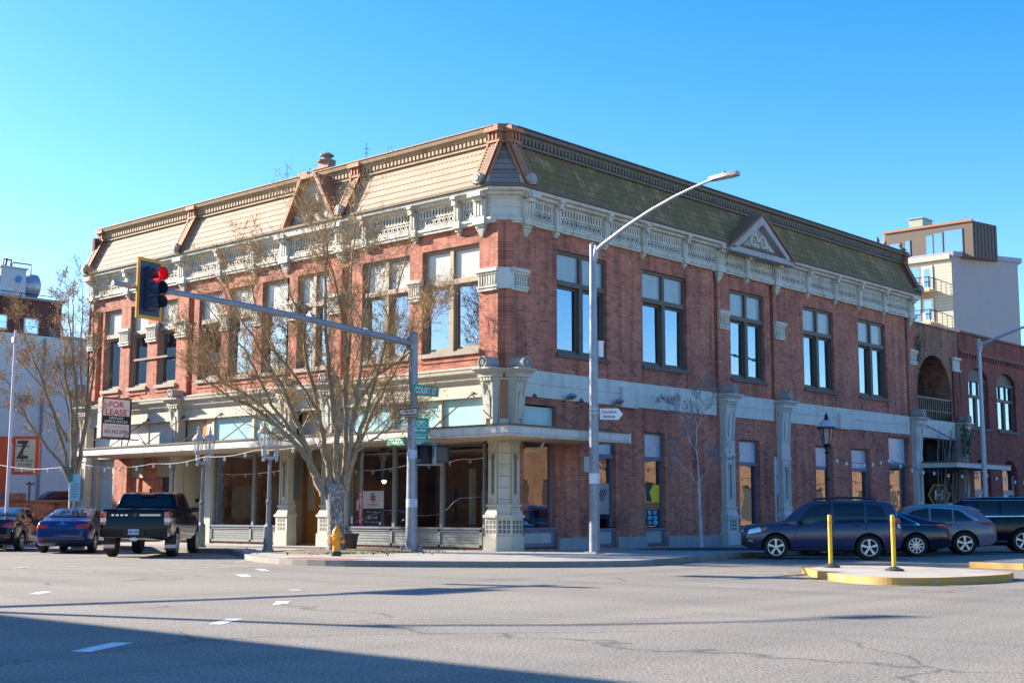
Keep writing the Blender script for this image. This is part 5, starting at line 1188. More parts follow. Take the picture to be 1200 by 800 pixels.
for c_ in (-.09, .09):
    ro = [(c_+.075*math.cos(2*math.pi*k/16), .26+.075*math.sin(2*math.pi*k/16)) for k in range(16)]; ri = [(c_+.058*math.cos(2*math.pi*k/16), .26+.058*math.sin(2*math.pi*k/16)) for k in range(16)]
    for k in range(16): mb.prism([ro[k], ro[(k+1) % 16], ri[(k+1) % 16], ri[k]], 1, -.004, -.001)
for a in (((-.09, .26), (-.03, .33)), ((-.03, .33), (.06, .33)), ((.06, .33), (.09, .26)), ((-.03, .33), (0, .26)), ((0, .26), (.06, .33)), ((-.09, .26), (0, .26))): mb.tube([(a[0][0], -.003, a[0][1]), (a[1][0], -.003, a[1][1])], .008, 4)
for z in (.14, -.10, -.28): mb.box(-.25, .25, -.004, -.001, z-.006, z+.006)
mb.build('bicycle_symbol', SWHITE, t_, local=True)
text('Riv. Park', .36, .08, SWHITE, t_, (-.03, -.004, .04)); text('Central', .34, .08, SWHITE, t_, (-.03, -.004, -.18)); text('Capitol', .28, .08, SWHITE, t_, (-.03, -.004, -.35))
t_ = sign('street_sign', 'smaller green COURT ST sign low on the left of the signal pole', (px-.10, py+.62, 3.53), (0, -1, 0), .86, .24, GREEN); text('COURT ST', .7, .15, SWHITE, t_, (0, -.004, 0))
# street light with curved arm, near corner
def street_light(nm, lab, x, y, h, arm, rise, group, gal=GALV, r0=.165):
    t_ = thing(nm, lab, 'street light', (x, y, .15), group=group)
    mb = MB(); mb.tube([(x, y, .15), (x, y, h)], [r0, r0*.62], 14); mb.box(x-r0*1.4, x+r0*1.4, y-r0*1.4, y+r0*1.4, .15, .2); mb.lathe((x, y, 0), [(r0*.62, h), (r0*.66, h+.03), (r0*.2, h+.08), (.005, h+.09)], 14); mb.build('pole', gal, t_, smooth=40)
    pts = [(x, y-r0*.4, h-.25)]+[(x, y-arm*t, h-.25+rise*(1.55*t-.55*t*t if t < 1 else 1)) for t in (.08, .3, .5, .7, .85, 1.0)]
    mb = MB(); mb.tube(pts, [.075, .07, .06, .052, .047, .042, .04], 10); mb.tube([(x, y-r0*.3, h-.5), (x, y-r0*1.0, h-.05)], .085, 8); mb.build('arm', GALV_LIGHT, t_, smooth=40)
    e = Vector(pts[-1]); mb = MB()
    mb.loft([[(e.x-a, e.y+.1-t, e.z+zz+s) for a, zz in ((-w, -.04), (w, -.04), (w, .05), (w*.6, .09), (-w*.6, .09), (-w, .05))] for t, w, s in ((0, .07, 0), (.25, .15, .01), (.7, .17, .02), (.95, .12, .02))]); lu = mb.build('lamp_head', plain('lamp_head_grey', (.30, .29, .28), .5, .3), t_, smooth=30)
    mb = MB(); mb.box(e.x-.11, e.x+.11, e.y-.75, e.y-.15, e.z-.035, e.z-.022); mb.build('lens', plain('pale_lens', (.5, .5, .46), .2, var=0), lu)
    mb = MB(); mb.lathe((e.x, e.y-.4, e.z), [(.05, .09), (.05, .16), (.01, .17)], 8); mb.build('photocell', IRON, lu)
    return t_
L1 = street_light('street_light', 'tall galvanised street light with curved arm in front of the shaded facade', .14, -3.51, 9.42, 4.35, 1.55, 'street lights with curved arms')
L2 = street_light('street_light', 'pale slender street light with short arm near the right edge of the picture', 24.6, -5.2, 8.75, 3.6, .95, 'street lights with curved arms', GALV_LIGHT, .12)
mb = MB(); mb.box(.24, .44, -3.66, -3.5, 6.0, 6.45); mb.box(.22, .46, -3.68, -3.48, 6.45, 6.48); b_ = mb.build('white_box', SWHITE, L1)
mb = MB(); mb.tube([(.14, -3.51, 4.27), (.14, -3.51, 4.31)], .15, 14); mb.tube([(.14, -3.51, 4.40), (.14, -3.51, 4.44)], .15, 14); mb.build('strap', GALV_LIGHT, L1)
mb = MB(); mb.tube([(.14, -3.51, 2.2), (.14, -3.51, 2.5)], .158, 14); mb.build('sticker_band', SIGW, L1)
t_ = thing('wayfinding_sign', 'white arrow-shaped wayfinding sign strapped to the street light', 'sign', mat=frame_at((.78, -3.62, 4.30), (.72, -.7, 0)))
mb = MB(); mb.prism([(-.30, -.17), (.26, -.17), (.40, 0), (.26, .17), (-.30, .17)], 1, 0, .012); mb.build('plate', SWHITE, t_, local=True)
text("CHILDREN'S", .44, .07, SBLACK, t_, (-.02, -.004, .06)); text('MUSEUM', .34, .07, SBLACK, t_, (-.02, -.004, -.08))
mb = MB(); mb.box(-.6, -.3, .0, .03, -.02, .02); mb.build('strap_arm', GALV, t_, local=True)
# signal and light pole on the opposite corner (outside the picture, its shadow crosses the road)
OP = thing('signal_pole', 'signal and light pole on the opposite corner, outside the picture', 'signal pole', (-27.6, 3.4, .15))
ox, oy = -27.6, 3.4
mb = MB(); mb.tube([(ox, oy, .15), (ox, oy, 9.6)], [.19, .11], 14); mb.build('pole', GALV, OP)
mb = MB(); mb.tube([(ox, oy, 6.4), (ox+4, oy-.4, 6.75), (ox+10.4, oy-1.0, 6.9)], [.12, .1, .075], 10); mb.build('mast_arm', GALV, OP)
mb = MB(); mb.tube([(ox, oy, 9.3), (ox+1.4, oy-.6, 9.9), (ox+3.0, oy-1.2, 10.2), (ox+4.4, oy-1.8, 10.2)], [.08, .06, .05, .045], 8); mb.loft([[(ox+4.3, oy-1.95, z), (ox+5.3, oy-2.3, z), (ox+5.25, oy-2.0, z), (ox+4.3, oy-1.6, z)] for z in (10.12, 10.28)]); mb.build('lamp_arm', GALV, OP)
mb = MB(); mb.box(ox+6.2, ox+8.4, oy-.9, oy-.8, 6.55, 7.2); mb.box(ox+9.6, ox+9.9, oy-1.15, oy-.8, 6.2, 7.4); mb.build('sign_panel', GREEN, OP)

# twin-lantern posts on Court Street
LAMPGREY = plain('lamp_post_grey', (.20, .21, .22), .5, .2, var=.12)
LAMPWHITE = plain('white_lamp_paint', (.42, .43, .45), .4, var=.06)
def twin_lamp():
    t_ = thing('twin_lantern', 'x', 'street lamp', (0, 0, 0), group='grey twin-lantern posts along the pavement')
    mb = MB(); mb.lathe((0, 0, 0), [(.19, 0), (.19, .06), (.155, .08), (.15, .80), (.11, .86), (.085, .9), (.078, 1.55), (.10, 1.58), (.10, 1.66), (.07, 1.69), (.055, 3.05), (.05, 3.1)], 8); mb.build('post', LAMPGREY, t_, local=True)
    mb = MB(); mb.box(-.27, .27, -.035, .035, 3.06, 3.14); mb.box(-.09, .09, -.05, .05, 3.02, 3.12); mb.build('crossbar', LAMPWHITE, t_, local=True)
    for sgn in (-1, 1):
        x = sgn*.215; mb = MB(); mb.lathe((x, 0, 0), [(.03, 2.96), (.06, 3.0), (.05, 3.12), (.075, 3.16), (.08, 3.40), (.13, 3.46), (.14, 3.50)], 10)
        la_ = mb.build('lantern', LAMPWHITE, t_, local=True)
        mb = MB(); mb.lathe((x, 0, 0), [(.13, 3.50), (.205, 3.92)], 10); mb.build('glass', GLASS_LAMP, la_, local=True)
        mb = MB()
        for k in range(5): a = 2*math.pi*k/5; mb.tube([(x+.13*math.cos(a), .13*math.sin(a), 3.5), (x+.21*math.cos(a), .21*math.sin(a), 3.92)], .012, 4)
        mb.lathe((x, 0, 0), [(.235, 3.91), (.245, 3.95), (.21, 3.98), (.13, 4.10), (.06, 4.16), (.05, 4.22), (.07, 4.25), (.035, 4.30), (.03, 4.34), (.045, 4.37), (.005, 4.44)], 12); mb.build('roof', LAMPWHITE, la_, local=True)
        mb = MB(); mb.lathe((x, 0, 0), [(.02, 3.5), (.045, 3.6), (.045, 3.75), (.01, 3.85)], 8); mb.build('bulb', plain('frosted_bulb', (.75, .73, .66), .3, var=0), la_, local=True)
    return t_
TW = twin_lamp(); TW.location = (-5.13, 5.24, .15); TW.rotation_euler = (0, 0, R(-50)); TW.scale = (.93,)*3; TW['label'] = 'grey twin-lantern post in front of the shop entrance'
t2 = copy_tree(TW); t2.location = (-4.05, 10.35, .15); t2['label'] = 'grey twin-lantern post partly hidden by the black pickup'
# black lantern post on the cross street
BL = thing('lantern_post', 'black ornamental lantern post behind the dark blue SUV', 'street lamp', (9.85, -5.9, .15))
x, y = 9.85, -5.9
mb = MB(); mb.lathe((x, y, .15), [(.22, 0), (.2, .35), (.11, .5), (.08, .7), (.065, 2.3), (.085, 2.34), (.06, 2.4), (.055, 3.2), (.09, 3.24), (.05, 3.3), (.05, 3.42)], 10); mb.build('post', IRON, BL)
mb = MB(); mb.lathe((x, y, .15), [(.06, 3.42), (.12, 3.5), (.13, 3.54)], 10)
for k in range(6): a = math.pi*k/3; mb.tube([(x+.13*math.cos(a), y+.13*math.sin(a), 3.66), (x+.24*math.cos(a), y+.24*math.sin(a), 4.2)], .016, 4)
mb.tube([(x-.27, y, 4.2), (x-.26, y, 3.72), (x-.1, y, 3.48)], .018, 5); mb.tube([(x+.27, y, 4.2), (x+.26, y, 3.72), (x+.1, y, 3.48)], .018, 5)
l_ = mb.build('lantern_frame', IRON, BL)
mb = MB(); mb.lathe((x, y, .15), [(.12, 3.52), (.2, 4.06)], 10); mb.build('glass', GLASS_LAMP, l_)
mb = MB(); mb.lathe((x, y, .15), [(.33, 4.05), (.33, 4.1), (.29, 4.12)], 12); mb.lathe((x, y, .15), [(.08, 4.34), (.1, 4.38), (.05, 4.42), (.07, 4.48), (.03, 4.55), (.005, 4.66)], 10); mb.build('cap_ring', IRON, l_)
mb = MB(); mb.lathe((x, y, .15), [(.28, 4.12), (.24, 4.24), (.12, 4.34), (.02, 4.36)], 12); mb.build('dome', plain('pale_lavender_dome', (.42, .42, .5), .4, var=0), l_)
mb = MB(); mb.lathe((x, y, .15), [(.07, 3.3), (.09, 3.36), (.02, 3.42)], 6); mb.box(x-.09, x-.02, y-.12, y-.06, 3.08, 3.2); mb.build('red_ornament', RED, BL) if False else None
# thin pale flagpole, far left
t_ = thing('utility_pole', 'thin pale lavender pole at the left edge of the picture', 'pole', (-8.1, 16.2, 0))
mb = MB(); mb.tube([(-8.1, 16.2, 0), (-8.1, 16.2, 7.75)], [.065, .045], 10); mb.build('pole', plain('lavender_white_paint', (.62, .58, .66), .5), t_)
mb = MB(); mb.box(-8.2, -8.02, 16.1, 16.28, 7.3, 7.5); mb.build('cross_box', GALV_LIGHT, t_)
# store sign on a red post, far left
RED_POST = plain('bright_red_paint', (.85, .10, .02), .5, var=.1); CREAMSIGN = plain('cream_sign_face', (.72, .60, .36), .5, var=.04); BROWNTXT = plain('brown_sign_text', (.14, .05, .03), .5, var=0)
t_ = thing('store_sign', 'cream store sign with a big Z in a red frame on a red post', 'sign', mat=frame_at((-1.05, 28.5, 3.88), (.67, -.74, 0)))
mb = MB(); mb.box(-.58, .62, 0, .14, -.86, .88); mb.build('frame', RED_POST, t_, local=True)
mb = MB(); mb.box(-.44, .46, -.02, -.001, -.72, .74); mb.build('face', CREAMSIGN, t_, local=True)
mb = MB(); mb.box(-1.22, -.74, -.1, .3, -3.9, .86); mb.box(-.74, -.58, 0, .12, .55, .80); mb.build('post', RED_POST, t_, local=True)
mb = MB(); mb.box(-1.24, -1.22, -.1, .3, -3.9, .86); mb.build('pale_edge', WHT, t_, local=True)
text('Z', .56, .82, BROWNTXT, t_, (-.12, -.024, .26)); text('STORE', .62, .14, BROWNTXT, t_, (.02, -.024, -.42)); text('ZTE', .001, .001, BROWNTXT, t_, (0, 0, 0)) if False else None
mb = MB(); mb.box(-.14, -.08, -.026, -.022, -.22, .7); mb.box(-.42, .2, -.026, -.022, .40, .44)
for k in range(6): mb.box(-.36+k*.13, -.28+k*.13, -.026, -.022, -.27, -.21)
for k in range(7): mb.box(-.3+k*.1, -.24+k*.1, -.026, -.022, -.60, -.56)
mb.build('ornament_lines', BROWNTXT, t_, local=True)
# small post in the parking lot
t_ = thing('lot_post', 'small wooden T-shaped post beyond the parking lot wall', 'post', (2.2, 34.1, 0))
mb = MB(); mb.box(2.18, 2.25, 34.06, 34.14, 0, 2.85); mb.box(2.0, 2.42, 34.0, 34.06, 2.68, 2.78); mb.build('timber', plain('grey_timber', (.22, .18, .14), .8), t_)
# parking sign near the left tree
t_ = thing('parking_sign', 'pale blue and green parking notice on a post beside the left tree', 'sign', mat=frame_at((-5.8, 15.75, 2.2), (.67, -.74, 0)))
mb = MB(); mb.box(-.18, .19, 0, .01, -.48, .5); mb.build('plate', plain('pale_aqua_sign', (.38, .62, .68), .5, var=.08, scale=20), t_, local=True)
mb = MB(); mb.box(-.18, -.06, -.004, -.001, .22, .5); mb.build('green_patch', GREEN, t_, local=True)
mb = MB()
for k in range(6): mb.box(-.13, .14, -.004, -.001, .12-k*.09, .15-k*.09)
mb.build('print_lines', plain('teal_print', (.06, .3, .34), .5, var=0), t_, local=True)
mb = MB(); mb.tube([(0, .03, -2.2), (0, .03, .52)], .035, 6); mb.build('post', GALV, t_, local=True)
# small sign on thin pole behind the SUV's bonnet
t_ = thing('parking_sign', 'narrow blue and white sign on a thin post in front of the second pale pier', 'sign', mat=frame_at((8.75, -4.6, 2.6), (.95, .3, 0)))
mb = MB(); mb.tube([(-.18, .03, -2.5), (-.18, .03, .65)], .03, 6); mb.build('post', GALV_LIGHT, t_, local=True)
mb = MB(); mb.box(-.16, .08, 0, .012, .0, .55); mb.box(-.14, .08, 0, .012, -.62, -.08); mb.build('plate', plain('blue_sign', (.12, .22, .5), .5, var=.1), t_, local=True)
# FOR LEASE box sign, projecting from the left end of the facade
t_ = thing('lease_sign', 'projecting FOR LEASE box sign in red, black and white above the canopy', 'sign', (-1.0, 22.3, 4.5))
mb = MB(); mb.box(-1.12, .22, 22.2, 22.52, 4.46, 6.12); mb.build('cabinet', dirty('pink_grey_cabinet', (.62, .50, .46), (.4, .28, .24), .4), t_)
mb = MB()
for a in ((-1.14, -1.08, 4.44, 6.14), (.18, .24, 4.44, 6.14), (-1.08, .18, 6.08, 6.14), (-1.08, .18, 4.44, 4.50)): mb.box(a[0], a[1], 22.16, 22.2, a[2], a[3])
mb.build('rim', plain('dark_red_rim', (.16, .05, .05), .6), t_)
lsf = thing('tmp', 'x', 'x', mat=frame_at((-.45, 22.195, 5.29), (1, 0, 0)))
def onsign(o): o.parent = t_; o.matrix_parent_inverse = Matrix.Identity(4); o.matrix_local = Matrix.Translation(Vector((-.45, 22.195, 5.29))-Vector((-1.0, 22.3, 4.5))); return o
def plate(n, m_, *a): mb = MB(); mb.box(*a); return onsign(mb.build(n, m_, lsf, local=True))
LEASEW = plain('lease_sign_white', (.88, .86, .84), .5, var=.05)
plate('upper_field', LEASEW, -.62, .62, -.004, .0, .10, .78); plate('black_field', BLK, -.62, .62, -.004, 0, -.24, .10); plate('lower_field', LEASEW, -.62, .62, -.004, 0, -.78, -.24)
for s_, w_, h_, m_, z_ in (('FOR', .7, .25, RED, .57), ('LEASE', 1.0, .25, RED, .25), ('UPSTAIRS', .66, .105, WHT, .0), ('OFFICE SPACES!', 1.08, .105, WHT, -.14), ('CALL FOR INFORMATION', .86, .055, plain('faded_red_print', (.55, .25, .25), .5, var=0), -.36), ('503.362.2580', 1.1, .15, plain('dull_red_print', (.42, .06, .10), .5, var=0), -.55)):
    onsign(text(s_, w_, h_, m_, lsf, (0, -.008, z_)))
bpy.data.objects.remove(lsf)
mb = MB(); mb.tube([(-1.1, 22.36, 4.44), (.75, 22.36, 4.44)], .03, 5); mb.tube([(-.05, 22.36, 6.12), (.72, 22.36, 6.35)], .03, 5); mb.tube([(.2, 22.2, 4.44), (-.3, 21.6, 4.05)], .025, 5); t_.location = Vector(t_.location)+Vector((-.65, -1.3, -.08)); mb.build('bracket', RUSTROD, t_)

# ---------------------------------------------------------------- hydrant
HY = thing('fire_hydrant', 'yellow fire hydrant on the kerb in front of the street tree', 'fire hydrant', (-6.87, -.06, .15))
HYY = plain('hydrant_yellow', (.80, .31, .008), .42, var=.12, scale=10); hx0, hy0 = -6.87, -.06
mb = MB(); mb.lathe((hx0, hy0, .15), [(.14, 0), (.14, .10), (.11, .11), (.11, .13)], 14); mb.build('base', IRON, HY)
mb = MB(); mb.lathe((hx0, hy0, .15), [(.105, .13), (.10, .5), (.15, .52), (.15, .57), (.12, .58), (.115, .66), (.10, .70), (.06, .76), (.035, .77), (.035, .82), (.01, .83)], 16); hb = mb.build('barrel', HYY, HY, smooth=35)
for ax, ang in (('pumper', R(225)), ('hose', R(135)), ('hose', R(-45))):
    dx, dy = math.cos(ang), math.sin(ang); r_ = .075 if ax == 'pumper' else .055
    mb = MB(); p0 = Vector((hx0, hy0, .15+.40)); v = Vector((dx, dy, 0)); mb.tube([p0+v*.08, p0+v*.15, p0+v*.155, p0+v*.20, p0+v*.215], [r_*.85, r_*.85, r_*1.15, r_*1.15, r_*.6], 12); mb.tube([p0+v*.21, p0+v*.25], .022, 5); mb.build('nozzle', HYY, hb)
# bollards on the island
YP = wornpaint('post_yellow', (.74, .43, .02), (.40, .27, .07), .5, .72, 16); YPS = plain('post_orange_band', (.72, .26, .02), .45, var=.1)
def bollard():
    t_ = thing('flexible_post', 'x', 'bollard', (0, 0, 0), group='yellow posts on the traffic island')
    mb = MB(); mb.lathe((0, 0, 0), [(.21, 0), (.2, .03), (.1, .07), (.06, .09)], 14); mb.build('rubber_base', plain('dark_rubber', (.04, .04, .045), .8, var=0), t_, local=True)
    mb = MB(); mb.lathe((0, 0, 0), [(.044, .06), (.046, 1.12), (.042, 1.15), (.01, 1.16)], 12); mb.build('post', YP, t_, local=True, smooth=40)
    mb = MB(); mb.lathe((0, 0, 0), [(.048, .9), (.048, 1.02)], 12); mb.build('reflective_band', YPS, t_, local=True)
    return t_
B1 = bollard(); B1.location = (-4.05, -13.55, .14); B1['label'] = 'yellow post nearer the crossing end of the traffic island'
B2 = copy_tree(B1); B2.location = (-4.75, -15.4, .14); B2['label'] = 'yellow post further along the traffic island, to the right of the other'
# string lights
BULBW = plain('pale_bulb', (.8, .8, .76), .3, var=0)
def string(nm, lab, pts, step, grp):
    t_ = thing('string_lights', lab, 'string lights', pts[0], group=grp)
    P3 = [Vector(p) for p in pts]; full = []
    for a, b_ in zip(P3, P3[1:]):
        n = max(3, int((b_-a).length/.5))
        for k in range(n): full.append(a.lerp(b_, k/n)-Vector((0, 0, .25*(b_-a).length/8*math.sin(math.pi*k/n))))
    full.append(P3[-1]); mb = MB(); mb.tube(full, .011, 4); mb.build('wire', plain('pale_wire', (.55, .53, .5), .6, var=0) if nm else IRON, t_)
    acc = 0; last = full[0]; mb = MB()
    for p in full[1:]:
        d = (p-last).length; acc += d
        if acc >= step: acc = 0; mb.lathe((p.x, p.y, p.z), [(.02, 0), (.035, -.05), (.05, -.11), (.01, -.16)], 6)
        last = p
    mb.build('bulbs', BULBW, t_); return t_
string(True, 'string of bulbs hanging across the left facade between the two street trees', [(-4.6, 25, 3.4), (-4.6, 17.4, 3.12), (-4.6, 12.56, 3.03), (-4.6, 9.49, 3.19), (-4.6, 6.68, 3.33), (-4.3, 3.9, 3.5)], .66, None)
string(False, 'string of bulbs sagging along the shaded cross street facade', [(9.85, -5.9, 3.3), (17.0, -4.6, 3.45), (21.0, -4.6, 3.05), (24.6, -5.1, 3.1), (33, -5.0, 3.05), (42, -5, 3.3)], .95, None)
# planter by the tree trunk
mb = MB(); mb.lathe((-2.6, 4.35, .15), [(.24, 0), (.30, .45), (.33, .47), (.33, .52), (.27, .52), (.26, .48), (.01, .46)], 14)
tag(mb.build('planter', plain('brown_planter', (.07, .045, .035), .7), loc=(-2.6, 4.35, .15), smooth=40), 'brown round planter beside the street tree trunk', 'planter')
# pigeons on the parapet
def pigeon(x, y, z, rz, lab):
    t_ = thing('pigeon', lab, 'bird', (x, y, z), rz, group='pigeons on the roof edge')
    mb = MB(); mb.loft([[(xx, r_*math.cos(2*math.pi*k/8), zz+r_*1.0*math.sin(2*math.pi*k/8)) for k in range(8)] for xx, zz, r_ in ((-.22, .10, .015), (-.12, .12, .05), (0, .14, .08), (.09, .17, .075), (.14, .22, .05), (.16, .27, .04), (.19, .28, .04), (.22, .275, .025), (.26, .265, .006))]); mb.build('body', plain('pigeon_grey', (.12, .12, .15), .7, var=.3, scale=20), t_, smooth=60, local=True)
    mb = MB(); mb.tube([(0, .03, 0), (0, .03, .08)], .01, 4); mb.tube([(0, -.03, 0), (0, -.03, .08)], .01, 4); mb.build('leg', plain('pigeon_leg', (.3, .08, .08), .7, var=0), t_, local=True)
pigeon(26.6, .3, 14.04, R(200), 'grey pigeon on the dark parapet, leftmost of three'); pigeon(27.3, .3, 14.04, R(20), 'grey pigeon on the dark parapet, middle one of three'); pigeon(29.2, .3, 14.04, R(150), 'grey pigeon on the dark parapet above its rusty end rib')
# ================================================================ cars
def carpaint(name, col, rough=.28, coat=.8):
    m, nt, b = newmat(name); b.inputs['Base Color'].default_value = (*col, 1); b.inputs['Roughness'].default_value = rough
    b.inputs['Metallic'].default_value = 0; b.inputs['Specular IOR Level'].default_value = .35; b.inputs['Coat Weight'].default_value = coat*.6; b.inputs['Coat Roughness'].default_value = .04
    b.inputs['Roughness'].default_value = rough*.6
    return m
TYRE = plain('tyre_rubber', (.016, .016, .017), .85, var=.2, scale=30); ALLOY = plain('alloy_silver', (.62, .63, .66), .3, .6, var=.04); RIMDARK = plain('dark_wheel_well', (.012, .012, .014), .8, var=0)
CHROME = plain('chrome_trim', (.72, .74, .78), .15, 1.0, var=0); TRIM = plain('black_plastic_trim', (.018, .018, .02), .6, var=0)
TAIL = plain('red_tail_lens', (.50, .012, .012), .12, var=0, coat=1); TAILW = plain('clear_tail_lens', (.7, .66, .64), .12, var=0, coat=1); HEADL = plain('clear_head_lens', (.62, .66, .70), .08, .3, var=0, coat=1); AMBER = plain('amber_lens', (.62, .10, .015), .15, var=0, coat=1)
PLATE = plain('licence_plate', (.42, .52, .66), .4, var=.15, scale=25); PLTXT = plain('plate_print', (.04, .07, .2), .5, var=0)
SEATM = plain('dark_seat_cloth', (.03, .03, .034), .9, var=0)
def interp(ctrl, x):
    """monotone cubic through (x, value) pairs"""
    n = len(ctrl)
    if x <= ctrl[0][0]: return ctrl[0][1]
    if x >= ctrl[-1][0]: return ctrl[-1][1]
    sl_ = [(ctrl[i+1][1]-ctrl[i][1])/(ctrl[i+1][0]-ctrl[i][0]) for i in range(n-1)]
    def tg(i):
        if i == 0: return sl_[0]
        if i == n-1: return sl_[-1]
        a, b_ = sl_[i-1], sl_[i]
        return 0 if a*b_ <= 0 else 2*a*b_/(a+b_)
    for i in range(n-1):
        if x <= ctrl[i+1][0]:
            h = ctrl[i+1][0]-ctrl[i][0]; t = (x-ctrl[i][0])/h
            return (2*t**3-3*t*t+1)*ctrl[i][1]+(t**3-2*t*t+t)*h*tg(i)+(-2*t**3+3*t*t)*ctrl[i+1][1]+(t**3-t*t)*h*tg(i+1)
def car(name, lab, cat, mat, sp, where, heading):
    """sp: profile curves along x (0 = rear bumper, L = nose); local frame: nose to +X, origin under the middle"""
    L = sp['L']; x_off = L/2
    root = thing(name, lab, cat, (where[0], where[1], 0), heading)
    N = 84; xs = []
    for i in range(N+1):   # denser near both ends
        t = i/N; xs.append(L*(t-.62*math.sin(2*math.pi*t)/(2*math.pi)))
    rings = []
    for x in xs:
        zt, zb, bl, hw, rw = (interp(sp[k], x) for k in ('top', 'bot', 'belt', 'hw', 'rw'))
        bl = min(bl, zt-.015); h = bl-zb; g = zt-bl; gw = hw*.93
        rwx = gw+(rw-gw)*min(1, max(0, (g-.02)/.42))
        half = [(0, zb), (hw*.80, zb), (hw*.93, zb+.05*h), (hw*.985, zb+.24*h), (hw*1.0, zb+.50*h), (hw*.992, zb+.72*h), (hw*.978, zb+.90*h), (hw*.95, bl), (gw-.012, bl+.02*g)]
        for t in (.3, .6, .85): half.append((gw+(rwx-gw)*t+.012*math.sin(math.pi*t), bl+(g-.05*min(1, g/.3))*t))
        e = .05*min(1, g/.3)
        half += [(rwx*.965, zt-e*.75), (rwx*.88, zt-e*.28), (rwx*.5, zt-e*.04), (0, zt)]
        rings.append([(x-x_off, y, z) for y, z in half]+[(x-x_off, -y, z) for y, z in half[-2:0:-1]])
    mb = MB(); mb.loft(rings)
    body = mb.build('body', [mat, RIMDARK], root, local=True)
    # wheel arches cut out of the body
    cut = MB(); r = sp['wr']
    for wx in sp['wheels']:
        for s in (-1, 1):
            cut2 = [(wx-x_off+(r+.075)*math.cos(2*math.pi*k/28), r+(r+.075)*math.sin(2*math.pi*k/28)) for k in range(28)]
            a, b_ = sorted((s*(sp['track']/2-.22), s*(sp['track']/2+.6))); cut.prism(cut2, 1, a, b_)
    co = cut.build('cutter', RIMDARK, root, local=True)
    mod = body.modifiers.new('b', 'BOOLEAN'); mod.operation = 'DIFFERENCE'; mod.object = co; mod.solver = 'EXACT'; mod.material_mode = 'TRANSFER'
    bpy.context.view_layer.update()
    dg_ = bpy.context.evaluated_depsgraph_get(); me = bpy.data.meshes.new_from_object(body.evaluated_get(dg_))
    body.modifiers.clear(); body.data = me; me.shade_smooth(); me.set_sharp_from_angle(angle=R(38)); bpy.data.objects.remove(co)
    bm = bmesh.new(); 
    mb2 = MB(); mb2.loft(rings); tmp = mb2.build('t', mat, root, local=True); bm.from_mesh(tmp.data); bvh = BVHTree.FromBMesh(bm); bm.free(); bpy.data.objects.remove(tmp)
    def patch(nm, m_, pts2, mode, parent=None, off=.007, nu=10, nv=6, thick=0.0):
        """grid laid on the bodywork; pts2 = four corners (u, z) in order, bilinear. mode: side +1/-1 (u = x), 'rear'/'front' (u = y), 'topf' """
        g = MB(); grid = []
        for i in range(nu+1):
            row = []
            for j in range(nv+1):
                a, b_ = i/nu, j/nv
                P = [Vector(p) for p in pts2]; q = P[0]*(1-a)*(1-b_)+P[1]*a*(1-b_)+P[2]*a*b_+P[3]*(1-a)*b_
                if mode in (1, -1): o_, d_ = Vector((q[0]-x_off, mode*3, q[1])), Vector((0, -mode, 0))
                elif mode == 'rear': o_, d_ = Vector((-5, q[0], q[1])), Vector((1, 0, 0))
                else: o_, d_ = Vector((5, q[0], q[1])), Vector((-1, 0, 0))
                hit = bvh.ray_cast(o_, d_)
                row.append(hit[0]+hit[1]*off*(1 if hit[1].dot(d_) < 0 else -1) if hit[0] is not None else None)
            grid.append(row)
        for i in range(nu):
            for j in range(nv):
                c4 = (grid[i][j], grid[i+1][j], grid[i+1][j+1], grid[i][j+1])
                if all(c is not None for c in c4) and max((c4[k]-c4[k-1]).length for k in range(4)) < .5: g.poly(c4)
        if g.F: return g.build(nm, m_, parent or root, local=True, smooth=60)
    for (a, b_, c_, d_) in sp['side_win']:
        for s in (1, -1): patch('side_window', GLASS_CAR, (a, b_, c_, d_), s)
    for s in (1, -1):
        for seam in sp.get('seams', ()): patch('door_seam', TRIM, ((seam[0]-.008, seam[1]), (seam[0]+.008, seam[1]), (seam[2]+.008, seam[3]), (seam[2]-.008, seam[3])), s, nu=1, nv=14, off=.003, parent=body)
        for hx_ in sp.get('handles', ()): patch('door_handle', sp.get('handle_m', TRIM), ((hx_[0]-.09, hx_[1]-.018), (hx_[0]+.09, hx_[1]-.018), (hx_[0]+.09, hx_[1]+.018), (hx_[0]-.09, hx_[1]+.018)), s, nu=3, nv=1, off=.03)
        for t in sp.get('trims', ()): patch('side_trim', t[1], t[0], s, nu=20, nv=1, off=.009)
        for t in sp.get('side_lights', ()): patch(t[2], t[1], t[0], s, off=.009, nu=6, nv=5)
    for (nm, m_, pts2, mode) in sp['ends']:
        for s in ((1, -1) if nm.startswith('*') else (1,)):
            p2 = [(u*s, z) for u, z in pts2]; patch(nm.strip('*'), m_, p2, mode, nu=20, nv=14, off=.014)
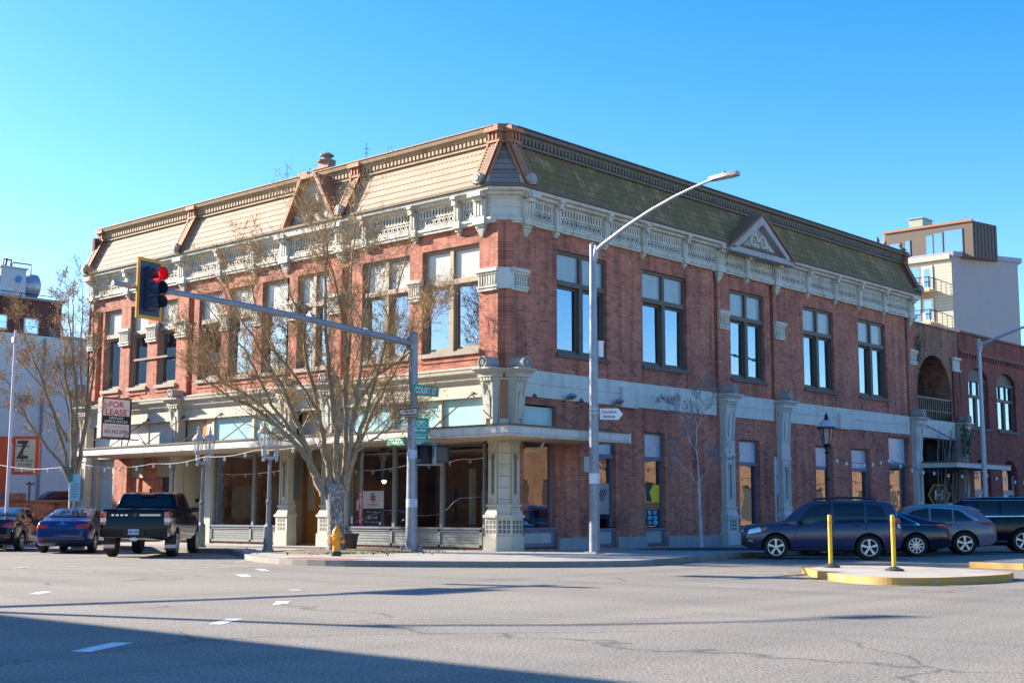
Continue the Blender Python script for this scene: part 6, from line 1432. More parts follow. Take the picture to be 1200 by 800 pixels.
    # wheels
    for wx in sp['wheels']:
        for s in (-1, 1):
            yc = s*(sp['track']/2); x = wx-x_off; w = sp.get('tw', .215)/2
            tb = MB(); tb.lathe((x, yc, r), [(r*.66, -w*.92), (r*.93, -w), (r, -w*.72), (r, w*.72), (r*.93, w), (r*.66, w*.92)], 30, axis=1)
            wh = tb.build('wheel', TYRE, root, local=True, smooth=50)
            rb = MB(); rr_ = r*.68; o_ = s*w*.78
            if s > 0: rb.lathe((x, yc, r), [(rr_, 0), (rr_, w*.9), (rr_*.93, w*.92), (rr_*.90, w*.45), (.02, w*.35)], 30, axis=1)
            else: rb.lathe((x, yc, r), [(rr_, 0), (rr_, -w*.9), (rr_*.93, -w*.92), (rr_*.90, -w*.45), (.02, -w*.35)], 30, axis=1)
            rb.build('wheel_dish', RIMDARK, wh, local=True, smooth=40)
            sb = MB(); ns = sp.get('spokes', 5); y1 = yc+s*w*.55; y2 = yc+s*w*.95
            for k in range(ns):
                a = 2*math.pi*k/ns+.3; hw_ = sp.get('spw', .16)
                q = lambda rad, da: (x+rad*math.cos(a+da), r+rad*math.sin(a+da))
                sb.loft([[(q(.05, -.5)[0], y, q(.05, -.5)[1]), (q(rr_*.95, -hw_)[0], y, q(rr_*.95, -hw_)[1]), (q(rr_*.95, hw_)[0], y, q(rr_*.95, hw_)[1]), (q(.05, .5)[0], y, q(.05, .5)[1])] for y in (y1, y2)])
            n_ = 30; ring = lambda rad, y: [(x+rad*math.cos(2*math.pi*k/n_), y, r+rad*math.sin(2*math.pi*k/n_)) for k in range(n_)]
            sb.loft([ring(rr_*1.0, y1), ring(rr_*1.0, y2+s*.004), ring(rr_*.92, y2+s*.004), ring(rr_*.92, y1)], caps=False)
            sb.lathe((x, yc, r), [(.06, s*w*.5), (.055, s*w*1.0), (.01, s*w*1.02)], 12, axis=1)
            sb.build('rim', ALLOY, wh, local=True)
    # door mirrors
    for s in (1, -1):
        mx_, mz_ = sp['mirror']; hw = interp(sp['hw'], mx_)
        g = MB(); g.loft([[(mx_-x_off+dx, s*(hw*.90+dy), mz_+dz*sc) for dx, dz in ((-.02, -.09), (.09, -.06), (.10, .04), (-.02, .08))] for dy, sc in ((.0, .4), (.06, .5), (.10, 1.0), (.28, .9), (.31, .5))])
        g.build('door_mirror', sp.get('mirror_m', mat), root, local=True, smooth=50)
    return root, body, patch, x_off
def plate_on(root, xo, y, z, body, txt, front=False, tilt=0):
    t_ = MB(); t_.box(-.155, .155, 0, .008, -.078, .078); o = t_.build('licence_plate', PLATE, root, local=True)
    o.matrix_local = Matrix.Translation((xo, y, z)) @ Matrix.Rotation(R(-90 if not front else 90), 4, 'Z')
    mb = MB()
    for k in range(7):
        if k != 3: mb.box(-.125+k*.038, -.098+k*.038, -.003, 0, -.035, .03)
    mb.build('plate_marks', PLTXT, o, local=True)
    return o
BLUEP = carpaint('blue_car_paint', (.016, .045, .17)); NAVY = carpaint('navy_car_paint', (.034, .038, .095)); BLACKP = carpaint('black_car_paint', (.003, .003, .010), .2, .15)
BLACKP.node_tree.nodes['Principled BSDF'].inputs['Specular IOR Level'].default_value = .3
DKGREY = carpaint('dark_bronze_car_paint', (.020, .018, .022)); GREYP_ = carpaint('grey_car_paint', (.19, .185, .22), .3); INKP = carpaint('ink_blue_car_paint', (.012, .013, .035), .22)
# ---- sedans
def sedan_spec(L=4.65, H=1.46, W=1.80, trunk=1.06, wb=(1.0, 3.65)):
    r = .325; L0, L = L, 4.65
    sp = dict(L=L, wr=r, wheels=wb, track=W-.24, tw=.21,
        top=[(0, .60), (.03, .82), (.10, trunk-.08), (.2, trunk), (.62, trunk+.045), (.95, trunk+.17), (1.45, H-.10), (1.9, H), (2.35, H-.02), (2.75, H-.13), (3.25, 1.06), (3.45, 1.0), (4.2, .87), (4.5, .74), (4.6, .66), (L, .58)],
        bot=[(0, .48), (.06, .33), (.3, .24), (.8, .21), (3.9, .20), (4.4, .24), (4.6, .33), (L, .42)],
        belt=[(0, .58), (.1, .85), (.3, .94), (1.2, .97), (2.2, .955), (3.2, .92), (4.2, .80), (4.55, .62), (L, .5)],
        hw=[(0, W*.38), (.08, W*.44), (.3, W*.475), (.9, W*.496), (2.2, W*.5), (3.5, W*.495), (4.1, W*.47), (4.45, W*.42), (L, W*.30)],
        rw=[(0, W*.38), (1.0, W*.37), (2.0, W*.375), (2.8, W*.385), (3.3, W*.42), (L, W*.4)],
        side_win=[((.98, .985), (1.62, .985), (1.66, 1.34), (1.50, 1.27)), ((1.70, .985), (2.20, .98), (2.20, H-.085), (1.72, H-.09)), ((2.28, .98), (3.08, .97), (2.62, 1.30), (2.28, H-.085))],
        seams=[(2.24, .34, 2.24, .96), (1.45, .55, 1.66, .96), (3.2, .34, 3.16, .92)], handles=[(1.6, .88), (2.5, .87)],
        trims=[(((.9, 1.0), (1.5, 1.36), (1.5, 1.385), (.86, 1.0)), CHROME)] if False else [], mirror=(2.95, 1.03), seats=(2.15, 1.2),
        side_lights=[(((.05, .78), (.34, .84), (.30, .96), (.05, .93)), TAIL, 'tail_light'), (((4.20, .62), (4.52, .56), (4.50, .66), (4.22, .78)), HEADL, 'headlight')],
        ends=[('*tail_light', TAIL, ((.46, .80), (.80, .79), (.80, .95), (.44, .92)), 'rear'), ('rear_window', GLASS_CAR, ((-.60, trunk+.10), (.60, trunk+.10), (.50, H-.09), (-.50, H-.09)), 'rear'), ('windscreen', GLASS_CAR, ((-.64, 1.07), (.64, 1.07), (.53, H-.11), (-.53, H-.11)), 'front'),
              ('bumper_insert', TRIM, ((-.62, .36), (.62, .36), (.56, .44), (-.56, .44)), 'rear'), ('*headlight', HEADL, ((.46, .62), (.78, .60), (.76, .70), (.48, .70)), 'front'), ('grille', TRIM, ((-.4, .42), (.4, .42), (.44, .66), (-.44, .66)), 'front'), ('*reflector', TAIL, ((.52, .46), (.72, .46), (.72, .50), (.52, .50)), 'rear')])
    for k in ('top', 'bot', 'belt', 'hw', 'rw'): sp[k] = [(x*L0/4.65, v) for x, v in sp[k]]
    sp['L'] = L0; return sp
def place(rear_xy, heading, L):
    return (rear_xy[0]+math.cos(heading)*L/2, rear_xy[1]+math.sin(heading)*L/2)
hd = R(47); s = sedan_spec(); 
bs = car('parked_sedan', 'blue four-door sedan parked nose-in between the black pickup and the bronze sedan', 'car', BLUEP, s, place((-8.55, 11.62), hd, s['L']), hd)
plate_on(bs[0], -s['L']/2+.07, 0, .86, None, '', )
bs[2]('trunk_badge', CHROME, ((-.055, .965), (.055, .965), (.055, 1.02), (-.055, 1.02)), 'rear'); bs[2]('trunk_seam', TRIM, ((-.7, .745), (.7, .745), (.7, .755), (-.7, .755)), 'rear'); bs[2]('model_badge', CHROME, ((-.62, .80), (-.48, .80), (-.48, .835), (-.62, .835)), 'rear')
s = sedan_spec(4.45, 1.50, 1.74, 1.10, (.95, 3.5)); s['ends'][0] = ('*tail_light', TAIL, ((.42, .84), (.78, .76), (.78, 1.0), (.56, .95)), 'rear')
s['side_lights'][0] = (((.04, .80), (.30, .84), (.36, .98), (.10, .96)), TAILW, 'tail_light')
c3 = car('parked_sedan', 'dark bronze sedan cut by the left edge of the picture', 'car', DKGREY, s, place((-9.02, 15.6), R(45), s['L']), R(45))
plate_on(c3[0], -s['L']/2+.07, 0, .88, None, '')
# dark sedan behind the SUV, cross street
hd2 = R(121); s = sedan_spec(4.9, 1.47, 1.86, 1.08, (1.08, 3.9))
s['wr'] = .345; s['spokes'] = 10; s['spw'] = .07
s['trims'] = [(((1.0, 1.0), (1.75, 1.375), (1.75, 1.40), (.94, 1.0)), CHROME), (((.95, .975), (3.2, .965), (3.2, .985), (.95, .995)), CHROME)]
s['side_lights'][0] = (((.06, .86), (.46, .92), (.42, 1.02), (.06, .99)), TAIL, 'tail_light')
def at_wheel(xy, heading, L, wx, track):
    """where to put the car so that the ground point of its left rear wheel is xy"""
    c, sn = math.cos(heading), math.sin(heading); lx, ly = wx-L/2, track/2
    return (xy[0]-(c*lx-sn*ly), xy[1]-(sn*lx+c*ly))
car('parked_sedan', 'ink-blue sedan with chrome window line between the two SUVs', 'car', INKP, s, at_wheel((8.77, -9.5), hd2, 4.9, 1.08, s['track']), hd2)
# ---- SUVs
def suv_spec(L, H, W, wb, wr, hood=1.06, belt=1.06):
    k = L/4.6; X = lambda pts: [(x*k, v) for x, v in pts]
    return dict(L=L, wr=wr, wheels=wb, track=W-.25, tw=.225,
        top=X([(0, .62), (.03, .90), (.06, 1.08), (.13, H-.40), (.24, H-.13), (.36, H-.04), (.9, H-.0), (1.7, H), (2.4, H-.015), (2.72, H-.09), (3.32, hood+.09), (3.46, hood+.045), (4.1, hood-.03), (4.40, hood-.06), (4.51, hood-.10), (4.565, hood-.22), (4.59, .68), (4.6, .60)]),
        bot=X([(0, .50), (.06, .38), (.3, .29), (.8, .25), (3.8, .24), (4.3, .28), (4.5, .36), (4.6, .44)]),
        belt=X([(0, .60), (.05, .92), (.12, belt), (.3, belt+.02), (1.5, belt), (2.6, belt-.04), (3.4, belt-.07), (4.2, hood-.13), (4.48, hood-.22), (4.56, .72), (4.6, .5)]),
        hw=X([(0, W*.43), (.08, W*.462), (.3, W*.485), (.9, W*.498), (2.2, W*.5), (3.6, W*.497), (4.1, W*.487), (4.4, W*.465), (4.54, W*.44), (4.6, W*.40)]),
        rw=X([(0, W*.42), (.5, W*.385), (2.0, W*.395), (2.8, W*.40), (3.4, W*.43), (4.6, W*.4)]))
s = suv_spec(4.6, 1.72, 1.80, (.95, 3.60), .355)
s.update(side_win=[((.36, 1.08), (.98, 1.07), (.98, 1.60), (.56, 1.56)), ((1.06, 1.07), (1.92, 1.05), (1.92, 1.63), (1.06, 1.62)), ((2.0, 1.05), (3.02, 1.02), (2.60, 1.53), (2.0, 1.63))],
    seams=[(1.96, .42, 1.96, 1.06), (1.02, .75, 1.0, 1.08), (3.08, .40, 3.02, 1.02)], handles=[(1.28, .98), (2.2, .955)], mirror=(2.85, 1.12), mirror_m=TRIM, seats=(2.0,),
    side_lights=[(((.03, 1.02), (.26, 1.06), (.30, 1.20), (.10, 1.22)), TAIL, 'tail_light'), (((.05, .90), (.14, .94), (.14, 1.04), (.05, 1.02)), TAILW, 'tail_light'), (((4.02, .80), (4.42, .72), (4.36, .86), (4.05, .94)), HEADL, 'headlight'), (((3.86, .86), (4.02, .82), (4.04, .90), (3.84, .95)), AMBER, 'indicator'), (((4.12, .34), (4.56, .42), (4.56, .62), (4.30, .60)), TRIM, 'bumper_corner'), (((4.26, .50), (4.40, .52), (4.38, .58), (4.27, .57)), CHROME, 'fog_light')],
    trims=[(((.5, .27), (4.1, .26), (4.1, .36), (.5, .37)), TRIM)],
    ends=[('windscreen', GLASS_CAR, ((-.66, 1.19), (.66, 1.19), (.56, 1.57), (-.56, 1.57)), 'front'), ('rear_window', GLASS_CAR, ((-.58, 1.16), (.58, 1.16), (.5, 1.55), (-.5, 1.55)), 'rear'), ('grille', TRIM, ((-.42, .62), (.42, .62), (.46, .86), (-.46, .86)), 'front'), ('*headlight', HEADL, ((.50, .74), (.76, .78), (.74, .88), (.48, .86)), 'front'), ('bumper_insert', TRIM, ((-.7, .38), (.7, .38), (.66, .52), (-.66, .52)), 'front'), ('*tail_light', TAIL, ((.60, .95), (.80, .95), (.76, 1.2), (.62, 1.2)), 'rear')])
hd3 = R(122)
def at_mid(xy, heading, L, wa, wb_, track):
    c, sn = math.cos(heading), math.sin(heading); lx, ly = (wa+wb_)/2-L/2, track/2
    return (xy[0]-(c*lx-sn*ly), xy[1]-(sn*lx+c*ly))
su = car('parked_suv', 'dark blue SUV parked side-on at the kerb nearest the corner', 'SUV', NAVY, s, at_mid((4.18, -8.77), hd3, 4.6, .95, 3.6, s['track']), hd3)
mb = MB()
for y in (-.56, .56): mb.tube([(x-2.3, y, z) for x, z in ((.70, 1.70), (.80, 1.785), (1.6, 1.80), (2.35, 1.765), (2.48, 1.68))], .03, 5)
mb.build('roof_rail', TRIM, su[0], local=True)
mb = MB(); mb.loft([[(-2.3+x, y, z) for x, z in ((.10, 1.56), (.42, 1.68), (.42, 1.64), (.16, 1.52))] for y in (-.55, .55)]); mb.build('spoiler', NAVY, su[0], local=True)
s = suv_spec(4.74, 1.66, 1.90, (1.02, 3.77), .37, 1.05, 1.03)
s['top'] = [(x*4.74/4.6, v) for x, v in [(0, .62), (.03, .88), (.09, 1.04), (.22, 1.18), (.45, 1.38), (.72, 1.55), (1.2, 1.63), (1.8, 1.66), (2.4, 1.63), (2.75, 1.52), (3.35, 1.12), (3.5, 1.06), (4.1, .97), (4.4, .86), (4.5, .76), (4.56, .68), (4.6, .60)]]
s.update(side_win=[((.72, 1.10), (1.32, 1.08), (1.32, 1.47), (1.12, 1.43)), ((1.38, 1.08), (2.05, 1.06), (2.05, 1.53), (1.38, 1.49)), ((2.12, 1.06), (3.1, 1.03), (2.65, 1.42), (2.12, 1.53))],
    seams=[(2.08, .42, 2.08, 1.04), (1.15, .8, 1.3, 1.06), (3.2, .40, 3.12, 1.02)], handles=[(1.5, .97), (2.35, .95)], mirror=(2.95, 1.10), seats=(2.1,), spokes=5, spw=.19,
    side_lights=[(((.04, .94), (.50, 1.00), (.48, 1.07), (.06, 1.06)), TAIL, 'tail_light')], trims=[(((.62, 1.12), (1.2, 1.47), (1.2, 1.50), (.56, 1.12)), CHROME), (((1.2, 1.475), (2.6, 1.545), (2.6, 1.57), (1.2, 1.50)), CHROME), (((.5, .28), (4.1, .27), (4.1, .36), (.5, .37)), TRIM)],
    ends=[('windscreen', GLASS_CAR, ((-.66, 1.15), (.66, 1.15), (.56, 1.5), (-.56, 1.5)), 'front'), ('rear_window', GLASS_CAR, ((-.56, 1.16), (.56, 1.16), (.5, 1.46), (-.5, 1.46)), 'rear'), ('*tail_light', TAIL, ((.45, .95), (.84, .93), (.82, 1.05), (.5, 1.04)), 'rear'), ('bumper_insert', TRIM, ((-.75, .42), (.75, .42), (.7, .58), (-.7, .58)), 'rear')])
rx = car('parked_suv', 'metallic grey crossover SUV with sloping rear and chrome roof line', 'SUV', GREYP_, s, at_wheel((11.75, -9.78), hd2, 4.74, 1.02, s['track']), hd2)
mb = MB(); mb.loft([[(-2.37+x, y, z) for x, z in ((.42, 1.44), (.80, 1.585), (.8, 1.55), (.5, 1.42))] for y in (-.56, .56)]); mb.build('spoiler', GREYP_, rx[0], local=True)
mb = MB(); mb.loft([[(-2.37+1.3+a, w_, z) for a, w_ in ((-.06, -.01), (.1, -.02), (.1, .02), (-.06, .01))] for z in (1.62, 1.70)]); mb.build('roof_fin', GREYP_, rx[0], local=True)
s = suv_spec(5.5, 1.93, 2.03, (1.25, 4.35), .41, 1.22, 1.22)
s.update(side_win=[((.75, 1.30), (1.95, 1.29), (1.95, 1.76), (.95, 1.76)), ((2.02, 1.29), (2.72, 1.27), (2.72, 1.77), (2.02, 1.77)), ((2.8, 1.27), (3.72, 1.25), (3.35, 1.62), (2.8, 1.77))],
    seams=[(2.76, .5, 2.76, 1.25), (1.8, .9, 1.98, 1.26)], handles=[(2.05, 1.1), (3.0, 1.09)], mirror=(3.5, 1.33), seats=(2.7,),
    side_lights=[(((.04, 1.0), (.22, 1.0), (.22, 1.4), (.1, 1.42)), TAIL, 'tail_light')], trims=[(((.66, 1.25), (3.85, 1.22), (3.85, 1.25), (.66, 1.28)), CHROME), (((.68, 1.26), (.92, 1.79), (.86, 1.82), (.60, 1.26)), CHROME), (((.9, 1.79), (3.2, 1.79), (3.2, 1.815), (.86, 1.815)), CHROME), (((1.8, .38), (3.9, .37), (3.9, .41), (1.8, .42)), CHROME)],
    ends=[('windscreen', GLASS_CAR, ((-.74, 1.38), (.74, 1.38), (.64, 1.76), (-.64, 1.76)), 'front')])
car('parked_suv', 'large black SUV with chrome-framed windows cut by the right edge', 'SUV', BLACKP, s, at_wheel((15.2, -10.4), R(119), 5.5, 1.25, s['track']), R(119))
# ---- pickup
L = 5.8; W = 2.06; H = 1.96
s = dict(L=L, wr=.41, wheels=(1.20, 4.85), track=W-.28, tw=.275,
    top=[(0, .80), (.015, .95), (.03, 1.40), (.08, 1.43), (.5, 1.42), (1.62, 1.42), (1.66, 1.44), (1.70, 1.62), (1.78, 1.86), (1.95, 1.93), (2.6, 1.96), (3.2, 1.95), (3.5, 1.87), (4.15, 1.32), (4.3, 1.27), (5.2, 1.20), (5.6, 1.10), (5.7, 1.0), (5.76, .85), (L, .75)],
    bot=[(0, .64), (.1, .58), (.6, .52), (1.2, .48), (4.6, .46), (5.4, .46), (5.7, .5), (L, .6)],
    belt=[(0, .79), (.03, 1.36), (.3, 1.39), (1.6, 1.38), (2.4, 1.30), (3.8, 1.27), (4.3, 1.20), (5.5, 1.05), (5.75, .8), (L, .7)],
    hw=[(0, W*.475), (.05, W*.488), (.3, W*.495), (1.2, W*.5), (4.6, W*.5), (5.3, W*.48), (5.65, W*.43), (L, W*.38)], rw=[(0, W*.46), (1.7, W*.40), (2.6, W*.405), (3.5, W*.41), (4.3, W*.45), (L, W*.4)],
    side_win=[((1.92, 1.36), (2.62, 1.34), (2.62, 1.82), (2.0, 1.82)), ((2.70, 1.34), (3.75, 1.30), (3.42, 1.78), (2.70, 1.83))], seams=[(2.66, .6, 2.66, 1.30), (1.72, .62, 1.76, 1.42), (1.66, .62, 1.66, 1.42), (3.95, .6, 3.85, 1.26)], handles=[(1.95, 1.2), (2.85, 1.19)], handle_m=BLACKP,
    mirror=(3.62, 1.42), mirror_m=TRIM, seats=(2.75, 1.95), spokes=6, spw=.14,
    side_lights=[(((.03, .96), (.15, .96), (.15, 1.34), (.03, 1.34)), TAIL, 'tail_light')], trims=[(((1.6, .44), (4.2, .44), (4.2, .50), (1.6, .50)), TRIM)],
    ends=[('*tail_light', TAIL, ((.84, 1.16), (1.005, 1.16), (1.0, 1.34), (.84, 1.34)), 'rear'), ('*tail_light', TAILW, ((.84, 1.04), (1.005, 1.04), (1.005, 1.155), (.84, 1.155)), 'rear'), ('*tail_light', TAIL, ((.84, .96), (1.005, .96), (1.005, 1.035), (.84, 1.035)), 'rear'), ('rear_window', GLASS_CAR, ((-.74, 1.50), (.74, 1.50), (.68, 1.83), (-.68, 1.83)), 'rear'), ('windscreen', GLASS_CAR, ((-.74, 1.36), (.74, 1.36), (.64, 1.80), (-.64, 1.80)), 'front'),
          ('tailgate_recess', TRIM, ((-.80, .92), (.80, .92), (.80, .935), (-.80, .935)), 'rear'), ('*tailgate_seam', TRIM, ((.815, .9), (.825, .9), (.825, 1.41), (.815, 1.41)), 'rear'), ('tailgate_band', TRIM, ((-.79, 1.20), (.79, 1.20), (.79, 1.29), (-.79, 1.29)), 'rear')])
hp = R(46)
pk = car('pickup_truck', 'black crew-cab pickup truck seen from behind, parked nose-in', 'pickup truck', BLACKP, s, place((-9.15, 6.35), hp, L), hp)
P = pk[0]; xr = -L/2
mb = MB(); mb.loft([[(xr-.16, y0, z), (xr-.10, y1, z), (xr+.3, y1, z), (xr+.3, y0, z)] for z, y0, y1 in ((.60, -.92, .92), (.62, -.98, .98), (.83, -.98, .98), (.86, -.94, .94))])
bmp = mb.build('rear_bumper', BLACKP, P, local=True)
mb = MB(); mb.box(xr-.165, xr-.155, -.30, .30, .64, .82); mb.build('plate_recess', TRIM, bmp, local=True)
plate_on(P, xr-.175, 0, .755, None, '')
mb = MB(); mb.prism([(.0+.13*math.cos(2*math.pi*k/14), .545+.055*math.sin(2*math.pi*k/14)) for k in range(14)], 0, xr-.13, xr-.11); mb.build('hitch_cover', TAILW, bmp, local=True)
for sgn in (-1, 1):   # mud flaps with pale strip
    mb = MB(); mb.box(.78-L/2, .80-L/2, sgn*.90-.17, sgn*.90+.17, .20, .62); mf = mb.build('mud_flap', TRIM, P, local=True)
    mb = MB(); mb.box(.765-L/2, .779-L/2, sgn*.90-.165, sgn*.90+.165, .25, .37); mb.build('pale_strip', TAILW, mf, local=True)
    mb = MB(); mb.box(.755-L/2, .764-L/2, sgn*.90-.165, sgn*.90+.165, .24, .28); mb.build('red_strip', TAIL, mf, local=True)
mb = MB(); mb.box(xr+1.66, xr+1.74, -.2, .2, 1.865, 1.91); mb.build('brake_light', TAIL, P, local=True)
mb = MB(); mb.tube([(xr+2.1, 0, 1.93), (xr+2.0, 0, 2.05)], .03, 6); mb.build('roof_aerial', TRIM, P, local=True)
mb = MB(); mb.box(xr-.012, xr+.02, -.73, -.12, 1.215, 1.275); mb.build('chrome_bar', plain('warm_badge_metal', (.62, .56, .42), .3, .8, var=0), P, local=True)
mb = MB()
for k in range(4): mb.box(xr-.012, xr+.02, .22+k*.13, .30+k*.13, 1.22, 1.265)
mb.build('badge_letters', CHROME, P, local=True)
mb = MB(); mb.prism([(-.0+.085*math.cos(2*math.pi*k/20), 1.235+.085*math.sin(2*math.pi*k/20)) for k in range(20)], 0, xr-.03, xr+.02); em = mb.build('round_emblem', IRON, P, local=True)
mb = MB(); mb.prism([(.05, 1.27), (.0, 1.19), (-.05, 1.27), (-.03, 1.28), (0, 1.24), (.03, 1.28)], 0, xr-.036, xr-.03); mb.build('emblem_mark', plain('dim_emblem', (.12, .12, .13), .4, var=0), em, local=True)
# car with a roof box beyond the low wall
s = suv_spec(4.6, 1.62, 1.80, (.95, 3.60), .35)
s.update(side_win=[((.42, 1.10), (1.92, 1.07), (1.92, 1.50), (.62, 1.46))], mirror=(2.85, 1.10), ends=[])
rbx = car('parked_car', 'dark car with a black roof box behind the low brick wall', 'car', INKP, s, (1.2, 29.2), R(180))
mb = MB(); mb.loft([[(x, y*w_, 1.90+z*h_) for y, z in ((-.42, .0), (.42, .0), (.45, .5), (.32, 1.0), (-.32, 1.0), (-.45, .5))] for x, w_, h_ in ((-1.0, .6, .10), (-.9, .9, .28), (-.4, 1, .42), (.5, 1, .40), (.9, .8, .2), (1.0, .5, .06))]); mb.build('roof_box', plain('matt_black_box', (.02, .02, .025), .5, var=0), rbx[0], local=True, smooth=45)
# ================================================================ trees
def barkmat(name, col, lich, amt, scale=18):
    m, nt, b = newmat(name); b.inputs['Roughness'].default_value = .9
    p = pos(nt, (1, 1, .5)); n1 = noise(nt, p, scale, 6, .75); n2 = noise(nt, pos(nt), 3, 4, .6)
    c = mixc(nt, ramp(nt, n2, [(.3, tuple(x*.6 for x in col)), (.7, col)]), lich, ramp(nt, n1, [(.5, (0, 0, 0)), (.62, (amt,)*3)]))
    nt.links.new(c, b.inputs['Base Color']); bump(nt, b, n1, .6, .02); return m
BARK = barkmat('olive_grey_bark', (.29, .21, .115), (.46, .43, .34), .8)
TRUNKB = barkmat('pale_speckled_bark', (.20, .18, .16), (.56, .54, .52), .95, 16)
TWIG = plain('olive_brown_twig', (.38, .26, .12), .9, var=.35, scale=2)
SEED = plain('dry_brown_seed', (.42, .23, .085), .8, var=.45, scale=5)
YBARK = barkmat('pale_young_bark', (.58, .58, .60), (.74, .74, .74), .8, 30)
PALETWIG = plain('grey_twig', (.26, .25, .26), .9, var=.2)
def tree(nm, lab, base, trunk, limbs, ux, seed, bark, trunkm, twigm, n_sub=(5, 9), twig_len=(.5, 1.5), seeds=0, seed_size=.05, up=.35, sub_r=.35, spread=1.0, cat='tree', group=None, depthj=.5):
    """trunk: [(a, h, r)], limbs: lists of (a, h) in the tree's own upright plane plus a depth lean; sub-branches and twigs grow from them"""
    rr = random.Random(seed); root = thing(nm, lab, cat, base, group=group)
    B = Vector(base); X = Vector((ux[0], ux[1], 0)).normalized(); Y = Vector((-X.y, X.x, 0)); Z = Vector((0, 0, 1))
    W3 = lambda a, h, d=0: B + X*a + Y*d + Z*h
    tk = MB(); tk.tube([W3(a, h, 0) for a, h, r in trunk], [r for _, _, r in trunk], 12); tk.build('trunk', trunkm, root, smooth=60)
    bb = MB(); tw = MB(); sd_ = MB(); tips = []
    def grow(p, d, ln, r, lev):
        n = 4 if lev == 1 else 3; pts = [p.copy()]; dd = d.normalized()
        for i in range(n):
            dd = (dd + Vector((rr.gauss(0, .16), rr.gauss(0, .16), rr.gauss(0, .12)+up*.22))).normalized(); pts.append(pts[-1]+dd*(ln/n))
        radii = [r*(1-.75*i/n) for i in range(n+1)]
        (bb if lev == 1 else tw).tube(pts, radii, 5 if lev == 1 else 3, caps=False)
        if lev < 3:
            k = rr.randint(8, 11) if lev == 1 else rr.randint(4, 6)
            for _ in range(k):
                t = rr.uniform(.25, 1.0)*n; i = min(n-1, int(t)); q = pts[i].lerp(pts[i+1], t-i)
                side = Vector((rr.gauss(0, 1), rr.gauss(0, 1), rr.gauss(0, .6))).normalized()
                grow(q, (dd*.8+side*.75*spread), ln*rr.uniform(.35, .62), max(.007, r*.42), lev+1)
        else: tips.append((pts[-1], dd)); tips.append((pts[1], dd))
        if lev >= 2: tips.append((pts[2], dd))
    for L_ in limbs:
        lean = L_[0]; pts2 = L_[1:]; r0 = lean[1]; dl = lean[0]
        ctrl = [(a, h) for a, h in pts2]; cp = curve_pts(ctrl, 4); n = len(cp)
        pts = []
        for i, (a, h) in enumerate(cp):
            t = i/(n-1); pts.append(W3(a+rr.gauss(0, .025)*(i > 0), h, dl*t**1.1+rr.gauss(0, .03)*(i > 0)))
        radii = [max(.011, r0*.92*(1-.88*(i/(n-1))**.75)) for i in range(n)]
        bb.tube(pts, radii, 8)
        tot = sum((pts[i+1]-pts[i]).length for i in range(n-1)); ns = rr.randint(*n_sub)
        for k in range(ns):
            t = .22+.78*(k+rr.random())/ns; f = t*(n-1); i = min(n-2, int(f)); q = pts[i].lerp(pts[i+1], f-i); dr = (pts[i+1]-pts[i]).normalized()
            side = Vector((rr.gauss(0, 1), rr.gauss(0, 1), rr.gauss(.15, .5))).normalized()
            grow(q, dr*.9+side*.8*spread, rr.uniform(*twig_len)*(1.15-.45*t), max(.008, radii[i]*sub_r), 1)
        grow(pts[-1], (pts[-1]-pts[-2]).normalized(), rr.uniform(*twig_len)*.8, radii[-1], 1)
    bb.build('branches', bark, root, smooth=60); tw.build('twigs', twigm, root)
    if seeds:
        for k in range(seeds):
            p, d = rr.choice(tips); c = p+Vector((rr.gauss(0, .07), rr.gauss(0, .07), rr.gauss(-.03, .07)))
            for j in range(rr.randint(1, 3)): leafquad(sd_, c+Vector((rr.gauss(0, .05), rr.gauss(0, .05), rr.gauss(0, .05))), seed_size*rr.uniform(.5, 1.1), rr)
        sd_.build('dry_leaves', SEED, root)
    return root
PXM = 40.5/1552.0
def px(u0, v0, k, pts): return [((u-u0)*k, (v0-v)*k) for u, v in pts]
RTH = (_RT.x, _RT.y)
# the big street tree in front of Court Street; limbs read off as (across, height)
k = PXM; P_ = lambda *pts: px(393, 646, k, [(u, 646-(646-v)*(.92 if v < 500 else 1-.08*(646-v)/146)) for u, v in pts])
limbs = [[(.6, .15)]+P_((378, 578), (362, 540), (346, 490), (326, 440), (300, 392), (268, 340), (246, 282)),
         [(-.9, .12)]+P_((374, 560), (340, 505), (300, 468), (262, 446), (228, 420)),
         [(1.2, .12)]+P_((388, 575), (378, 520), (366, 460), (352, 400), (338, 340), (318, 282), (300, 250)),
         [(-.5, .13)]+P_((394, 575), (392, 510), (386, 450), (380, 380), (376, 310), (380, 250), (392, 205)),
         [(.9, .11)]+P_((398, 572), (402, 510), (400, 440), (404, 370), (402, 300), (404, 240), (408, 190)),
         [(-1.3, .10)]+P_((402, 570), (410, 505), (418, 440), (424, 370), (432, 310), (436, 258)),
         [(.3, .12)]+P_((404, 572), (414, 520), (428, 460), (444, 395), (456, 330), (470, 262)),
         [(1.6, .09)]+P_((405, 560), (424, 490), (448, 430), (470, 380), (488, 330)),
         [(-.3, .08)]+P_((352, 508), (322, 470), (296, 420), (280, 385), (262, 372), (236, 330)),
         [(1.0, .07)]+P_((366, 462), (340, 420), (306, 372), (282, 310), (268, 262)),
         [(-1.0, .07)]+P_((404, 430), (398, 360), (390, 300), (372, 252), (362, 226)),
         [(.4, .06)]+P_((420, 450), (440, 418), (470, 396), (496, 352), (512, 330)),
         [(-.6, .06)]+P_((330, 488), (290, 450), (258, 430), (240, 396), (216, 372)),
         [(.2, .06)]+P_((416, 520), (438, 500), (462, 484), (474, 478))]
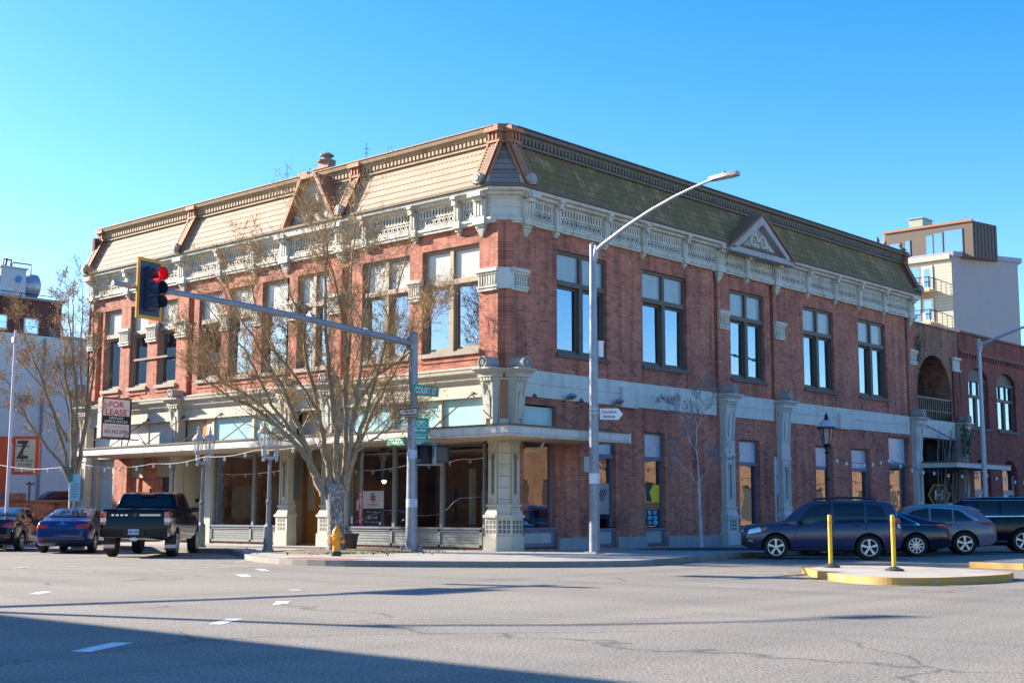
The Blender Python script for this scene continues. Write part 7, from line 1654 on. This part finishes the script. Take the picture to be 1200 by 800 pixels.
BT1 = tree('street_tree', 'large bare many-stemmed street tree with dry brown leaves in front of the facade', (-4.0, 3.35, .15), [(0.02, -.1, .36), (0, .1, .30), (0, .5, .27), (-.02, 1.1, .27), (-.05, 1.55, .28), (-.02, 1.85, .30), (.02, 2.05, .24)], limbs, RTH, 11, BARK, TRUNKB, TWIG, (17, 22), (.8, 1.9), 5200, .034, up=.6, spread=1.0)
# left street tree behind the sedans
k = 49/1552.0; P_ = lambda *pts: px(80, 640, k, pts)
limbs = [[(.4, .10)]+P_((78, 570), (62, 545), (40, 520), (18, 492), (0, 462), (-14, 440)), [(-.6, .09)]+P_((76, 560), (58, 500), (36, 440), (20, 400), (8, 372)), [(.8, .09)]+P_((79, 560), (72, 490), (60, 430), (50, 380), (42, 345)),
         [(-.8, .09)]+P_((81, 560), (82, 490), (78, 430), (72, 378), (70, 340)), [(.3, .09)]+P_((83, 555), (92, 490), (96, 430), (92, 380), (96, 335)), [(-.2, .08)]+P_((84, 560), (90, 510), (94, 450), (100, 410), (104, 370)),
         [(.6, .06)]+P_((70, 520), (50, 480), (30, 450), (5, 425), (-20, 400))]
tree('street_tree', 'smaller bare street tree with dry leaves behind the left sedans', (-5.0, 17.2, .15), [(0, -.1, .20), (0, .8, .15), (-.03, 1.8, .14), (-.05, 2.3, .13)], limbs, RTH, 5, BARK, TRUNKB, TWIG, (10, 13), (.6, 1.4), 3800, .034, up=.4, spread=1.0)
# young tree with white trunk
k = 42/1552.0; P_ = lambda *pts: px(831, 641, k, pts)
limbs = [[(.1, .035)]+P_((829, 560), (828, 520), (827, 480), (829, 455), (830, 436)), [(.4, .018)]+P_((829, 562), (818, 545), (806, 532), (800, 520)), [(-.4, .018)]+P_((829, 556), (842, 540), (852, 528), (858, 520)), [(.3, .016)]+P_((828, 485), (815, 470), (800, 460), (788, 452)), [(-.3, .016)]+P_((828, 490), (836, 470), (845, 455), (850, 446)), [(.0, .014)]+P_((828, 520), (818, 500), (812, 480), (806, 466))]
tree('young_tree', 'slim young tree with a white-washed trunk in front of the shaded brick', (8.3, -1.75, .15), [(0.01, -.05, .075), (0, .4, .068), (-.03, 1.2, .06), (-.05, 2.3, .05)], limbs, RTH, 8, YBARK, YBARK, PALETWIG, (4, 6), (.4, .9), 0, up=.25)
# bare tree far beyond the lot
k = 66/1552.0; P_ = lambda *pts: px(85, 632, k, pts)
limbs = [[(.5, .12)]+P_((84, 540), (80, 470), (74, 410), (70, 360), (68, 325)), [(-.5, .11)]+P_((85, 530), (88, 470), (86, 410), (88, 370), (86, 335)), [(.2, .1)]+P_((86, 540), (96, 480), (100, 430), (100, 380), (102, 350)), [(.2, .08)]+P_((84, 520), (70, 470), (60, 440), (50, 400))]
tree('bare_tree', 'thin leafless tree far behind the left street tree', (3.9, 32.7, 0), [(0, 0, .2), (0, 2.5, .17), (0, 4, .15)], limbs, RTH, 6, PALETWIG, BARK, PALETWIG, (5, 7), (.9, 2.0), 0, up=.5)
# grass, mulch and fallen leaves round the trees
GRASS = plain('short_grass', (.13, .24, .03), .8, var=.4, scale=6); rr = random.Random(2)
mb = MB()
for k in range(1500):
    if k % 3: a = rr.random()*6.283; q = math.sqrt(rr.random()); x, y = -4.1+1.7*q*math.cos(a), 2.6+1.5*q*math.sin(a)
    else: x, y = -4.3+rr.gauss(0, .9), 1.3+rr.gauss(0, .35)
    p = Vector((x, y, .15)); d = Vector((rr.gauss(0, .04), rr.gauss(0, .04), rr.uniform(.025, .06))); s_ = Vector((rr.gauss(0, .03), rr.gauss(0, .03), 0))
    mb.poly([p-s_, p+s_, p+d])
g_ = mb.build('grass', GRASS); g_['kind'] = 'stuff'
MULCH = plain('dark_mulch', (.055, .032, .024), .95, var=.6, scale=14); SOIL = plain('bare_soil', (.20, .14, .09), .95, var=.4, scale=8)
def bed(cx, cy, ra, rb, ang, mat):
    mb = MB(); n = 22; ca, sa = math.cos(ang), math.sin(ang); rings = []
    for f_, h_ in ((1, .152), (.8, .175), (.4, .2)):
        rings.append([(cx+ca*ra*f_*math.cos(t)*(1+.08*math.sin(3*t))-sa*rb*f_*math.sin(t), cy+sa*ra*f_*math.cos(t)+ca*rb*f_*math.sin(t)*(1+.07*math.cos(5*t)), h_) for t in [2*math.pi*i/n for i in range(n)]])
    mb.loft(rings); return struct(mb.build('planting_bed', mat))
bed(-3.9, 3.1, 2.9, 2.2, .6, SOIL); bed(6.6, -3.4, 2.6, 1.5, R(-40), MULCH)
LEAF = plain('fallen_leaf', (.16, .06, .035), .9, var=.5, scale=9); mb = MB()
for k in range(420):
    if k < 200: x, y = rr.uniform(1.4, 12), -6.42-abs(rr.gauss(0, .10)); z = .02
    elif k < 320: x, y = 2.6+rr.gauss(0, .8), -16.6-abs(rr.gauss(0, .12)); z = .02
    else: x, y = -3.5+rr.gauss(0, 2), 2.5+rr.gauss(0, 2); z = .17
    leafquad(mb, Vector((x, y, z)), .045, rr)
l_ = mb.build('fallen_leaves', LEAF); l_['kind'] = 'stuff'
